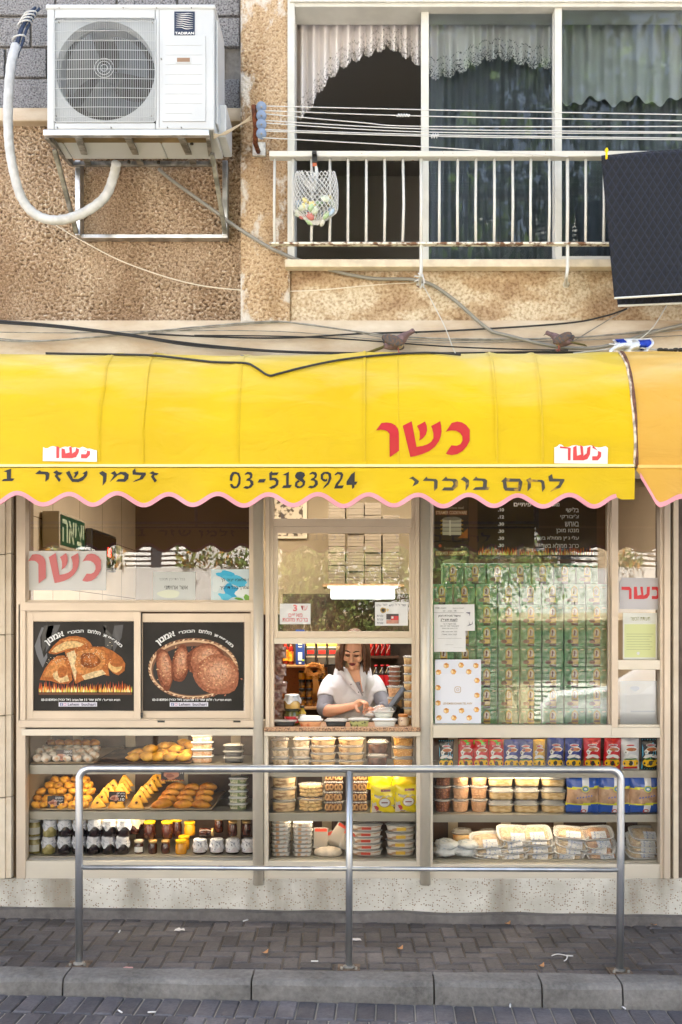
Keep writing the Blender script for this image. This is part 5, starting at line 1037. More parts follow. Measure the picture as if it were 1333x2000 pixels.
def wallsign(name, y0, y1, z0, z1, dep, body, face_col, txt, tcol, label, cat, tw_, th_, cen):
    t = thing(name, label, cat); m = M(); x = XL + .012; m.box(x, x + dep, y0, y1, z0, z1, body); m.build("housing", t, bevel=.008)
    m = M(); m.box(x + dep, x + dep + .004, y0 + .015, y1 - .015, z0 + .02, z1 - .02, face_col); m.build("face", t)
    m = M(); w = (y1 - y0) * tw_; h = (z1 - z0) * th_; m.text(txt, lambda u, v: Vector((x + dep + .006, (y0 + y1) / 2 + cen - w / 2 + u, (z0 + z1) / 2 - h / 2 + v)), w, h, tcol, .02); m.build("lettering", t)
wallsign("exit_sign", .45, 1.0, 2.14, 2.37, .11, mat("cream_plastic", "#a8987c", .5), mat("exit_green", "#16402a", .4), heb("יציאה"), mat("exit_letters", "#a8b090", .4), "green exit sign with white Hebrew letters high on the left shop wall", "exit sign", .86, .62, 0)
wallsign("led_display", 1.40, 2.08, 2.08, 2.36, .05, black, mat("led_glass", (.02, .012, .01), .2), "18", mat("red_led", (.6, .02, .01), .5, emit=(1, .05, .02), es=.8), "dark number display showing red digits beside the exit sign", "display", .14, .26, .12)
t = thing("framed_print", "framed city print hanging on the back wall left of the pastry cartons", "picture"); m = M(); yq = 1.9; m.pbox(520, 960, 600, 1052, yq, yq + .02, mat("cream_frame", "#d8c8a4", .5)); m.build("frame", t, bevel=.004)
m = M(); m.pbox(524, 962, 592, 1047, yq - .004, yq, mat("city_engraving", "#cbb795", .6, col2="#4a3a2a", vs=26, lo=.44, hi=.52)); m.build("print", t)
m = M(); m.pbox(500, 935, 820, 1200, 1.94, 1.98, mat("beige_partition", "#a08c6c", .8)); tag(m.build("partition"), "beige partition board standing behind the serving window", "partition")
# ================================================================ goods
def at(k, row, px, Y, dz=0): return Vector((X(px, Y), Y, sz(k, row) + dz))
lampm = mat("warm_tube_light", (1, .9, .7), .5, emit=(1, .80, .54), es=7)
lampm2 = mat("soft_tube_light", (1, .9, .7), .5, emit=(1, .78, .5), es=4)
lampc = mat("tube_light_cap", (.7, .7, .68), .5)
for k, row, px0, px1, Y, lab in (("left", -1, 330, 470, .075, "warm tube light under the counter of the left display"), ("left", 0, 120, 300, .075, "warm tube light under the top shelf of the left display"), ("left", 1, 190, 430, .075, "warm tube light under the middle shelf of the left display"), ("middle", -1, 560, 780, .075, "warm tube light under the counter of the middle display"),
        ("middle", 0, 560, 780, .075, "warm tube light under the top shelf of the middle display"), ("middle", 1, 545, 660, .075, "warm tube light under the middle shelf of the middle display"), ("right", 0, 895, 1080, .075, "warm tube light under the top shelf of the right display"), ("right", 1, 890, 1160, .075, "warm tube light under the middle shelf of the right display"), ("right", -1, 900, 1200, .075, "warm tube light at the top of the right display")):
    z = (Z(1424) if row < 0 else sz(k, row) - .012) - .016
    t = thing("tube_light", lab, "tube light", group="tube lights in the display cases"); m = M(); m.tube([(X(px0, Y) + .02, Y, z), (X(px1, Y) - .02, Y, z)], .009, lampm2 if k == "right" and row == 1 else lampm, 8); m.build("tube", t); m = M(); m.box(X(px0, Y), X(px1, Y), Y - .012, Y + .012, z + .010, z + .02, lampc)
    m.tube([(X(px0, Y), Y, z), (X(px0, Y) + .02, Y, z)], .011, lampc, 8); m.tube([(X(px1, Y) - .02, Y, z), (X(px1, Y), Y, z)], .011, lampc, 8); m.build("holder", t)
dough = mat("golden_crust", "#e6a03c", .42, col2="#b3641e", vs=22, lo=.38, hi=.56, rnd=.12, bump=.002, bs=40, sss=.05)
dough2 = mat("yellow_crust", "#f2b840", .45, col2="#d08a28", vs=18, lo=.35, hi=.55, rnd=.1, bump=.002, bs=50)
sugar = mat("sugared_crust", "#fbefe0", .8, col2="#dba873", vs=22, lo=.34, hi=.50, rnd=.06)
traym = mat("baking_paper", "#b9a283", .7, var=.1, vs=7); trayd = mat("dark_baking_tray", "#3a2c22", .6, col2="#6b4c34", vs=20, lo=.4, hi=.6)
foil = mat("foil_cloth", (.62, .64, .68), .35, .45, var=.2, vs=40, bump=.004, bs=60)
def tray(k, row, xs, name, label, mt, rise, y0=.065, y1=.46):
    a, b, c, d = xs; m = M(); z = sz(k, row); q = [Vector((X(a, y0), y0, z + .004)), Vector((X(b, y0), y0, z + .004)), Vector((X(c, y1), y1, z + .004 + rise)), Vector((X(d, y1), y1, z + .004 + rise))]
    m.sheet(lambda u, v: q[0].lerp(q[1], u).lerp(q[3].lerp(q[2], u), v) + Vector((0, 0, .008 * (max(0, abs(u - .5) - .46) / .04) ** 2 + .003 * noise.noise(Vector((u * 6, v * 6, 1))))), 40, 12, mt)
    for s_, e_ in ((0, 3), (1, 2), (0, 1)): m.tube([q[s_] + Vector((0, 0, .004)), q[e_] + Vector((0, 0, .004))], .0035, mt, 6)
    tag(m.build(name, solid=.0015), label, "tray"); return lambda px, Y, dz=0: Vector((X(px, Y), Y, z + .008 + rise * (Y - y0) / (y1 - y0) + dz))
def lumpy(r, mt, name, fn=None, seg=14):
    m = M(); sd = R.random() * 50; m.ell((0, 0, r[2]), r, mt, seg, 9, None, fn or (lambda d: 1 + .05 * noise.noise(d * 2.2 + Vector((sd, 0, 0))))); return m.build(name)
# --- left case, top shelf
tp = tray('left', 0, (62, 184, 240, 122), "tray", "paper-lined tray of white sugared buns at the left of the top shelf", traym, .045)
pro = lumpy((.030, .029, .022), sugar, "sugared_bun")
for r in range(5):
    for i in range(6 if r < 4 else 5): Y = .085 + r * .062; inst(pro, tp(74 + i * 19.5 + r * 2 + R.uniform(-1.5, 1.5) + (11 if r % 2 else 0), Y, (.012 if r in (2, 3) else 0)), (R.uniform(-.2, .2), R.uniform(-.2, .2), R.uniform(0, 6)), f"white sugared bun, {ORD[i]} from the left in the {ORD[r]} row from the glass", "sugared buns on the tray", R.uniform(.92, 1.06), "bun")
pro = lumpy((.033, .027, .022), dough, "golden_bun")
for i in range(6): inst(pro, tp(100 + i * 17, .40, .018), (0, .15, R.uniform(-.3, .3)), f"golden bun, {ORD[i]} from the left along the back edge of the sugared bun tray", "golden buns behind the sugared ones", 1, "bun")
tp = tray('left', 0, (183, 372, 400, 240), "tray", "dark baking tray holding the croissants on the top shelf", trayd, .05)
def crois(d):
    rdg = 1 + .10 * abs(sin(d.x * 9)); return Vector((d.x * .052, d.y * .024 * rdg * (1 - .4 * d.x * d.x) + .022 * d.x * d.x, d.z * .024 * rdg * (1 - .5 * d.x * d.x)))
m = M(); m.ell((0, 0, .02), (1, 1, 1), dough2, 18, 12, None, crois); pro = m.build("croissant")
n_ = 0
for r, (cnt, x0) in enumerate([(5, 262), (5, 270), (4, 300), (3, 335)]):
    for i in range(cnt): inst(pro, tp(x0 + i * 24 + R.uniform(-3, 3), .10 + r * .085, .006 + .022 * (i % 2) * (r > 0)), (R.uniform(-.2, .2), R.uniform(-.2, .2), R.uniform(-.5, .9)), f"glazed croissant, {ORD[i]} from the left in the {ORD[r]} row on the dark tray", "croissants on the dark tray", R.uniform(.95, 1.1), "croissant")
def price(name, k, row, x0, y0, x1, y1, Y, l1, l2, pr, label, img=None):
    p = Print(Y); p.rect(x0, y0, x1, y1, mat("price_card_dark", "#2d211f", .4), 0); w = x1 - x0; h = y1 - y0
    if img: p.blob(x0 + w * .34, y0 + h * .62, w * .26, h * .28, pm("#c78a70"), 0, 1, .15); p.blob(x0 + w * .28, y0 + h * .66, w * .12, h * .14, pm("#8f4f3a"), 0, 1, .2)
    if l1: p.text(l1, x0 + w * .48, y0 + h * .30, w * .46, h * .2, white_ink, .02); p.text(l2, x0 + w * .42, y0 + h * .52, w * .52, h * .13, white_ink, .01)
    p.text(pr, x0 + w * .58, y0 + h * .90, w * .34, h * .27, white_ink, .03); p.build(name, label, "price card", "price cards in the left display")
price("price_card", 'left', 0, 110, 1464, 142, 1487, .07, heb("כיסנה"), heb("ריבה"), ".12", "dark price card reading 12 among the sugared buns", 1)
# containers
def tub(name, r, h, cont, fill=.9, taper=.88, q=None, sx=1, sy=1, lid="clear", dome=0, n=20, lab=None, shell=True):
    t = bpy.data.objects.new(name, None); S.collection.objects.link(t); t.empty_display_size = .05
    m = M(); a = r * taper; top = r * (taper + (1 - taper) * fill)
    m.lathe([(0, .001), (a * .96, .001), (a * .97, .004), (top * .965, h * fill * .93), (top * .8, h * fill), (0, h * fill * 1.02)], cont, n, sx=sx, sy=sy, q=q); m.build("contents", t)
    if shell:
        m = M(); m.lathe([(top * .97, h * fill * .93), (r, h), (r + .004, h), (r + .004, h + .003), (r - .002, h + .002)], mat("hazy_rim", (.8, .8, .78), .2, alpha=.5), n, sx=sx, sy=sy, q=q); m.build("container", t)
    lm_ = {"clear": mat("clear_lid", (.85, .84, .82), .12, alpha=.30), "white": mat("white_plastic_lid", (.72, .73, .74), .4), "black": black, "haze": mat("hazy_plastic", (.75, .73, .70), .3, alpha=.45)}[lid]
    m = M(); dm = dome or .004; m.lathe([(r + .005, h), (r + .0055, h + .004), (r * .93, h + .006), (r * .9, h + .004 + dm * .75), (r * .7, h + .005 + dm), (0, h + .005 + dm)], lm_, n, sx=sx, sy=sy, q=q); m.build("lid", t)
    if lab: m = M(); m.bx((0, -r * sy * 1.0 - .0012 if not q else -r * sy - .002, h * .5), (r * .6, .001, h * .5), lab); m.build("label", t)
    return t
def place(pro, k, row, cols, label, group, cat, hh, Y=.12, jit=1.5, rz=0, names=None):   # cols: (px, count[, Y])
    for ci, c in enumerate(cols):
        px, n = c[0], c[1]; y = c[2] if len(c) > 2 else Y
        for j in range(n):
            pos = "" if n == 1 else ", " + (["bottom", "top"] if n == 2 else ["bottom", "middle", "top"] if n == 3 else ["lowest"] + [ORD[z] + " from the bottom" for z in range(1, n - 1)] + ["topmost"])[j] + " of its stack"
            nm = names[ci] if names else "" if len(cols) == 1 else f"{ORD[ci]} stack from the left" if n > 1 else f"{ORD[ci]} from the left"
            inst(pro, at(k, row, px + R.uniform(-jit, jit) * .4, y, j * hh), (0, 0, rz + R.uniform(-.12, .12)), f"{label}{chr(44) + chr(32) + nm if nm else str()}{pos}", group, None, cat)
salad = mat("pale_orange_salad", "#d59a6a", .5, col2="#e8cdb0", vs=60, lo=.4, hi=.6)
pro = tub("salad_box", .052, .035, salad, .85, .92, 6, 1.15, .8, "white"); place(pro, 'left', 0, [(396, 4, .15)], "white-lidded box of pale orange pastries", "boxes on the top shelf", "food box", .041)
blk_food = mat("dark_tray_food", "#7a5248", .4, col2="#c9a79a", vs=30, lo=.4, hi=.6)
pro = tub("black_tray_box", .050, .028, black, .9, .92, 6, 1.1, .8, "haze", .006, shell=False); place(pro, 'left', 0, [(457, 3, .15)], "black food tray with clear lid beside the mullion", "black trays on the top shelf", "food box", .036)
# --- left case, middle shelf
tp = tray('left', 1, (56, 178, 225, 110), "tray", "tray piled with round seeded pastries on the middle shelf", traym, .03)
seeds = mat("seeded_crust", "#ecae3a", .42, col2="#a8591a", vs=30, lo=.34, hi=.50, rnd=.12, bump=.003, bs=90)
m = M(); m.ell((0, 0, .019), (.033, .030, .021), seeds, 16, 10, None, lambda d: 1 + .24 * noise.noise(d * 2.1) + .10 * noise.noise(d * 6)); pro = m.build("seeded_pastry")
for r, (cnt, x0, dz) in enumerate([(6, 68, 0), (6, 74, .026), (6, 82, .052), (5, 96, .076), (4, 108, .096)]):
    for i in range(cnt): inst(pro, tp(x0 + i * 19.5 + R.uniform(-2, 2), .095 + r * .055, dz), (R.uniform(-.5, .3), R.uniform(-.3, .3), R.uniform(0, 6)), f"round seeded pastry, {ORD[i]} from the left in the {ORD[r]} tier of the pile", "seeded pastries on the middle shelf", R.uniform(.94, 1.08), "pastry")
tp = tray('left', 1, (174, 292, 330, 232), "tray", "tray of upright triangular pastries on the middle shelf", traym, .035)
m = M(); tri = [(-.048, 0), (-.03, .035), (-.006, .066), (.006, .066), (.03, .035), (.048, 0), (.02, -.004), (-.02, -.004)]
vs = [(x * s_, y, z * s_ + (1 - s_) * .03) for y, s_ in ((-.012, .82), (-.007, 1), (.007, 1), (.012, .82)) for x, z in tri]; fs = [(j * 8 + i, j * 8 + (i + 1) % 8, (j + 1) * 8 + (i + 1) % 8, (j + 1) * 8 + i) for j in range(3) for i in range(8)] + [tuple(reversed(range(8))), tuple(range(24, 32))]
m.add(vs, fs, dough2, True); m.ell((0, -.0125, .030), (.008, .003, .007), mat("browned_filling", "#6a3516", .6, var=.4, vs=60), 10, 6); pro = m.build("triangle_pastry")
for c, (x0, cnt) in enumerate([(192, 5), (228, 6), (266, 7)]):
    for j in range(cnt): inst(pro, tp(x0 + j * (7 if c != 1 else 3.5), .09 + j * .042, .012 * j + (.012 if j else 0)), (-.25 + R.uniform(-.1, .1), R.uniform(-.15, .15), R.uniform(-.2, .2)), f"folded triangle pastry, {ORD[j]} from the glass in the {ORD[c]} row of the tray", "triangle pastries on the middle shelf", R.uniform(.95, 1.08), "pastry")
tp = tray('left', 1, (290, 413, 440, 340), "tray", "paper-lined tray of folded turnovers on the middle shelf", traym, .04)
def turn(d):
    w = 1 + .05 * sin(d.x * 14); return Vector((d.x * .060, d.y * .034 * w * (1 - .3 * d.x ** 2), (d.z * .027 + .008 * (1 - abs(d.x))) * w))
m = M(); m.ell((0, 0, .016), (1, 1, 1), dough, 18, 10, None, turn); pro = m.build("turnover")
for r, (cnt, x0, dx) in enumerate([(3, 320, 37), (3, 326, 36), (3, 336, 33), (3, 345, 29)]):
    for i in range(cnt): inst(pro, tp(x0 + i * dx + R.uniform(-3, 3), .10 + r * .075, .012 * r), (-.35 if r else -.1, R.uniform(-.15, .15), R.uniform(-.35, .25)), f"golden folded turnover, {ORD[i]} from the left in the {ORD[r]} row", "turnovers on the middle shelf", R.uniform(.95, 1.08), "turnover")
herb = mat("chopped_green_herbs", "#6f7f52", .6, col2="#cfcab0", vs=75, lo=.42, hi=.58)
pro = tub("herb_box", .044, .028, herb, .9, .92, 6, 1.15, .8, "white"); place(pro, 'left', 1, [(466, 5, .13)], "clear box of chopped green herbs", "herb boxes", "food box", .0375)
price("price_card", 'left', 1, 93, 1554, 126, 1577, .07, heb("כיסנים"), heb("פטריות"), ".10", "dark price card reading 10 in front of the seeded pastries", 1); price("price_card", 'left', 1, 213, 1546, 246, 1566, .08, heb("ביצ'ק"), heb("תפו"), ".10", "dark price card reading 10 above the triangle pastries", 1)
p = Print(.032); p.rect(315, 1506, 360, 1526, mat("price_card_dark"), 0); p.blob(335, 1514, 15, 8, pm("#c78a70"), 0, 1, .15); p.blob(332, 1515, 8, 4, pm("#9a5a48"), 0, 1, .1); flames(p, 316, 359, 1526, 16, 6, 2); p.text(".14", 350, 1512, 8, 4, white_ink, .02); p.build("price_card", "picture price card reading 14 hanging from the top shelf edge", "price card", "price cards in the left display")
# --- left case, bottom: jars
def jar(name, r, h, body, lid, kind="screw", label=None, lidh=.012, wst=.85):
    t = bpy.data.objects.new(name, None); S.collection.objects.link(t)
    m = M(); m.lathe([(0, 0), (r * .9, 0), (r, .006), (r * 1.01, h * .35), (r, h * .72), (r * wst, h * .88), (r * wst, h)], body, 20); m.build("glass_body", t)
    m = M()
    if kind == "screw": m.lathe([(r * wst + .003, h - .003), (r * wst + .004, h + lidh - .002), (r * wst, h + lidh), (0, h + lidh)], lid, 20)
    else:
        n = 32; vs = [(0, 0, h + .008)]; fs = []; rings = [(r * wst, .008), (r * wst + .005, .001), (r * wst + .002, -.008), (r * 1.06, -.018), (r * 1.12, -.026)]
        for k, (q, dz) in enumerate(rings):
            for j in range(n): a_ = 2 * pi * j / n; cor = abs(cos(2 * a_ + .6)) ** 3; e = (k >= 3) * cor; vs.append((q * (1 + .05 * e + .04 * sin(9 * a_) * (k > 1)) * cos(a_), q * (1 + .05 * e + .04 * sin(9 * a_) * (k > 1)) * sin(a_), h + dz - .011 * e * (k - 2 if k > 2 else 0)))
        for j in range(n): fs.append((0, 1 + j, 1 + (j + 1) % n))
        for k in range(4):
            for j in range(n): fs.append((1 + k * n + j, 1 + (k + 1) * n + j, 1 + (k + 1) * n + (j + 1) % n, 1 + k * n + (j + 1) % n))
        m.add(vs, fs, lid, True)
    m.build("cloth_cover" if kind != "screw" else "lid", t)
    if label:
        m = M(); n = 12; vs = []; 
        for zz in (h * .16, h * .62):
            for j in range(n + 1): a_ = -pi / 2 - 1.15 + 2.3 * j / n; vs.append((r * 1.025 * cos(a_), r * 1.025 * sin(a_), zz))
        m.add(vs, [(j, j + 1, n + 2 + j, n + 1 + j) for j in range(n)], label, True); m.build("label", t)
    return t
jd = mat("dark_jam_jar", "#1e1012", .12, var=.3, vs=14, coat=.6); jr = mat("brown_jam_jar", "#4a2114", .12, var=.4, vs=16, coat=.6); jo = mat("olive_jar", "#8c8148", .15, col2="#b9ae7a", vs=26, lo=.4, hi=.6, coat=.6, kind='noise'); hon = mat("honey_jar", "#d99415", .15, coat=.6, var=.1, vs=5); ylid = mat("yellow_lid", "#f0b90a", .4); glid = mat("gold_lid", "#c9a66a", .35, .6)
clo = mat("printed_paper_cover", "#d6d8e0", .7, col2="#8f96a8", vs=90, lo=.38, hi=.46, bump=.003, bs=30); clot = mat("cream_cloth_cover", "#dcc9a8", .8, var=.15, vs=50, bump=.002, bs=60)
lb1 = mat("jam_label", "#c9c4cc", .5, col2="#a8485a", vs=70, lo=.34, hi=.38)
pj = jar("olive_jar", .036, .085, jo, mat("white_lid", (.75, .76, .78), .4), "screw", mat("white_label", (.7, .7, .68), .5)); place(pj, 'left', 2, [(68, 2, .11)], "white-lidded jar of olives at the left end", "olive jars", "jar", .100)
pj = jar("covered_jar", .033, .078, jd, clo, "cloth"); pj2 = jar("covered_jar", .033, .078, jo, clo, "cloth"); pj3 = jar("covered_jar", .033, .078, jr, clot, "cloth"); _used.discard("covered_jar")
def jars(pro, lst, lab, grp, hh=.0, nm="jar", sc=1):
    for i, (px, Y, dz) in enumerate(lst): inst(pro, at('left', 2, px, Y, dz), (0, 0, R.uniform(0, 6) if nm != "front" else R.uniform(-.2, .2)), lab[i] if isinstance(lab, list) else f"{lab}, {ORD[i]} from the left", grp, sc, "jar")
jars(pj2, [(96, .10, 0), (98, .10, .1)], ["lower paper-covered jar of pickled fruit beside the olive jars", "upper paper-covered jar of pickled fruit beside the olive jars"], "paper-covered jars", nm="front", sc=1.17)
jars(pj, [(126 + 28.5 * i, .10, 0) for i in range(5)], "dark jam jar with patterned paper cover in the lower front row", "paper-covered jars", nm="front", sc=1.17)
jars(pj, [(127 + 29 * i, .105, .1) for i in range(5)], "dark jam jar with patterned paper cover in the upper front row", "paper-covered jars", nm="front", sc=1.17)
jars(pj3, [(112 + 30 * i, .175, .098) for i in range(6)], "cream-covered jam jar in the second row back", "cream-covered jars", sc=1.1); jars(pj3, [(120 + 30 * i, .245, .110) for i in range(6)], "cream-covered jam jar in the third row back", "cream-covered jars", sc=1.1)
pj = jar("jam_jar", .026, .066, jr, glid, "screw", None); jars(pj, [(299, .10, 0), (324, .10, 0)], ["gold-lidded brown jam jar left of the other one like it", "gold-lidded brown jam jar left of the honey"], "brown jam jars", nm="front")
pj = jar("jam_jar", .026, .066, jr, mat("cream_lid", "#d9cbb0", .5), "screw", mat("white_label")); inst(pj, at('left', 2, 272, .10), (0, 0, 0), "squat jar with a cream lid and big white label below the honey", "brown jam jars", None, "jar")
pj = jar("amber_jar", .030, .082, jr, ylid, "screw", None); jars(pj, [(293, .15, .075), (327, .15, .075), (345, .22, .075)], ["tall amber jar with yellow lid, left of three", "tall amber jar with yellow lid, middle of three", "tall amber jar with yellow lid, right and rearmost of three"], "amber jars", sc=1.12)
pj = jar("honey_jar", .030, .062, hon, ylid, "screw", None); jars(pj, [(354, .09, 0), (360, .16, .01), (371, .20, .085)], ["front yellow-lidded honey jar on the case floor", "second yellow-lidded honey jar just behind the front one", "upper yellow-lidded honey jar standing on the others"], "honey jars", sc=1.1)
pj = jar("labelled_jam_jar", .033, .062, jd, clo, "cloth", lb1); jars(pj, [(391, .10, 0), (424, .10, 0), (455, .10, 0), (486, .10, 0)], ["labelled jam jar with grey cover, first right of the honey", "labelled jam jar with grey cover, second right of the honey", "labelled jam jar with grey cover, third right of the honey", "labelled jam jar with grey cover, hard against the mullion"], "labelled jam jars", nm="front", sc=1.22)
pj = jar("tall_jar", .027, .075, jr, glid, "screw", None); jars(pj, [(455, .12, .1), (482, .12, .1), (428, .22, .1)], ["tall brown jar standing left of the pair above the labelled jars", "tall brown jar at the far right above the labelled jars", "tall brown jar with a red label further back"], "tall brown jars"); pj = jar("tall_jar", .024, .072, jr, glid, "screw", None)
inst(pj, at('left', 2, 390, .12, .118), (0, pi / 2, .1), "brown jam jar lying on its side on top of the labelled jars", None, None, "jar")
# --- middle case
cream = mat("halva_cream", "#ddcbb0", .6, col2="#a8906c", vs=50, lo=.4, hi=.6); cook = mat("pale_cookies", "#e6c490", .55, col2="#8f6038", vs=26, lo=.36, hi=.5, kind='noise'); datem = mat("dark_dates", "#3c211c", .3, col2="#6a4436", vs=24, lo=.4, hi=.6, bump=.004, bs=30)
nuts = mat("brown_nuts", "#cf9d74", .45, kind='voronoi', vs=95, col2="#e8c39a", lo=.05, hi=.45, bump=.004, bs=95); nutd = mat("dark_nuts", "#6a3c28", .45, kind='voronoi', vs=90, col2="#a87048", lo=.1, hi=.5, bump=.004, bs=90); nuty = mat("yellow_nuts", "#c98f3c", .45, kind='voronoi', vs=95, col2="#e8c070", lo=.05, hi=.45, bump=.004, bs=95)
pro = tub("halva_box", .051, .050, cream, .9, .86, 5, 1, .9, "clear", .012); place(pro, 'middle', 0, [(549, 3, .14), (589, 3, .14)], "box of cream halva", "halva boxes", "food box", .054)
pro = tub("cookie_tub", .077, .034, cook, .92, .9, None, 1, .8, "clear", .008); place(pro, 'middle', 0, [(631, 4, .14), (686, 4, .14)], "round tub of cookies", "cookie tubs on the top shelf", "food tub", .042)
pro = tub("date_tub", .062, .062, datem, .92, .9, None, 1, .8, "clear", .014); place(pro, 'middle', 0, [(738, 2, .14)], "clear tub of dark dates under the counter", "date tubs", "food tub", .078)
pro = tub("nut_tub", .060, .052, nuty, .95, .9, 4, 1, .8, "clear", .012); place(pro, 'middle', 0, [(788, 3)], "clear tub of golden nuts at the right of the top shelf", "golden nut tubs", "food tub", .062)
crackr = mat("round_crackers", "#e0c59a", .55, col2="#8f6a44", vs=14, lo=.4, hi=.52, stretch=(1, 1, 5)); ballm = mat("round_cookies", "#e6c48c", .5)
pro = tub("cracker_tub", .071, .062, crackr, .95, .92, None, 1, .85, "clear", .006); place(pro, 'middle', 1, [(555, 3)], "clear tub of thin crackers at the left of the middle shelf", "cracker tubs", "food tub", .071)
def balls_tub():
    t = bpy.data.objects.new("cookie_ball_tub", None); S.collection.objects.link(t); m = M()
    for l in range(3):
        for j in range(9): a_ = 2 * pi * j / 9 + l * .35; m.ell((.050 * cos(a_), .042 * sin(a_), .014 + l * .021), (.020, .019, .0125), ballm, 9, 6)
    m.build("cookies", t); m = M(); m.lathe([(.070, .06), (.072, .068), (.076, .070), (.076, .074), (.05, .080), (0, .080)], MATS["clear_lid"], 20, sy=.85); m.build("container", t); return t
bt_ = balls_tub(); place(bt_, 'middle', 1, [(608, 2)], "clear tub of round pale cookies on the middle shelf", "round cookie tubs", "food tub", .083)
def palmier():
    t = bpy.data.objects.new("palmier_box", None); S.collection.objects.link(t); m = M(); pmt = mat("palmier_pastry", "#c99a66", .5, var=.2, vs=40); pmd = mat("palmier_swirl", "#7a4a2a", .6)
    for s_ in (-1, 1):
        for q in (-1, 1): m.tube([(s_ * .026 + q * .011 + .009 * cos(a_) * q, -.036, .028 + .015 * sin(a_) - .004) for a_ in [i * pi / 7 for i in range(14)]], .0058, pmt if q > 0 else MATS["palmier_pastry"], 6, closed=True)
    m.box(-.048, .048, -.028, .03, .002, .048, pmd); m.build("pastries", t)
    m = M(); m.lathe([(.054, .046), (.056, .05), (.06, .052), (.052, .058), (0, .060)], MATS["clear_lid"], 20, q=5, sy=.78); m.build("container", t)
    m = M()
    for i in range(12): m.tube([(-.052 + i * .0095, -.045, .049), (-.052 + i * .0095, -.046, .056)], .0022, mat("clear_crimp", (.7, .62, .55), .2), 4)
    m.build("crimped_edge", t); return t
place(palmier(), 'middle', 1, [(652, 4), (700, 4)], "box of heart-shaped palmiers", "palmier boxes", "pastry box", .0585)
def bag(name, w, h, d, base, graphics, crimp=True, back=None):
    t = bpy.data.objects.new(name, None); S.collection.objects.link(t); m = M(); sd = R.uniform(0, 20)
    def f(u, v, o=0.):
        e = max(0., sin(pi * min(max(u, 0), 1))) ** .45 * max(0., sin(pi * min(max(v, 0), 1))) ** .4; wz = .0035 * noise.noise(Vector((u * 5 + sd, v * 6, 0))) + .003 * sin(u * 9 + v * 12 + sd) * (1 - e * .5); return Vector(((u - .5) * w * (1 - .05 * sin(pi * v)), -d * e - wz - o, v * h))
    m.sheet(f, 16, 20, base); m.sheet(lambda u, v: Vector((f(u, v).x, -f(u, v).y * .8, v * h)), 8, 10, base); m.build("pouch", t)
    m = M(); m._f = f
    for g in graphics: m.flat([(a_, b_) for a_, b_ in g[0]], lambda u, v, o=g[2]: f(u, v, o), g[1], 1)
    m.build("print", t); return t
def ring(cx, cy, rx, ry, n=12): return [(cx + rx * cos(2 * pi * i / n), cy + ry * sin(2 * pi * i / n)) for i in range(n)]
def seedbag(name, base, top, label_m=None, stripe=None):
    w_ = mat("print_white", (.75, .75, .75), .4); br_ = mat("print_brown", "#b5693a", .4); yl_ = mat("print_sunflower", "#f2c21a", .4); dk_ = mat("print_black", (.03, .03, .03), .4); gr_ = mat("print_green", "#3f7d3a", .4); rd_ = mat("print_red", "#b3242e", .4)
    g = [([(0.02, .84), (.98, .84), (.98, .985), (.02, .985)], top, .0012), (ring(.5, .80, .28, .045), w_, .002), (ring(.5, .80, .24, .025), rd_, .0028), ([(.12, .60), (.3, .72), (.7, .76), (.92, .68), (.8, .60), (.45, .62), (.3, .55)], w_, .002), (ring(.55, .67, .30, .055), br_, .003), (ring(.25, .58, .10, .08), w_, .003), (ring(.22, .58, .03, .03), dk_, .004), ([(.08, .40), (.2, .49), (.5, .52), (.8, .49), (.94, .40), (.8, .38), (.5, .43), (.2, .38)], w_, .003), (ring(.5, .22, .42, .12), yl_, .0025), (ring(.2, .24, .15, .1), yl_, .003), (ring(.8, .24, .15, .1), yl_, .003), (ring(.5, .23, .12, .085), dk_, .0036), (ring(.16, .22, .05, .04), dk_, .0036), (ring(.86, .22, .05, .04), dk_, .0036), ([(.1, .34), (.9, .34), (.8, .38), (.2, .38)], gr_, .0026)]
    if stripe: g = [([(.04 + i * .14, .02), (.09 + i * .14, .02), (.09 + i * .14, .98), (.04 + i * .14, .98)], stripe, .0013) for i in range(7)] + g[1:]
    if label_m: g = g + [([(.12, .05), (.88, .05), (.88, .12), (.12, .12)], rd_, .0038)]
    return bag(name, .098, .185, .022, base, g)
B = lambda n, h: mat("foil_" + n, h, .28, coat=.5)
kinds = {'stripe': seedbag("snack_bag", B("black", "#1a1d22"), B("cyan", "#58b9e0"), None, B("cyan", "#58b9e0")), 'red': seedbag("snack_bag", B("red", "#c8202c"), B("green", "#4aa832")), 'blue': seedbag("snack_bag", B("blue", "#22388c"), B("blue2", "#31489c")), 'white': seedbag("snack_bag", B("silver", "#c9cbd2"), B("silver", "#c9cbd2"), 1), 'gold': seedbag("snack_bag", B("gold", "#d8a83c"), B("gold2", "#e0b850"))}
kinds['fullred'] = seedbag("snack_bag", B("red", "#c8202c"), B("red2", "#d0342c")); kk = {}
seq = [('stripe', 871, 1, "black and cyan striped seed bag at the left end of the row"), ('red', 909, 1, "red and green seed bag, first of three"), ('red', 939, 1, "red and green seed bag, second of three"), ('red', 969, 1, "red and green seed bag, third of three"), ('blue', 999, 1, "small blue seed bag next to the red and green ones"), ('blue', 1027, 1, "small blue seed bag left of the gold one"), ('gold', 1052, .82, "slim gold seed bag"), ('blue', 1083, 1.1, "large blue seed bag right of the gold one"), ('blue', 1119, 1.1, "large blue seed bag left of the all-red ones"), ('fullred', 1157, 1.1, "all-red seed bag, left of two"), ('fullred', 1194, 1.1, "all-red seed bag, right of two"), ('white', 1231, 1.16, "silver-white bag with a red strip"), ('stripe', 1269, 1.16, "black and cyan striped bag at the right end of the row")]
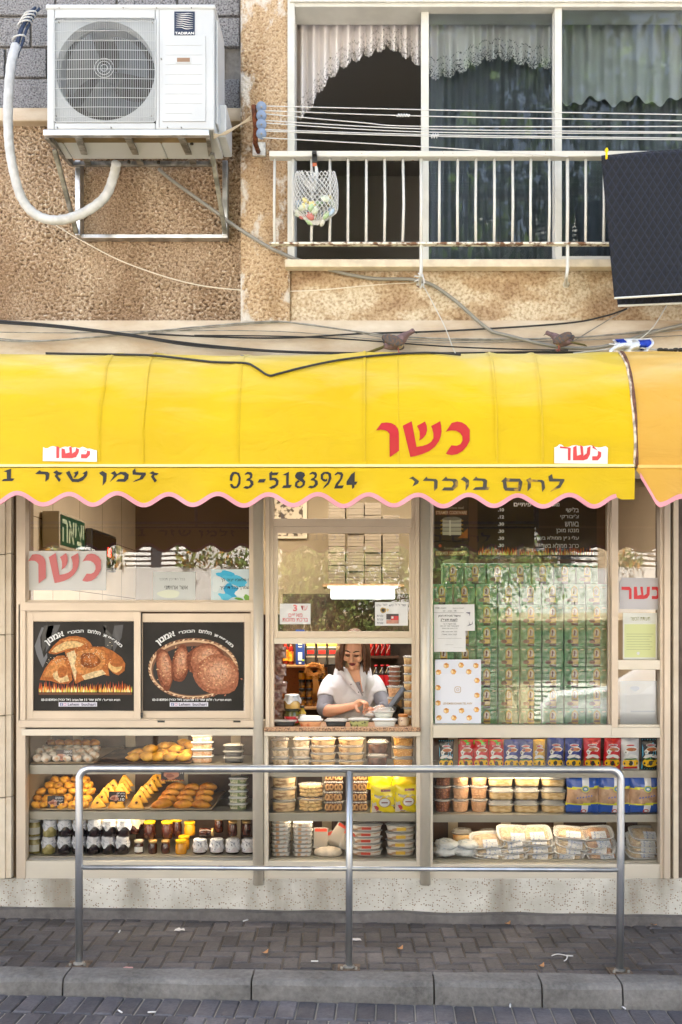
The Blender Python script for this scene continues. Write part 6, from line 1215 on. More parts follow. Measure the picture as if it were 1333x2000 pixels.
for kd, px, sc, lab in seq:
    first = kd not in kk; kk[kd] = 1; o = kinds[kd]
    if not first:
        _used.add(o.name)
    inst(o, at('right', 0, px, .075 + R.uniform(0, .01)), (.10, R.uniform(-.03, .03), R.uniform(-.06, .06)), lab, "seed and snack bags on the top shelf", (sc * .93, 1, 1.0 if px > 1060 else .96), "snack bag")
ybase = B("yellow", "#f0d800"); wbag = mat("cookie_bag_print", "#cfc4b8", .4, col2="#7a5a44", vs=40, lo=.4, hi=.5)
yg = [([(.04, .03), (.96, .03), (.96, .60), (.7, .68), (.3, .66), (.04, .72)], wbag, .0012), (ring(.55, .42, .25, .18, 18), B("ring", "#c9a05a"), .002), (ring(.55, .42, .21, .15, 18), mat("print_white"), .0028), ([(.4, .80), (.78, .80), (.78, .88), (.4, .88)], B("maroon", "#7a1f2a"), .002), (ring(.2, .2, .12, .1), B("rosy", "#c84a50"), .0025), ([(.42, .40), (.68, .40), (.68, .44), (.42, .44)], B("maroon", "#7a1f2a"), .0036)]
yb1 = bag("cookie_bag", .15, .165, .026, ybase, yg); yb2 = bag("cookie_bag", .15, .13, .024, ybase, [])
for i, px in enumerate((749, 795)):
    if i: _used.add(yb1.name)
    inst(yb1, at('middle', 1, px, .065, -.006 if not i else 0), (.1, 0, R.uniform(-.05, .05)), ("left", "right")[i] + " yellow and white printed cookie bag on the middle shelf", "yellow cookie bags", None, "cookie bag")
for i, px in enumerate((741, 790)):
    if i: _used.add(yb2.name)
    inst(yb2, at('middle', 1, px, .15, .115), (-.2, .05, R.uniform(-.1, .1)), ("left", "right")[i] + " plain yellow bag lying on top of the printed ones", "yellow cookie bags", None, "cookie bag")
waf = mat("wafer_rolls_wrapped", "#c9c6c4", .3, col2="#b58a62", vs=34, lo=.36, hi=.5, bump=.003, bs=50)
pro = tub("wafer_tray", .060, .020, waf, .95, .95, 5, .9, .9, "clear", .004); place(pro, 'middle', 2, [(549, 9), (592, 8)], "tray of wafer rolls", "wafer roll trays", "food tray", .0245)
def straws(name, label, loc, rot, grp="packs of pastry straws"):
    t = thing(name, label, "food pack", loc, rot, grp); m = M(); sm_ = mat("pastry_straw", "#e3c8a0", .6, var=.15, vs=20)
    for i in range(14): m.tube([(-.032 + i * .005 + R.uniform(-.002, .002), -.01 + .012 * (i % 3) * .5, .004), (-.034 + i * .0052 + R.uniform(-.008, .008), -.012 + .005 * (i % 3), .10)], .0032, sm_, 6)
    m.build("straws", t); m = M(); m.bx((0, -.002, .052), (.082, .034, .112), MATS["clear_lid"]); m.bx((0, -.0205, .100), (.07, .001, .018), mat("red_sticker", "#c4442e", .5)); m.build("wrapper", t)
straws("straw_pack", "upright pack of pastry straws with a red sticker", at('middle', 2, 626, .13, .045), (0, .03, .1)); straws("straw_pack", "tilted pack of pastry straws on the top of the heap", at('middle', 2, 655, .15, .075), (0, .55, 0)); straws("straw_pack", "tilted pack of pastry straws leaning behind the middle post", at('middle', 2, 676, .13, .03), (0, .30, -.2))
straws("straw_pack", "lower pack of pastry straws lying behind the white wafer pack", at('middle', 2, 660, .2, .02), (0, -.3, 0))
m = M(); m.lathe([(0, 0), (.075, 0), (.085, .012), (.075, .035), (.04, .046), (0, .048)], mat("white_wafer_pack", "#ddd0bf", .35, var=.15, vs=25, bump=.004, bs=30), 24, sy=.7); tag(m.build("wafer_pack", loc=at('middle', 2, 641, .11)), "low rounded white wafer pack on the case floor by the middle post", "food pack")
disc = mat("stacked_flat_wafers", "#d9d3cc", .35, col2="#b08a6a", vs=12, lo=.40, hi=.52, stretch=(1, 1, 6), bump=.003, bs=20); redl = mat("red_sticker", "#c4442e", .5); yell = mat("yellow_sticker", "#e0b83c", .5)
pro = tub("flat_wafer_tub", .092, .030, disc, .97, .92, None, 1, .62, "clear", .006, 26, redl); place(pro, 'middle', 2, [(716, 5, .13)], "shallow round tub of wafers with a red sticker", "round wafer tubs with red stickers", "food tub", .0365)
pro = tub("flat_wafer_tub", .092, .038, disc, .97, .90, None, .95, .62, "clear", .008, 26, yell); _used.discard(pro.name); place(pro, 'middle', 2, [(783, 4, .13)], "shallow round tub of pastries with a yellow sticker", "round pastry tubs with yellow stickers", "food tub", .046)
# --- right case
pro = tub("nut_pot", .050, .068, nuts, .97, .84, None, 1, 1, "clear", .004); place(pro, 'right', 1, [(900, 3), (936, 3)], "clear pot of pale brown nuts", "nut pots on the middle shelf", "nut pot", .077, .15, names=["left pale stack", "right pale stack"])
pro = tub("nut_pot", .049, .068, nutd, .97, .84, None, 1, 1, "clear", .004); place(pro, 'right', 1, [(865, 3)], "clear pot of darker nuts at the left end", "nut pots on the middle shelf", "nut pot", .077, .15)
hum = mat("creamy_noodles", "#d3b98c", .5, col2="#b8965e", vs=30, lo=.4, hi=.6, stretch=(1, 1, 3)); pro = tub("noodle_tub", .073, .044, hum, .96, .94, 4, 1, .85, "clear", .024); place(pro, 'right', 1, [(978, 3), (1028, 3), (1080, 3)], "domed clear tub of fine egg noodles", "noodle tubs", "food tub", .0765, .15)
def breadbag(lab, loc, rot, sc):
    t = thing("bread_bag", lab, "bread bag", loc, rot, "blue and white bags of flatbread"); t.scale = sc; m = M(); bl_ = B("bread_blue", "#1550b5"); wt_ = mat("bag_white", (.8, .82, .88), .3, coat=.4); ye_ = B("bread_yellow", "#d9d81e"); brd = mat("flatbread_in_bag", "#c9a483", .4, col2="#9a7452", vs=22, lo=.36, hi=.56, coat=.5, bump=.006, bs=18)
    nu, nv = 30, 30; f = lambda u, v: Vector(((u - .5) * .175 * (1 + .04 * sin(v * 9)), -.052 * (max(0, sin(pi * u)) ** .4) * (max(0, sin(pi * v)) ** .35) - .006 * noise.noise(Vector((u * 6, v * 6, loc.x * 9))), v * .195))
    for name_, mt_, cond in (("blue_film", bl_, lambda u, v: (v > .66 + .05 * u or v < .20 + .05 * u) and not .40 < u < .62), ("white_stripe", wt_, lambda u, v: (v > .66 + .05 * u or v < .20 + .05 * u) and .40 < u < .62), ("yellow_edge", ye_, lambda u, v: (.62 + .05 * u < v <= .66 + .05 * u) or (.20 + .05 * u <= v < .245 + .05 * u)), ("bread", brd, lambda u, v: .245 + .05 * u <= v <= .62 + .05 * u)):
        m = M(); m.sheet(f, nu, nv, mt_, mask=cond); m.build(name_, t)
    m = M(); m.sheet(lambda u, v: Vector((f(u, v).x, .05 * (max(0, sin(pi * u)) ** .4), v * .195)), 10, 10, bl_); m.build("back_film", t)
    m = M(); g = lambda o: (lambda u, v: f(u, v) + Vector((0, -o, 0))); m.flat(ring(.52, .66, .13, .085, 16), g(.003), ye_, 1); m.flat(ring(.52, .66, .10, .065, 16), g(.005), mat("emblem_blue", "#5a8f9a", .4), 1); m.flat(ring(.52, .66, .05, .03, 10), g(.007), wt_, 0); m.flat(ring(.50, .075, .085, .055, 14), g(.003), redl, 1); m.flat(ring(.50, .075, .055, .035, 12), g(.005), wt_, 0)
    for k in range(6): m.flat([(.25 + k * .09, .40 + .012 * k), (.31 + k * .09, .41 + .012 * k), (.30 + k * .09, .45 + .012 * k), (.26 + k * .09, .44 + .012 * k)], g(.003), mat("bag_blue_script", "#6a78b5", .4), 0)
    m.build("emblem", t)
for i, (px, lab) in enumerate([(1137, "blue and white flatbread bag beside the noodle tubs"), (1197, "blue and white flatbread bag behind the right rail post"), (1258, "blue and white flatbread bag at the right end")]): breadbag(lab, at('right', 1, px, .095, -.0), (.04, R.uniform(-.04, .04), R.uniform(-.06, .06)), (1.08, 1, 1.16))
foam = mat("white_foam_tray", (.72, .72, .74), .55); wrap = mat("stretch_wrap", (.8, .8, .8), .12, alpha=.22); stick = mat("blue_white_sticker", "#cfd3dc", .5, col2="#6a86b8", vs=60, lo=.38, hi=.44)
def foamtray(name, food):
    t = bpy.data.objects.new(name, None); S.collection.objects.link(t); m = M(); m.lathe([(0, .0), (.075, 0), (.082, .006), (.098, .026), (.104, .028), (.104, .031), (.095, .030), (.080, .008), (0, .006)], foam, 28, q=5, sy=.66); m.build("tray", t)
    m = M(); m.sheet(lambda u, v: Vector(((u - .5) * .165, (v - .5) * .105, .012 + (.032 + .008 * noise.noise(Vector((u * 5, v * 4, 2)))) * (sin(pi * u) * sin(pi * v)) ** .3)), 16, 12, food); m.build("food", t)
    m = M(); m.lathe([(.104, .028), (.098, .040), (.06, .047), (0, .048)], wrap, 24, q=5, sy=.66); m.build("wrap", t)
    m = M(); m.sheet(lambda u, v: Vector(((u - .5) * .085 + .01, -.066 + v * .05, .036 + .0135 * v ** .6 + .001)), 6, 5, stick); m.build("label", t); return t
pale = mat("pale_pasta_food", "#d9bf95", .6, col2="#b08f62", vs=40, lo=.4, hi=.58); brown = mat("brown_baked_food", "#a8683a", .5, col2="#d9a877", vs=24, lo=.44, hi=.62)
fa, fb2 = foamtray("foam_tray", pale), foamtray("foam_tray", brown); _seen = set()
def ft(o, px, Y, dz, rot, lab):
    if o.name in _seen: _used.add(o.name)
    _seen.add(o.name); inst(o, at('right', 2, px, Y, dz), rot, lab, "wrapped foam trays of pastry", None, "foam tray")
for c, (px, n, o, nm, lean) in enumerate([(955, 3, fa, "first stack", .05), (1000, 4, fa, "second stack", -.05), (1054, 4, fa, "third stack", .03), (1108, 4, fa, "fourth stack", .12), (1172, 4, fb2, "fifth stack, with browned food", .02), (1252, 4, fa, "sixth stack, by the right edge", .10)]):
    for j in range(n): ft(o, px + R.uniform(-5, 5) + j * 2.5 * (1 if c % 2 else -1), .125 + .01 * j, j * .036, (.5 + R.uniform(-.15, .2), lean + R.uniform(-.14, .14), R.uniform(-.3, .3)), f"wrapped white foam tray, {['bottom', 'second', 'third', 'top'][j]} of the {nm}")
wb = mat("frosted_plastic_bag", "#e6ecf2", .25, col2="#a8c0dc", vs=20, lo=.3, hi=.42, bump=.03, bs=22, coat=.4)
for i, (px, dz, sx, lab) in enumerate([(868, 0, .075, "lower left of the frosted white food bags"), (908, 0, .08, "lower right of the frosted white food bags"), (872, .045, .07, "upper left of the frosted white food bags"), (915, .04, .065, "upper right of the frosted white food bags")]):
    m = M(); m.ell((0, 0, .028), (sx, .07, .03), wb, 22, 14, None, lambda d: 1 + .22 * noise.noise(d * 2.4 + Vector((px, 0, 0))) + .08 * noise.noise(d * 7)); tag(m.build("food_bag", loc=at('right', 2, px, .13, dz), rot=(0, R.uniform(-.1, .1), 0)), lab, "food bag", "frosted food bags")
pro = tub("pastry_tub", .062, .05, mat("glazed_pastry", "#d99a50", .4, col2="#f0cf98", vs=16, lo=.4, hi=.6, stretch=(1, 1, 3)), .9, .85, None, 1, .85, "clear", .02)
for px, Y, dz, lab in ((903, .30, .055, "domed tub of glazed pastries behind the frosted bags"), (955, .30, .05, "domed tub of glazed pastries behind the first foam trays"), (1062, .32, .06, "domed tub of glazed pastries behind the third foam trays")): inst(pro, at('right', 2, px, Y, dz), (0, 0, 0), lab, "tubs of glazed pastries", None, "food tub")
# green tea boxes in the right window
tg = mat("tea_carton_green", "#168a42", .3, col2="#6ab47c", vs=26, lo=.4, hi=.6, rnd=.12, coat=.6, bump=.0008, bs=8); tgold = mat("tea_gold_print", "#d8b83a", .35); tcr = mat("tea_cream_print", "#f4ead0", .35); tbr = mat("tea_brown_print", "#7a5540", .4); 
t = bpy.data.objects.new("tea_box", None); S.collection.objects.link(t); w = U(41, .06); h = U(40, .06)
m = M(); m.box(-w / 2, w / 2, 0, w * .9, 0, h, tg); m.build("carton", t, bevel=.0015)
m = M(); q = lambda o: (lambda u, v: Vector(((u - .5) * w, -o, v * h)))
m.flat([(.34, .12), (.66, .12), (.66, .72), (.62, .84), (.5, .93), (.38, .84), (.34, .72)], q(.0006), tgold, 0); m.flat(ring(.5, .66, .12, .18, 16), q(.0012), tcr, 0); m.flat([(.42, .52), (.46, .66), (.44, .76), (.50, .80), (.53, .70), (.50, .60), (.52, .5)], q(.0018), mat("tea_dark_red", "#6a2a22", .4), 0); m.flat([(.52, .5), (.54, .74), (.57, .74), (.56, .5)], q(.0018), mat("print_white"), 0)
m.flat(ring(.27, .22, .15, .10, 9), q(.001), tbr, 0); m.flat([(.34, .0), (.66, .0), (.66, .12), (.34, .12)], q(.001), mat("tea_black", "#1c1a18", .4), 0); m.flat([(.36, .34), (.64, .34), (.64, .42), (.36, .42)], q(.0016), tbr, 0); m.flat(ring(.16, .84, .10, .04, 8), q(.001), mat("tea_pale", "#c9cf9a", .4), 0); m.flat(ring(.84, .84, .10, .04, 8), q(.001), mat("tea_pale", "#c9cf9a", .4), 0); m.build("printed_front", t)
m = M(); m.sheet(lambda u, v: Vector(((u - .5) * w * .99, -.003 - .006 * abs(noise.noise(Vector((u * 2.2, v * 2.2, 7)))) - .003 * sin(pi * u) * sin(pi * v), .003 + v * (h - .005))), 10, 10, film); m.build("shrink_wrap", t)
xs = [931, 974, 1017, 1060, 1103, 1146]; rows_y = [1424, 1383.5, 1343, 1303, 1262.5, 1222, 1182, 1141]
for r, yb in enumerate(rows_y):
    cols = ([847, 889] + xs) if r < 7 else [866, 909, 953, 995, 1038, 1081, 1124]
    if r == 7: cols = [865, 908, 952, 996, 1040, 1083, 1127]
    if r == 6: cols = [843, 887, 930, 973, 1016, 1059, 1102, 1145]
    for i, x0 in enumerate(cols): inst(t, (X(x0 + 20.5, .06), .06 + R.uniform(0, .006), Z(1424, .06) + .001 + (h + .0014) * r), (0, 0, R.uniform(-.02, .02)), f"green shrink-wrapped tea box, {ORD[i]} from the left in the {ORD[r] if r else 'bottom'} row" + (" from the bottom" if r else ""), "stack of green tea boxes", None, "tea box")
m = M(); m.pbox(846, 1424, 1190, 1430, .03, .40, shelfm); m.pbox(1207, 1424, 1292, 1430, .03, .40, shelfm); m.build("window_board", sf)
# pastry cartons stacked high behind the sash
ct = mat("plain_pastry_carton", "#655742", .7, rnd=.08); cw = U(32, 1.3); ch = U(12.2, 1.3); m = M(); m.box(-cw / 2, cw / 2, 0, .25, 0, ch - .003, ct); m.box(-cw / 2 - .001, cw / 2 + .001, -.002, .25, ch * .55, ch - .002, ct); cp = m.build("pastry_carton", bevel=.002)
for c, px in enumerate((658, 695, 729, 764)):
    for r in range(13):
        if r > 10 and c == 3: continue
        inst(cp, (X(px, 1.3), 1.3 + R.uniform(-.01, .01), Z(1140, 1.3) + r * ch), (0, 0, R.uniform(-.04, .04)), f"flat beige pastry carton, {ORD[r] if r else 'lowest'} {'from the bottom ' if r else ''}in the {ORD[c]} column", "pastry cartons behind the serving window", None, "carton")
m = M(); m.pbox(630, 1140, 790, 1146, 1.28, 1.62, mat("back_shelf_wood", "#8a6a48", .6)); tag(m.build("cartons_shelf"), "wooden shelf carrying the beige pastry cartons", "shelf")
t = thing("strip_lamp", "lit white strip lamp under the shelf of pastry cartons", "lamp"); m = M(); m.pbox(646, 1146, 772, 1170, 1.28, 1.34, mat("lamp_diffuser", (.45, .47, .46), .5, emit=(.9, 1, .97), es=.3)); m.build("diffuser", t, bevel=.01); m = M(); m.pbox(640, 1144, 778, 1149, 1.27, 1.36, lampc); m.build("lamp_body", t)
# ================================================================ the woman in the hatch
YWm = .58
pe = thing("person", "shop assistant with shoulder-length brown hair in a white short-sleeved coat, looking down at her hands", "person", (0, 0, 0))
skin = mat("skin", "#e2ad90", .5, sss=.15, var=.04, vs=12); skl = mat("skin_rosy", "#c47f66", .5)
def w(px, py, Y=YWm): return P(px, py, Y)
HC = w(692, 1269, .55)
Hm = Matrix.Translation(HC) @ Euler((radians(24), radians(3), radians(-8))).to_matrix().to_4x4()   # face looks along -Y, chin down
m = M()
m.xf = Hm
def headf(d):
    x, y, z = d.x, d.y, d.z; w_ = 1.0
    if z < 0: w_ -= .20 * z * z * (1 if abs(x) > .2 else .75)
    r = Vector((x * .070 * w_, y * .090, z * .112))
    if y < 0: r.y *= (1 - .10 * max(0, -z)) ; 
    return r
m.ell((0, .012, 0), (1, 1, 1), skin, 28, 20, None, headf)
m.ell((0, -.052, -.072), (.040, .030, .030), skin, 16, 10); m.ell((0, -.076, -.092), (.018, .014, .013), skin, 12, 8)           # jaw, chin
m.ell((0, -.030, -.100), (.045, .045, .020), skin, 14, 8)                                                                       # soft under-chin
for s_ in (-1, 1): m.ell((s_ * .037, -.056, -.030), (.026, .026, .024), skin, 12, 8); m.ell((s_ * .028, -.072, .014), (.024, .014, .008), skin, 12, 6); m.ell((s_ * .072, .012, -.008), (.008, .018, .028), skin, 10, 8)
m.tube([(0, -.078, .008), (0, -.090, -.012), (0, -.102, -.032), (0, -.092, -.040)], [.007, .008, .012, .008], skin, 10); 
for s_ in (-1, 1): m.ell((s_ * .010, -.088, -.036), (.009, .010, .008), skin, 8, 6); m.ell((s_ * .027, -.070, .000), (.017, .012, .011), skin, 12, 8)
m.xf = None
m.tube([w(691, 1290, .60), w(690, 1305, .61), w(689, 1318, .62), w(689, 1330, .66)], [.050, .050, .056, .07], skin, 16)
m.ell(w(688, 1338, .69), (.14, .06, .09), skin, 18, 12); m.ell(w(688, 1370, .70), (.13, .06, .16), skin, 18, 12)
AL = [w(650, 1330, .63), w(640, 1352, .60), w(636, 1378, .54), w(640, 1388, .50), w(664, 1385, .46), w(688, 1379, .43), w(695, 1377, .425)]
m.tube(smooth_path(AL, 5), [.044] * 6 + [.044, .044, .044, .044, .044, .044, .044, .043, .043, .042, .040, .038, .036, .034, .032, .030, .028, .026, .024, .023, .022, .021, .021, .020, .020][:25], skin, 14)
AR = [w(730, 1334, .65), w(740, 1354, .61), w(752, 1374, .55), w(748, 1384, .50), w(736, 1388, .46), w(727, 1389, .44)]
pr_ = smooth_path(AR, 5); m.tube(pr_, [.042 - (.022 * i / (len(pr_) - 1)) for i in range(len(pr_))], skin, 14)
def hand(m, pw, pk, tips, thumb, rad=.0078):     # wrist, four knuckles, four finger tips with a bend, thumb
    c = sum(pk, Vector()) / 4; m.tube([pw, pw.lerp(c, .5), c.lerp(pw, .12)], [.019, .024, .021], skin, 12)
    for k in pk: m.tube([pw.lerp(k, .35), k], [.012, .0095], skin, 8)
    for i, (k, (mid, tp)) in enumerate(zip(pk, tips)): r = rad * (1, 1.04, 1, .86)[i]; m.tube(smooth_path([k, k.lerp(mid, .55), mid, tp], 3), [r * 1.12, r * 1.1, r * 1.08, r * 1.05, r * 1.08, r * 1.1, r, r * .95, r * .88, r * .75][:10], skin, 9)
    m.tube(smooth_path([pw.lerp(c, .25), thumb[0], thumb[1]], 4), [.013, .012, .011, .0105, .011, .010, .0095, .009, .0065], skin, 9)
hand(m, w(693, 1377.5, .425), [w(704, 1370, .40), w(707, 1368.5, .415), w(710, 1369, .43), w(711.5, 1371, .445)],
     [(w(712.5, 1375, .37), w(711, 1386.5, .375)), (w(717, 1374, .385), w(716.5, 1384, .385)), (w(718.5, 1374.5, .41), w(719, 1381.5, .40)), (w(718.5, 1376, .44), w(719.5, 1381.5, .43))], (w(697.5, 1386, .39), w(703.5, 1391.5, .375)))
hand(m, w(728, 1388.5, .44), [w(720, 1388, .41), w(719, 1386, .42), w(718.5, 1385.5, .435), w(719, 1386, .45)],
     [(w(714, 1392, .39), w(711, 1396, .385)), (w(713, 1389.5, .40), w(708.5, 1393, .395)), (w(712.5, 1388.5, .42), w(708.5, 1390.5, .41)), (w(713.5, 1388.5, .44), w(710, 1389.5, .435))], (w(724, 1393, .40), w(717, 1396.5, .385)))
m.build("body", pe, remesh=.0042, smooth=2)
# facial features (parts on the head)
def feat(name, fn, mt):
    m = M(); m.xf = Hm; fn(m, mt); m.build(name, pe)
for s_ in (-1, 1):
    feat("eyebrow", lambda m, t, s=s_: m.tube([(s * .010, -.092, .024), (s * .026, -.090, .031), (s * .044, -.074, .026)], [.0030, .0036, .0016], t, 6), mat("dark_brow", "#2a1a14", .7))
    feat("eye", lambda m, t, s=s_: (m.ell((s * .027, -.0775, .000), (.0145, .0065, .0065), t, 12, 6)), mat("eyelid_shadow", "#6e4436", .6))
    feat("eyelashes", lambda m, t, s=s_: m.tube([(s * .012, -.085, -.004), (s * .027, -.0865, -.0075), (s * .043, -.0755, -.003)], [.0018, .0026, .0020], t, 6), mat("lashes_black", "#15100e", .7))
feat("lips", lambda m, t: (m.tube([(-.022, -.079, -.060), (-.008, -.0875, -.0555), (0, -.0885, -.057), (.008, -.0875, -.0555), (.022, -.079, -.060)], [.0022, .0048, .0045, .0048, .0022], t, 8), m.tube([(-.017, -.081, -.064), (0, -.088, -.066), (.017, -.081, -.064)], [.003, .0062, .003], t, 8)), mat("lipstick_plum", "#7a2c38", .4))
hair = mat("brown_hair", "#452c20", .5, var=.0, vs=16, col2="#6e4a34", lo=.4, hi=.62, stretch=(9, 9, 1), bump=.003, bs=22)
m = M(); HCx = HC
def hairf(d):       # cap leaving the face open
    return Vector((d.x * .083, d.y * .106 + .018, d.z * .126 + .006)) if d.y > -.45 or d.z > .55 else Vector((d.x * .069, d.y * .07 + .03, d.z * .10))
m.xf = Hm; m.ell((0, 0, 0), (1, 1, 1), hair, 32, 22, None, hairf); m.xf = None
def lock(pts, rs): m.tube(smooth_path(pts, 5), [rs[0] + (rs[1] - rs[0]) * abs(i / (5 * (len(pts) - 1)) - .35) / .65 for i in range(5 * (len(pts) - 1) + 1)], hair, 9)
for i in range(9):
    a_ = i / 8; lock([w(678 - 4 * a_, 1246 + 3 * a_, .50 + .10 * a_), w(669 - 5 * a_, 1262, .50 + .13 * a_), w(667 - 7 * a_, 1285, .51 + .13 * a_), w(668 - 9 * a_, 1302 + 3 * sin(i), .53 + .13 * a_), w(672 - 13 * a_, 1311 + 4 * sin(i * 2.3) + 1, .53 + .12 * a_)], (.021, .004))
    lock([w(704 + 4 * a_, 1246 + 3 * a_, .50 + .10 * a_), w(711 + 5 * a_, 1262, .50 + .13 * a_), w(713 + 7 * a_, 1285, .51 + .13 * a_), w(712 + 8 * a_, 1303 + 3 * sin(i), .53 + .12 * a_), w(710 + 11 * a_, 1316 + 4 * sin(i * 1.7), .53 + .12 * a_)], (.020, .004))
m.build("hair", pe, remesh=.005, smooth=1)
coat = mat("white_work_coat", (.74, .74, .82), .8, var=.04, vs=6, bump=.004, bs=9, sheen=.2)
m = M()
m.ell(w(688, 1345, .66), (.160, .100, .120), coat, 24, 16); m.ell(w(688, 1390, .66), (.165, .12, .20), coat, 24, 16); m.ell(w(664, 1350, .60), (.075, .06, .10), coat, 14, 10); m.ell(w(690, 1372, .60), (.12, .07, .10), coat, 18, 12); m.ell(w(716, 1345, .60), (.07, .05, .09), coat, 14, 10)
m.tube([w(655, 1318, .66), w(688, 1322, .69), w(724, 1318, .66)], [.055, .06, .055], coat, 14)
m.tube(smooth_path([w(654, 1327, .65), w(645, 1338, .63), w(640, 1350, .60), w(638, 1363, .575)], 4), [.052, .054, .055, .056, .056, .057, .057, .058, .058, .059, .060, .060, .061], coat, 18)
m.tube(smooth_path([w(725, 1327, .65), w(733, 1337, .63), w(738, 1348, .61), w(741, 1359, .585)], 4), [.050, .052, .053, .054, .054, .055, .055, .055, .055, .056, .056, .056, .057], coat, 18)
for i in range(5): m.tube([w(640 + 3 * i, 1338 + 7 * i, .56 - .004 * i), w(655 + 2 * i, 1345 + 9 * i, .555), w(668 + i, 1356 + 9 * i, .56)], [.004, .012, .003], coat, 8)
for i in range(4): m.tube([w(738 - 2 * i, 1338 + 8 * i, .565), w(728 - 2 * i, 1350 + 9 * i, .56), w(718, 1364 + 8 * i, .565)], [.004, .011, .003], coat, 8)
m.build("coat", pe, remesh=.006, smooth=4)
m = M(); sk2 = skin      # bare V of the neckline with grey top, collar flaps, snaps
vy = lambda t: .527 - .008 * t
m.add([w(671, 1307, .545), w(706, 1306, .545), w(712, 1330, .518), w(707, 1358, .508), w(695, 1340, .514), w(682, 1322, .528)], [(0, 5, 1), (5, 4, 2, 1), (4, 3, 2)], sk2, True); m.build("neckline", pe)
m = M(); m.add([w(694, 1333, .512), w(703, 1331, .512), w(709, 1358, .504), w(707.5, 1360, .504)], [(0, 3, 2, 1)], mat("grey_top", "#8e8a94", .85)); m.build("grey_top", pe)
m = M(); m.add([w(672, 1304, .535), w(678, 1306, .515), w(707, 1358, .499), (w(707, 1362, .500)), w(697, 1354, .502), w(676, 1331, .515), w(663, 1312, .55)], [(0, 6, 5, 1), (1, 5, 4, 2), (2, 4, 3)], coat, True); m.build("collar", pe, solid=.004)
m = M(); m.add([w(704, 1303, .535), w(703, 1314, .515), w(711, 1362, .499), w(714, 1340, .505), w(716, 1318, .53), w(707, 1298, .545)], [(0, 1, 4, 5), (1, 3, 4), (1, 2, 3)], coat, True); m.build("collar", pe, solid=.004)
for x, y in ((686, 1337), (701, 1352), (703, 1336), (709.5, 1352)): m = M(); m.ell(w(x, y, .497), (.004, .003, .004), mat("dark_snap", "#3a3a44", .3, .6), 8, 5); m.build("snap", pe)
ga = mat("grey_sleeve_knit", "#8f8f9c", .85, var=.08, vs=30, bump=.003, bs=20)
m = M(); m.tube(smooth_path([w(639, 1358, .585), w(636, 1372, .555), w(634, 1384, .525), w(640, 1388, .505)], 4), [.054, .053, .053, .052, .051, .051, .050, .050, .049, .049, .048, .048, .047], ga, 16); m.build("undershirt_sleeve", pe)
m = M(); m.tube(smooth_path([w(741, 1356, .59), w(748, 1370, .56), w(752, 1380, .53), w(746, 1385, .50)], 4), [.050, .050, .050, .049, .048, .048, .047, .046, .045, .044, .043, .042, .041], ga, 16); m.build("undershirt_sleeve", pe)
m = M(); m.tube([w(735, 1380, .44) + Vector((.03 * cos(t), .03 * sin(t) * .5, .012 * cos(t))) for t in [i * pi / 8 for i in range(16)]], .0022, mat("silver_bracelet", (.7, .7, .7), .25, 1), 5, closed=True); m.build("bracelet", pe)
m = M(); m.ell(w(722, 1396, .39), (.045, .03, .022), wrap, 14, 10, None, lambda d: 1 + .25 * noise.noise(d * 3)); m.ell(w(722, 1397, .39), (.034, .022, .014), mat("wrapped_white_item", (.6, .6, .62), .5), 12, 8, None, lambda d: 1 + .2 * noise.noise(d * 2)); tag(m.build("wrapped_parcel"), "small plastic-wrapped white parcel in her hands", "parcel")
# ================================================================ on the counter
zc = Z(1421.5)
def oncount(o, px, Y, lab, cat, grp=None, dz=0, rot=(0, 0, 0), sc=None): return inst(o, (X(px, Y), Y, zc + dz + .0005), rot, lab, grp, sc, cat)
bb = lambda cont, lid, r=.062, h=.034, dome=0, tp_=.86, n="food_box", sh=True: tub(n, r, h, cont, .9, tp_, 6, 1.0, .72, lid, dome, 20, shell=sh)
oncount(bb(black, "haze", .068, .030, .003, .85, "black_tray_box", False), 556, .09, "black food tray with a clear lid at the left end of the counter", "food box", "black trays on the counter")
o = bb(black, "haze", .064, .032, .008, .88, "black_tray_box", False); _used.discard(o.name); oncount(o, 657, .09, "black food tray with a clear lid in the middle of the counter", "food box", "black trays on the counter")
orange = mat("orange_rolls", "#e0a070", .5, col2="#c4653a", vs=26, lo=.4, hi=.5); beans = mat("green_bean_salad", "#a8a86a", .5, col2="#3f3a28", vs=60, lo=.40, hi=.48)
oncount(bb(orange, "white", .068, .036, .020), 607, .085, "clear box of orange rolls with a domed lid left of centre", "food box"); oncount(bb(beans, "haze", .060, .040, .006), 702, .08, "clear box of green bean salad under her hands", "food box")
oncount(bb(mat("white_cheese", (.66, .66, .62), .5), "white", .068, .038, .006), 752, .08, "milky white food box at the right of the counter", "food box")
o = tub("bowl_box", .062, .036, mat("white_round_cheese", (.62, .62, .56), .5, var=.15, vs=16), .9, .8, None, 1, .8, "clear", .02); oncount(o, 750, .11, "round clear bowl of white cheese standing on the milky box", "food tub", None, .048)
pj = jar("spread_jar", .031, .058, mat("cream_spread", "#d9bfa6", .35, coat=.5), mat("caramel_lid", "#b9763a", .4), "screw", mat("cream_maroon_label", "#e0cdb8", .5, col2="#7a2f4a", vs=30, lo=.36, hi=.40)); oncount(pj, 788, .10, "cream jar with a caramel-brown lid at the right end of the counter", "jar")
pj = jar("pickle_jar", .045, .085, mat("pickle_green_glass", "#5c5a1e", .12, var=.4, vs=12, coat=.7), mat("dark_green_lid", "#2a2c22", .4), "screw", mat("red_pickle_label", "#c8303a", .5, col2="#e8e0d8", vs=30, lo=.36, hi=.40)); oncount(pj, 570, .17, "pickle jar with a red label behind the left tray", "jar")
pj = jar("wrapped_jar", .048, .075, mat("preserved_lemons", "#c9a45c", .2, col2="#8f6a34", vs=14, coat=.6), foil, "cloth"); oncount(pj, 571, .17, "round jar of yellow preserves under a foil cover, standing on the pickle jar", "jar", None, .098)
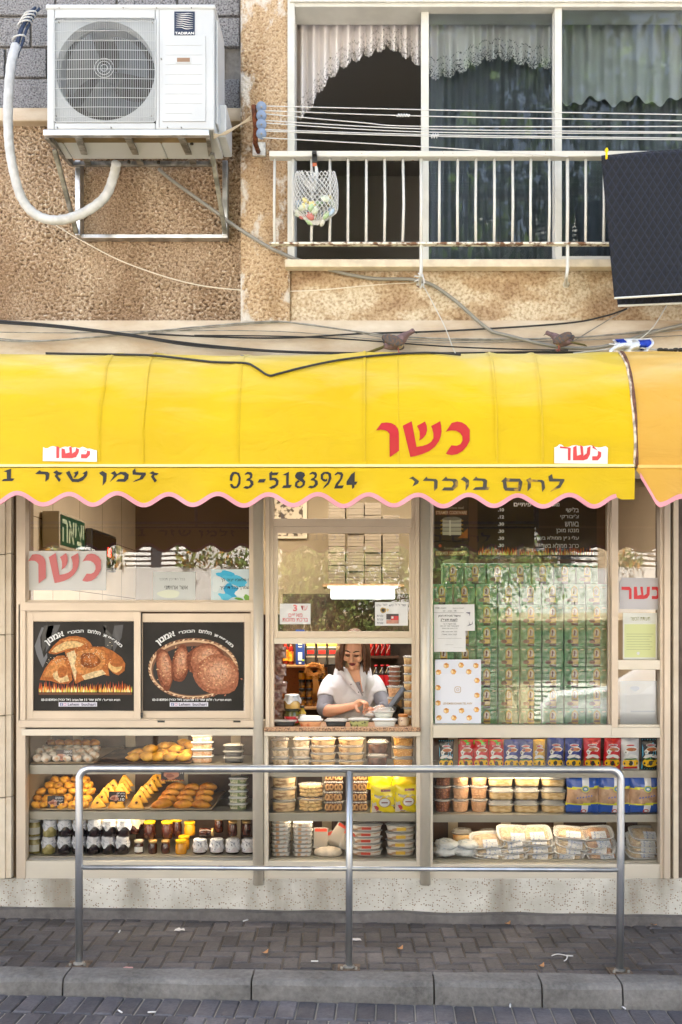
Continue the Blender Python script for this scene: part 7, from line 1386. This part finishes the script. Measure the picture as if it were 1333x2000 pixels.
pj = jar("oil_bottle", .022, .10, mat("oil_yellow", "#b99a2a", .15, coat=.7), mat("dark_green_lid"), "screw", mat("white_pink_label", "#d8d0d0", .5, col2="#c8607a", vs=40, lo=.38, hi=.42), wst=.45); oncount(pj, 591, .20, "small yellow bottle with a white and pink label beside the pickle jar", "bottle")
t = thing("card_terminal", "grey card terminal tilted on a black stand by her elbow", "card terminal", P(778, 1362, .25), (0, radians(38), radians(-20)))
m = M(); m.bx((0, 0, 0), (.028, .075, .15), mat("terminal_grey", "#6c7280", .35)); m.build("handset", t, bevel=.008); m = M(); m.bx((-.0155, 0, .02), (.002, .06, .085), mat("terminal_screen", (.03, .035, .04), .15)); m.build("screen", t)
m = M()
for i in range(4):
    for j in range(3): m.bx((-.0155, -.02 + j * .02, -.035 - i * .011), (.003, .012, .007), mat("terminal_key", (.12, .12, .13), .5))
m.build("keypad", t); m = M(); m.bx((.02, 0, -.07), (.05, .07, .05), black); m.build("cradle", t, bevel=.006)
t = thing("terminal_stand", "black stand under the card terminal", "stand", (X(785, .27), .27, zc)); m = M(); m.lathe([(0, 0), (.045, 0), (.045, .01), (.014, .02), (.014, .09)], black, 16); m.build("foot", t)
nutp = tub("nut_pot", .045, .060, nuts, .97, .86, 5, 1, 1, "clear", .006); _used.discard(nutp.name)
for j in range(2): oncount(nutp, 772, .36, ("lower", "upper")[j] + " clear pot of brown nuts stacked behind the card terminal", "nut pot", "nut pots behind the terminal", .085 + j * .070)
sp_ = tub("spice_pot", .036, .024, mat("brown_spice", "#8a5a48", .6), .95, .92, None, 1, 1, "clear", .003)
for j in range(4): oncount(sp_, 771, .36, f"shallow clear pot of brown spice, {ORD[j]} above the stacked nuts", "spice pot", "spice pots on the nut pots", .226 + j * .0285)
m = M(); m.box(X(755, .36), X(790, .36), .30, .42, zc, zc + .085, black); tag(m.build("till_box", bevel=.006), "black till box under the stacked nut pots", "box")
et = tub("egg_box", .034, .042, mat("brown_cookies", "#b07a48", .5, col2="#e0c090", vs=20), .95, .9, 5, 1, 1, "clear", .006)
for j in range(8): oncount(et, 800, .24, f"clear box of brown biscuits, {ORD[j] if j else 'lowest'} {'from the bottom ' if j else ''}of the column by the right jamb", "biscuit box", "biscuit boxes by the right jamb", .0 + j * .051)
hang = mat("glossy_pack_film", "#a08478", .15, col2="#6a3f3a", vs=30, lo=.38, hi=.55, coat=.7, bump=.006, bs=26)
for j in range(9):
    o = bag("hanging_pack", .075, .072, .016, hang, []) if j == 0 else o
    if j: _used.add(o.name)
    inst(o, P(541 + (j % 2) * 7, 1405 - j * 17, .20 - .012 * (j % 3)), (R.uniform(-.1, .1), R.uniform(-.15, .15), R.uniform(-.3, .3)), f"glossy snack pack, {ORD[j] if j else 'lowest'} {'from the bottom ' if j else ''}in the hanging strip by the left jamb", "snack packs hanging by the left jamb", None, "snack pack")
# shelves behind her
ws = mat("worn_wood_shelf", "#a87c50", .6, var=.2, vs=8, stretch=(.4, 1, 4)); Yb = 1.5
for y, x0, x1, lab in ((1299, 535, 632, "upper wooden shelf behind the counter at the left"), (1381, 560, 640, "lower wooden shelf behind the counter at the left")):
    m = M(); m.pbox(x0, y, x1, y + 5, Yb - .14, Yb + .14, ws); tag(m.build("wooden_shelf", bevel=.003), lab, "shelf")
m = M(); m.pbox(530, 1303, 640, 1381, Yb + .12, Yb + .14, mat("punched_orange_panel", "#b0642f", .6, kind='voronoi', vs=55, col2="#5a2a14", lo=.14, hi=.2)); tag(m.build("perforated_panel"), "orange perforated panel between the wooden shelves", "panel")
zsh = Z(1299, Yb - .14) + .002
for px, h_, lab in ((558, .17, "dark red sauce bottle on the upper shelf, left"), (569, .15, "red sauce bottle with an orange label on the upper shelf")):
    o = jar("sauce_bottle", .021, h_, mat("red_sauce", "#6e1510", .2, coat=.6, var=.3, vs=20), black, "screw", mat("orange_label", "#c4532a", .5, col2="#e8b83a", vs=40), wst=.5); _used.discard(o.name); inst(o, (X(px, Yb - .06), Yb - .06, zsh), (0, 0, 0), lab, "bottles on the upper shelf", None, "bottle")
t = thing("blue_carton", "tall blue carton with cream panels on the upper shelf", "carton"); y_ = Yb - .13; m = M(); m.pbox(578, 1230, 595, 1298, y_, y_ + .08, mat("royal_blue_carton", "#1f3f8c", .4)); m.build("carton", t, bevel=.002)
m = M(); m.pbox(582.5, 1274, 590.5, 1290, y_ - .002, y_, paper); m.pbox(583, 1256, 590, 1259, y_ - .002, y_, paper); m.pbox(583, 1262, 590, 1264, y_ - .002, y_, paper); m.pbox(584, 1293, 589, 1297, y_ - .002, y_, paper); m.pbox(590.5, 1288, 595, 1291, y_ - .003, y_, mat("lime_tag", "#c8e020", .5)); m.build("printed_panel", t)
dkp = mat("slate_pack_film", "#3a3c44", .25, coat=.5, var=.2, vs=12)
for i, (px, lab) in enumerate(((607, "left slate-grey food pack with a red band behind her"), (629, "right slate-grey food pack with a red band behind her"), (650, "slate-grey food pack hidden partly by her hair"))):
    t = thing("food_pack", lab, "food pack", (0, 0, 0), (0, 0, 0), "slate-grey packs behind the counter"); m = M(); m.pbox(px - 10, 1262, px + 10, 1300, Yb - .05, Yb + .03, dkp); m.build("pack", t, bevel=.01)
    m = M(); m.pbox(px - 6, 1270, px + 7, 1277, Yb - .053, Yb - .05, mat("red_ink")); m.pbox(px - 9, 1281, px + 9, 1284, Yb - .053, Yb - .05, mat("grey_print", "#8c8e98", .5)); m.pbox(px - 8, 1240, px + 8, 1261, Yb - .04, Yb + .03, mat("yellow_food_pack", "#d9b04a", .3, coat=.5, var=.3, vs=30)); m.build("printed_panel", t)
tw_ = mat("twiggy_straw", "#b5762f", .7, rnd=.1); t = thing("dried_bunch", "tangled bunch of dried orange stalks hanging behind her shoulder", "dried bunch"); m = M()
for i in range(90):
    a_, b_ = R.uniform(0, 6.28), R.uniform(0, 6.28); c = P(614, 1310, 1.2); rr = .06 * R.uniform(.5, 1); p0 = c + Vector((rr * cos(a_) * 1.3, rr * .6 * sin(b_), rr * sin(a_))); p1 = c + Vector((rr * cos(a_ + 1.6) * 1.3, rr * .6 * cos(b_), rr * sin(a_ + 1.6))); m.tube([p0, p0.lerp(p1, .5) + Vector((0, 0, .01)), p1], .0018, tw_, 4)
m.build("tangle", t); m = M()
for i in range(26): x = R.uniform(-6, 6); m.tube([P(616 + x * .7, 1318, 1.2 + x * .004), P(618 + x, 1345, 1.2), P(617 + x * 1.1, 1372 - abs(x), 1.2 + x * .004)], .0022, tw_, 4)
m.build("stalks", t)
hm_ = mat("amber_honey_rows", "#8c5a1e", .2, col2="#3a2010", vs=30, coat=.5, lo=.4, hi=.6); n_ = 0
o = jar("honey_pot", .024, .05, hm_, mat("dark_lid", "#1c1512", .4), "screw", None); o2 = jar("honey_pot", .024, .05, mat("bright_honey", "#e0981c", .2, coat=.5, emit=None), mat("dark_lid"), "screw", None); _used.discard(o2.name)
for r in range(4):
    for c in range(4):
        q = o2 if r == 3 and c < 3 else o
        if q is o2 and c: _used.add(o2.name)
        inst(q, (X(590 + c * 13.5, Yb - .06), Yb - .06, Z(1381, Yb - .14) + .002 + r * .064), (0, 0, 0), f"honey pot with a dark lid, {ORD[c]} from the left in the {ORD[r] if r else 'bottom'} row behind her", "honey pots behind the counter", None, "jar")
for i in range(4):
    t = thing("red_can", f"red drinks can, {ORD[i]} of four beside her hair", "can", (X(727 + i * 10.5, 1.6), 1.6, Z(1281, 1.6)), (0, 0, 0), "red cans on the back shelf"); m = M(); m.lathe([(0, 0), (.015, 0), (.0175, .006), (.0175, .10), (.013, .112), (0, .112)], mat("red_can_paint", "#c41420", .25, .3, coat=.5), 14); m.build("can_body", t)
    m = M(); m.tube(smooth_path([(-.012, -.0165, .02), (-.004, -.019, .045), (.004, -.019, .055), (.012, -.0165, .08)], 3), .0022, white_ink, 5); m.build("white_swirl", t)
m = M(); m.pbox(715, 1281, 780, 1286, 1.52, 1.75, mat("dark_wood", "#4a2f20", .6)); tag(m.build("drinks_shelf"), "dark shelf carrying the red cans", "shelf")
for i, px in enumerate((735, 747, 758)):
    o = jar("cola_bottle", .028, .16, mat("dark_cola_glass", "#1a100e", .1, coat=.8), mat("red_ink"), "screw", mat("red_cola_label", "#b01c24", .4), wst=.35); _used.discard(o.name); inst(o, (X(px, 1.45), 1.45, Z(1345, 1.45)), (0, 0, 0), f"dark drink bottle with a red label, {ORD[i]} from her hair", "dark bottles on the back shelf", None, "bottle")
m = M(); m.pbox(722, 1345, 770, 1350, 1.35, 1.6, MATS["dark_wood"]); tag(m.build("drinks_shelf"), "dark shelf carrying the dark bottles", "shelf")
m = M(); m.box(-.62, .34, 1.72, 1.76, .8, 1.9, mat("back_shelving", "#4a3a2e", .8, var=.4, vs=9)); tag(m.build("shelving_panel"), "brown back panel of the shelving behind the woman", "panel")
# warm bulb over the left shelves and an added, unseen ceiling panel brightening the hatch
t = thing("shelf_bulb", "warm light strip above the upper wooden shelf at the left", "lamp"); m = M(); m.pbox(532, 1240, 660, 1244, 1.34, 1.37, mat("warm_strip", (1, .8, .5), .5, emit=(1, .68, .30), es=14)); m.build("strip", t); m = M(); m.pbox(530, 1236, 662, 1240, 1.33, 1.38, lampc); m.build("strip_holder", t)
t = thing("added_room_light", "added glowing panel under the shop ceiling, out of view", "ceiling light"); m = M(); m.box(-1.1, .9, .62, .90, 2.79, 2.82, mat("added_light_panel", (.9, .9, .9), .5, emit=(1, .94, .87), es=7.5)); m.build("diffuser", t); m = M(); m.box(-1.12, .92, .60, .92, 2.82, 2.86, lampc); m.build("housing", t)
# ================================================================ across the street (seen only as reflections in the glass)
def env():
    wm = mat("white_house_render", (.72, .70, .66), .9, var=.08, vs=1); cr = mat("cream_house_render", "#d9c4a4", .9, var=.1, vs=1)
    wood = mat("shutter_white", (.78, .78, .76), .6); dk = mat("window_dark", (.05, .06, .07), .15); leafm = [mat("leaf_green", "#5f7a36", .7), mat("leaf_pale", "#8f9c54", .7), mat("leaf_dark", "#33482a", .7)]
    Y = -13.2
    for k, (x0, x1, h, mt_, lab) in enumerate([(-9, -1.6, 9.5, wm, "white house with balconies and louvred shutters across the street, left"), (-1.2, 9, 8.0, cr, "cream house with balconies and louvred shutters across the street, right")]):
        b = thing("house", lab, "building", group="houses across the street")
        m = M(); m.box(x0, x1, Y - 5, Y, -.4, h, mt_); m.build("wall", b)
        n = int((x1 - x0) / 1.9)
        for f in range(4):
            z0 = 2.3 + (f - 1) * 2.9 if f else -.1
            for i in range(n):
                xx = x0 + .7 + i * 1.85; m = M(); hh = 1.7 if f == 0 else 1.5
                m.box(xx, xx + 1.1, Y, Y + .02, z0, z0 + hh, dk)
                for s_ in range(int(hh / .09)): m.bx((xx + (.25 if s_ % 40 else .25), Y + .05, z0 + .05 + s_ * .09), (.5, .012, .062), wood, (.5, 0, 0))
                for s_ in range(int(hh / .09)): m.bx((xx + .95, Y + .05, z0 + .05 + s_ * .09), (.5, .012, .062), wood, (.5, 0, 0))
                m.build("shutter_window", b)
            if f:
                m = M(); m.box(x0 + .3, x1 - .3, Y, Y + 1.1, z0 - .5, z0 - .36, mt_); m.build("balcony_slab", b)
                m = M(); m.box(x0 + .3, x1 - .3, Y + 1.05, Y + 1.1, z0 - .36, z0 + .45, wood if k else mt_); m.build("balcony_front", b)
    t = thing("balcony_planting", "row of shaggy potted plants along the balcony across the street", "plants"); m = M()
    for i in range(3600):
        x = R.uniform(-7, 5); 
        if noise.noise(Vector((x * .9, 0, 4))) < -.05: continue
        p = Vector((x, -12.15 + R.gauss(0, .12), 2.75 + abs(R.gauss(0, .22)) * (1 + noise.noise(Vector((x * 2, 3, 1)))))); q = Euler((R.uniform(0, 6), R.uniform(0, 6), R.uniform(0, 6))).to_matrix(); a = R.uniform(.03, .07)
        m.add([p + q @ Vector(v) for v in ((-a, 0, 0), (0, -a * .45, 0), (a, 0, 0), (0, a * .45, 0))], [(0, 1, 2, 3)], R.choice(leafm + [mat("dry_flower", "#c48a3a", .8)]))
    m.build("foliage", t)
    def tree(x, y, h, r, lab, dens):
        t = thing("street_tree", lab, "tree", (x, y, -.3), group="trees across the street"); m = M()
        m.tube([(0, 0, 0), (.05, 0, h * .25), (-.03, .05, h * .5), (0, 0, h * .75)], [.13, .1, .08, .04], mat("bark", "#5a4a3a", .9), 8)
        for i in range(9):
            a = R.uniform(0, 6.3); rr = r * R.uniform(.5, .9); m.tube([(0, 0, h * R.uniform(.3, .6)), (rr * .5 * cos(a), rr * .5 * sin(a), h * .65), (rr * cos(a), rr * sin(a), h * R.uniform(.6, .95))], [.04, .025, .008], MATS["bark"], 5)
        m.build("trunk", t); m = M(); cl = [(Vector((R.gauss(0, r * .45), R.gauss(0, r * .45), h * .68 + R.gauss(0, r * .42))), R.uniform(.18, .5) * r) for _ in range(38)]
        for i in range(dens):
            c, s_ = R.choice(cl); p = c + Vector((R.gauss(0, 1), R.gauss(0, 1), R.gauss(0, 1))) * s_ * .6; q = Euler((R.uniform(0, 6), R.uniform(0, 6), R.uniform(0, 6))).to_matrix(); a = R.uniform(.03, .06)
            m.add([p + q @ Vector(v) for v in ((-a, 0, 0), (0, -a * .45, 0), (a, 0, 0), (0, a * .45, 0))], [(0, 1, 2, 3)], R.choice(leafm))
        m.build("crown", t)
    tree(-.4, -9.0, 3.6, 1.25, "bushy olive tree on the far pavement opposite the serving hatch", 9000)
    tree(1.6, -9.4, 4.2, 1.2, "thin leafy street tree opposite the right shop window", 4200)
    def big(x, y, z0, z1, r, n, lab):
        t = thing("street_tree", lab, "tree", (x, y, -.3), group="trees across the street"); m = M()
        m.tube([(0, 0, 0), (.1, 0, z0 * .6), (-.1, .05, z0), (0, 0, (z0 + z1) / 2)], [.3, .26, .2, .08], MATS["bark"], 8); m.build("trunk", t); m = M()
        cl = [(Vector((R.uniform(-r, r), R.uniform(-1.6, 1.6), R.uniform(z0, z1))), R.uniform(.4, 1.0)) for _ in range(60)]
        for i in range(n):
            c, s_ = R.choice(cl); p = c + Vector((R.gauss(0, 1), R.gauss(0, 1), R.gauss(0, 1))) * s_ * .7; q = Euler((R.uniform(0, 6), R.uniform(0, 6), R.uniform(0, 6))).to_matrix(); a = R.uniform(.08, .16)
            m.add([p + q @ Vector(v) for v in ((-a, 0, 0), (0, -a * .5, 0), (a, 0, 0), (0, a * .5, 0))], [(0, 1, 2, 3)], leafm[2] if i % 3 else leafm[0])
        m.build("crown", t)
    big(1.2, -10.2, 7.0, 12.6, 2.6, 9000, "tall dense ficus tree across the street"); big(6.4, -10.8, 7.5, 11.0, 2.4, 5500, "tall spreading tree at the far right across the street")
    c = thing("parked_car", "white hatchback parked across the street to the right", "car", (4.6, -7.4, -.2)); wp = mat("white_car_paint", (.75, .76, .78), .25, coat=1)
    m = M(); pr = [(-2.1, .35), (-2.12, .75), (-1.95, .92), (-1.2, 1.0), (-.55, 1.42), (.9, 1.47), (1.75, 1.05), (2.05, .95), (2.1, .35)]
    vs = []; ns = 6
    for j, (y, ins) in enumerate([(-.85, .0), (-.8, 0), (.8, 0), (.85, 0)]):
        for (x, z) in pr: vs.append((x, y * (1 if z < 1.1 else .82), z))
    k = len(pr); fs = [(j * k + i, j * k + i + 1, (j + 1) * k + i + 1, (j + 1) * k + i) for j in range(3) for i in range(k - 1)] + [tuple(range(k)), tuple(reversed([3 * k + i for i in range(k)]))]
    m.add(vs, fs, wp); m.build("body", c, bevel=.05)
    for sx in (-1.35, 1.3):
        for sy in (-.8, .8):
            m = M(); m.tube([(sx, sy - .1, .32), (sx, sy + .1, .32)], .32, mat("tyre_rubber", (.03, .03, .03), .8), 22); m.tube([(sx, sy - .105, .32), (sx, sy + .105, .32)], .2, mat("wheel_rim", (.6, .6, .62), .3, .9), 18); m.build("wheel", c)
    m = M()
    for sy in (-1, 1): m.add([(-1.0, .862 * sy * .9, 1.03), (-.5, .71 * sy, 1.38), (.85, .71 * sy, 1.42), (1.45, .80 * sy * .95, 1.05)], [(0, 1, 2, 3)], mat("car_glass", (.03, .04, .05), .05))
    m.build("side_window", c)
    f = thing("pavement_fence", "low metal fence along the far pavement", "fence", (0, -11.2, 0)); m = M()
    for i in range(60): m.tube([(-6 + i * .2, 0, -.3), (-6 + i * .2, 0, .8)], .012, steel_old, 5)
    m.tube([(-6, 0, .8), (6, 0, .8)], .02, steel_old, 6); m.build("bars", f)
env()
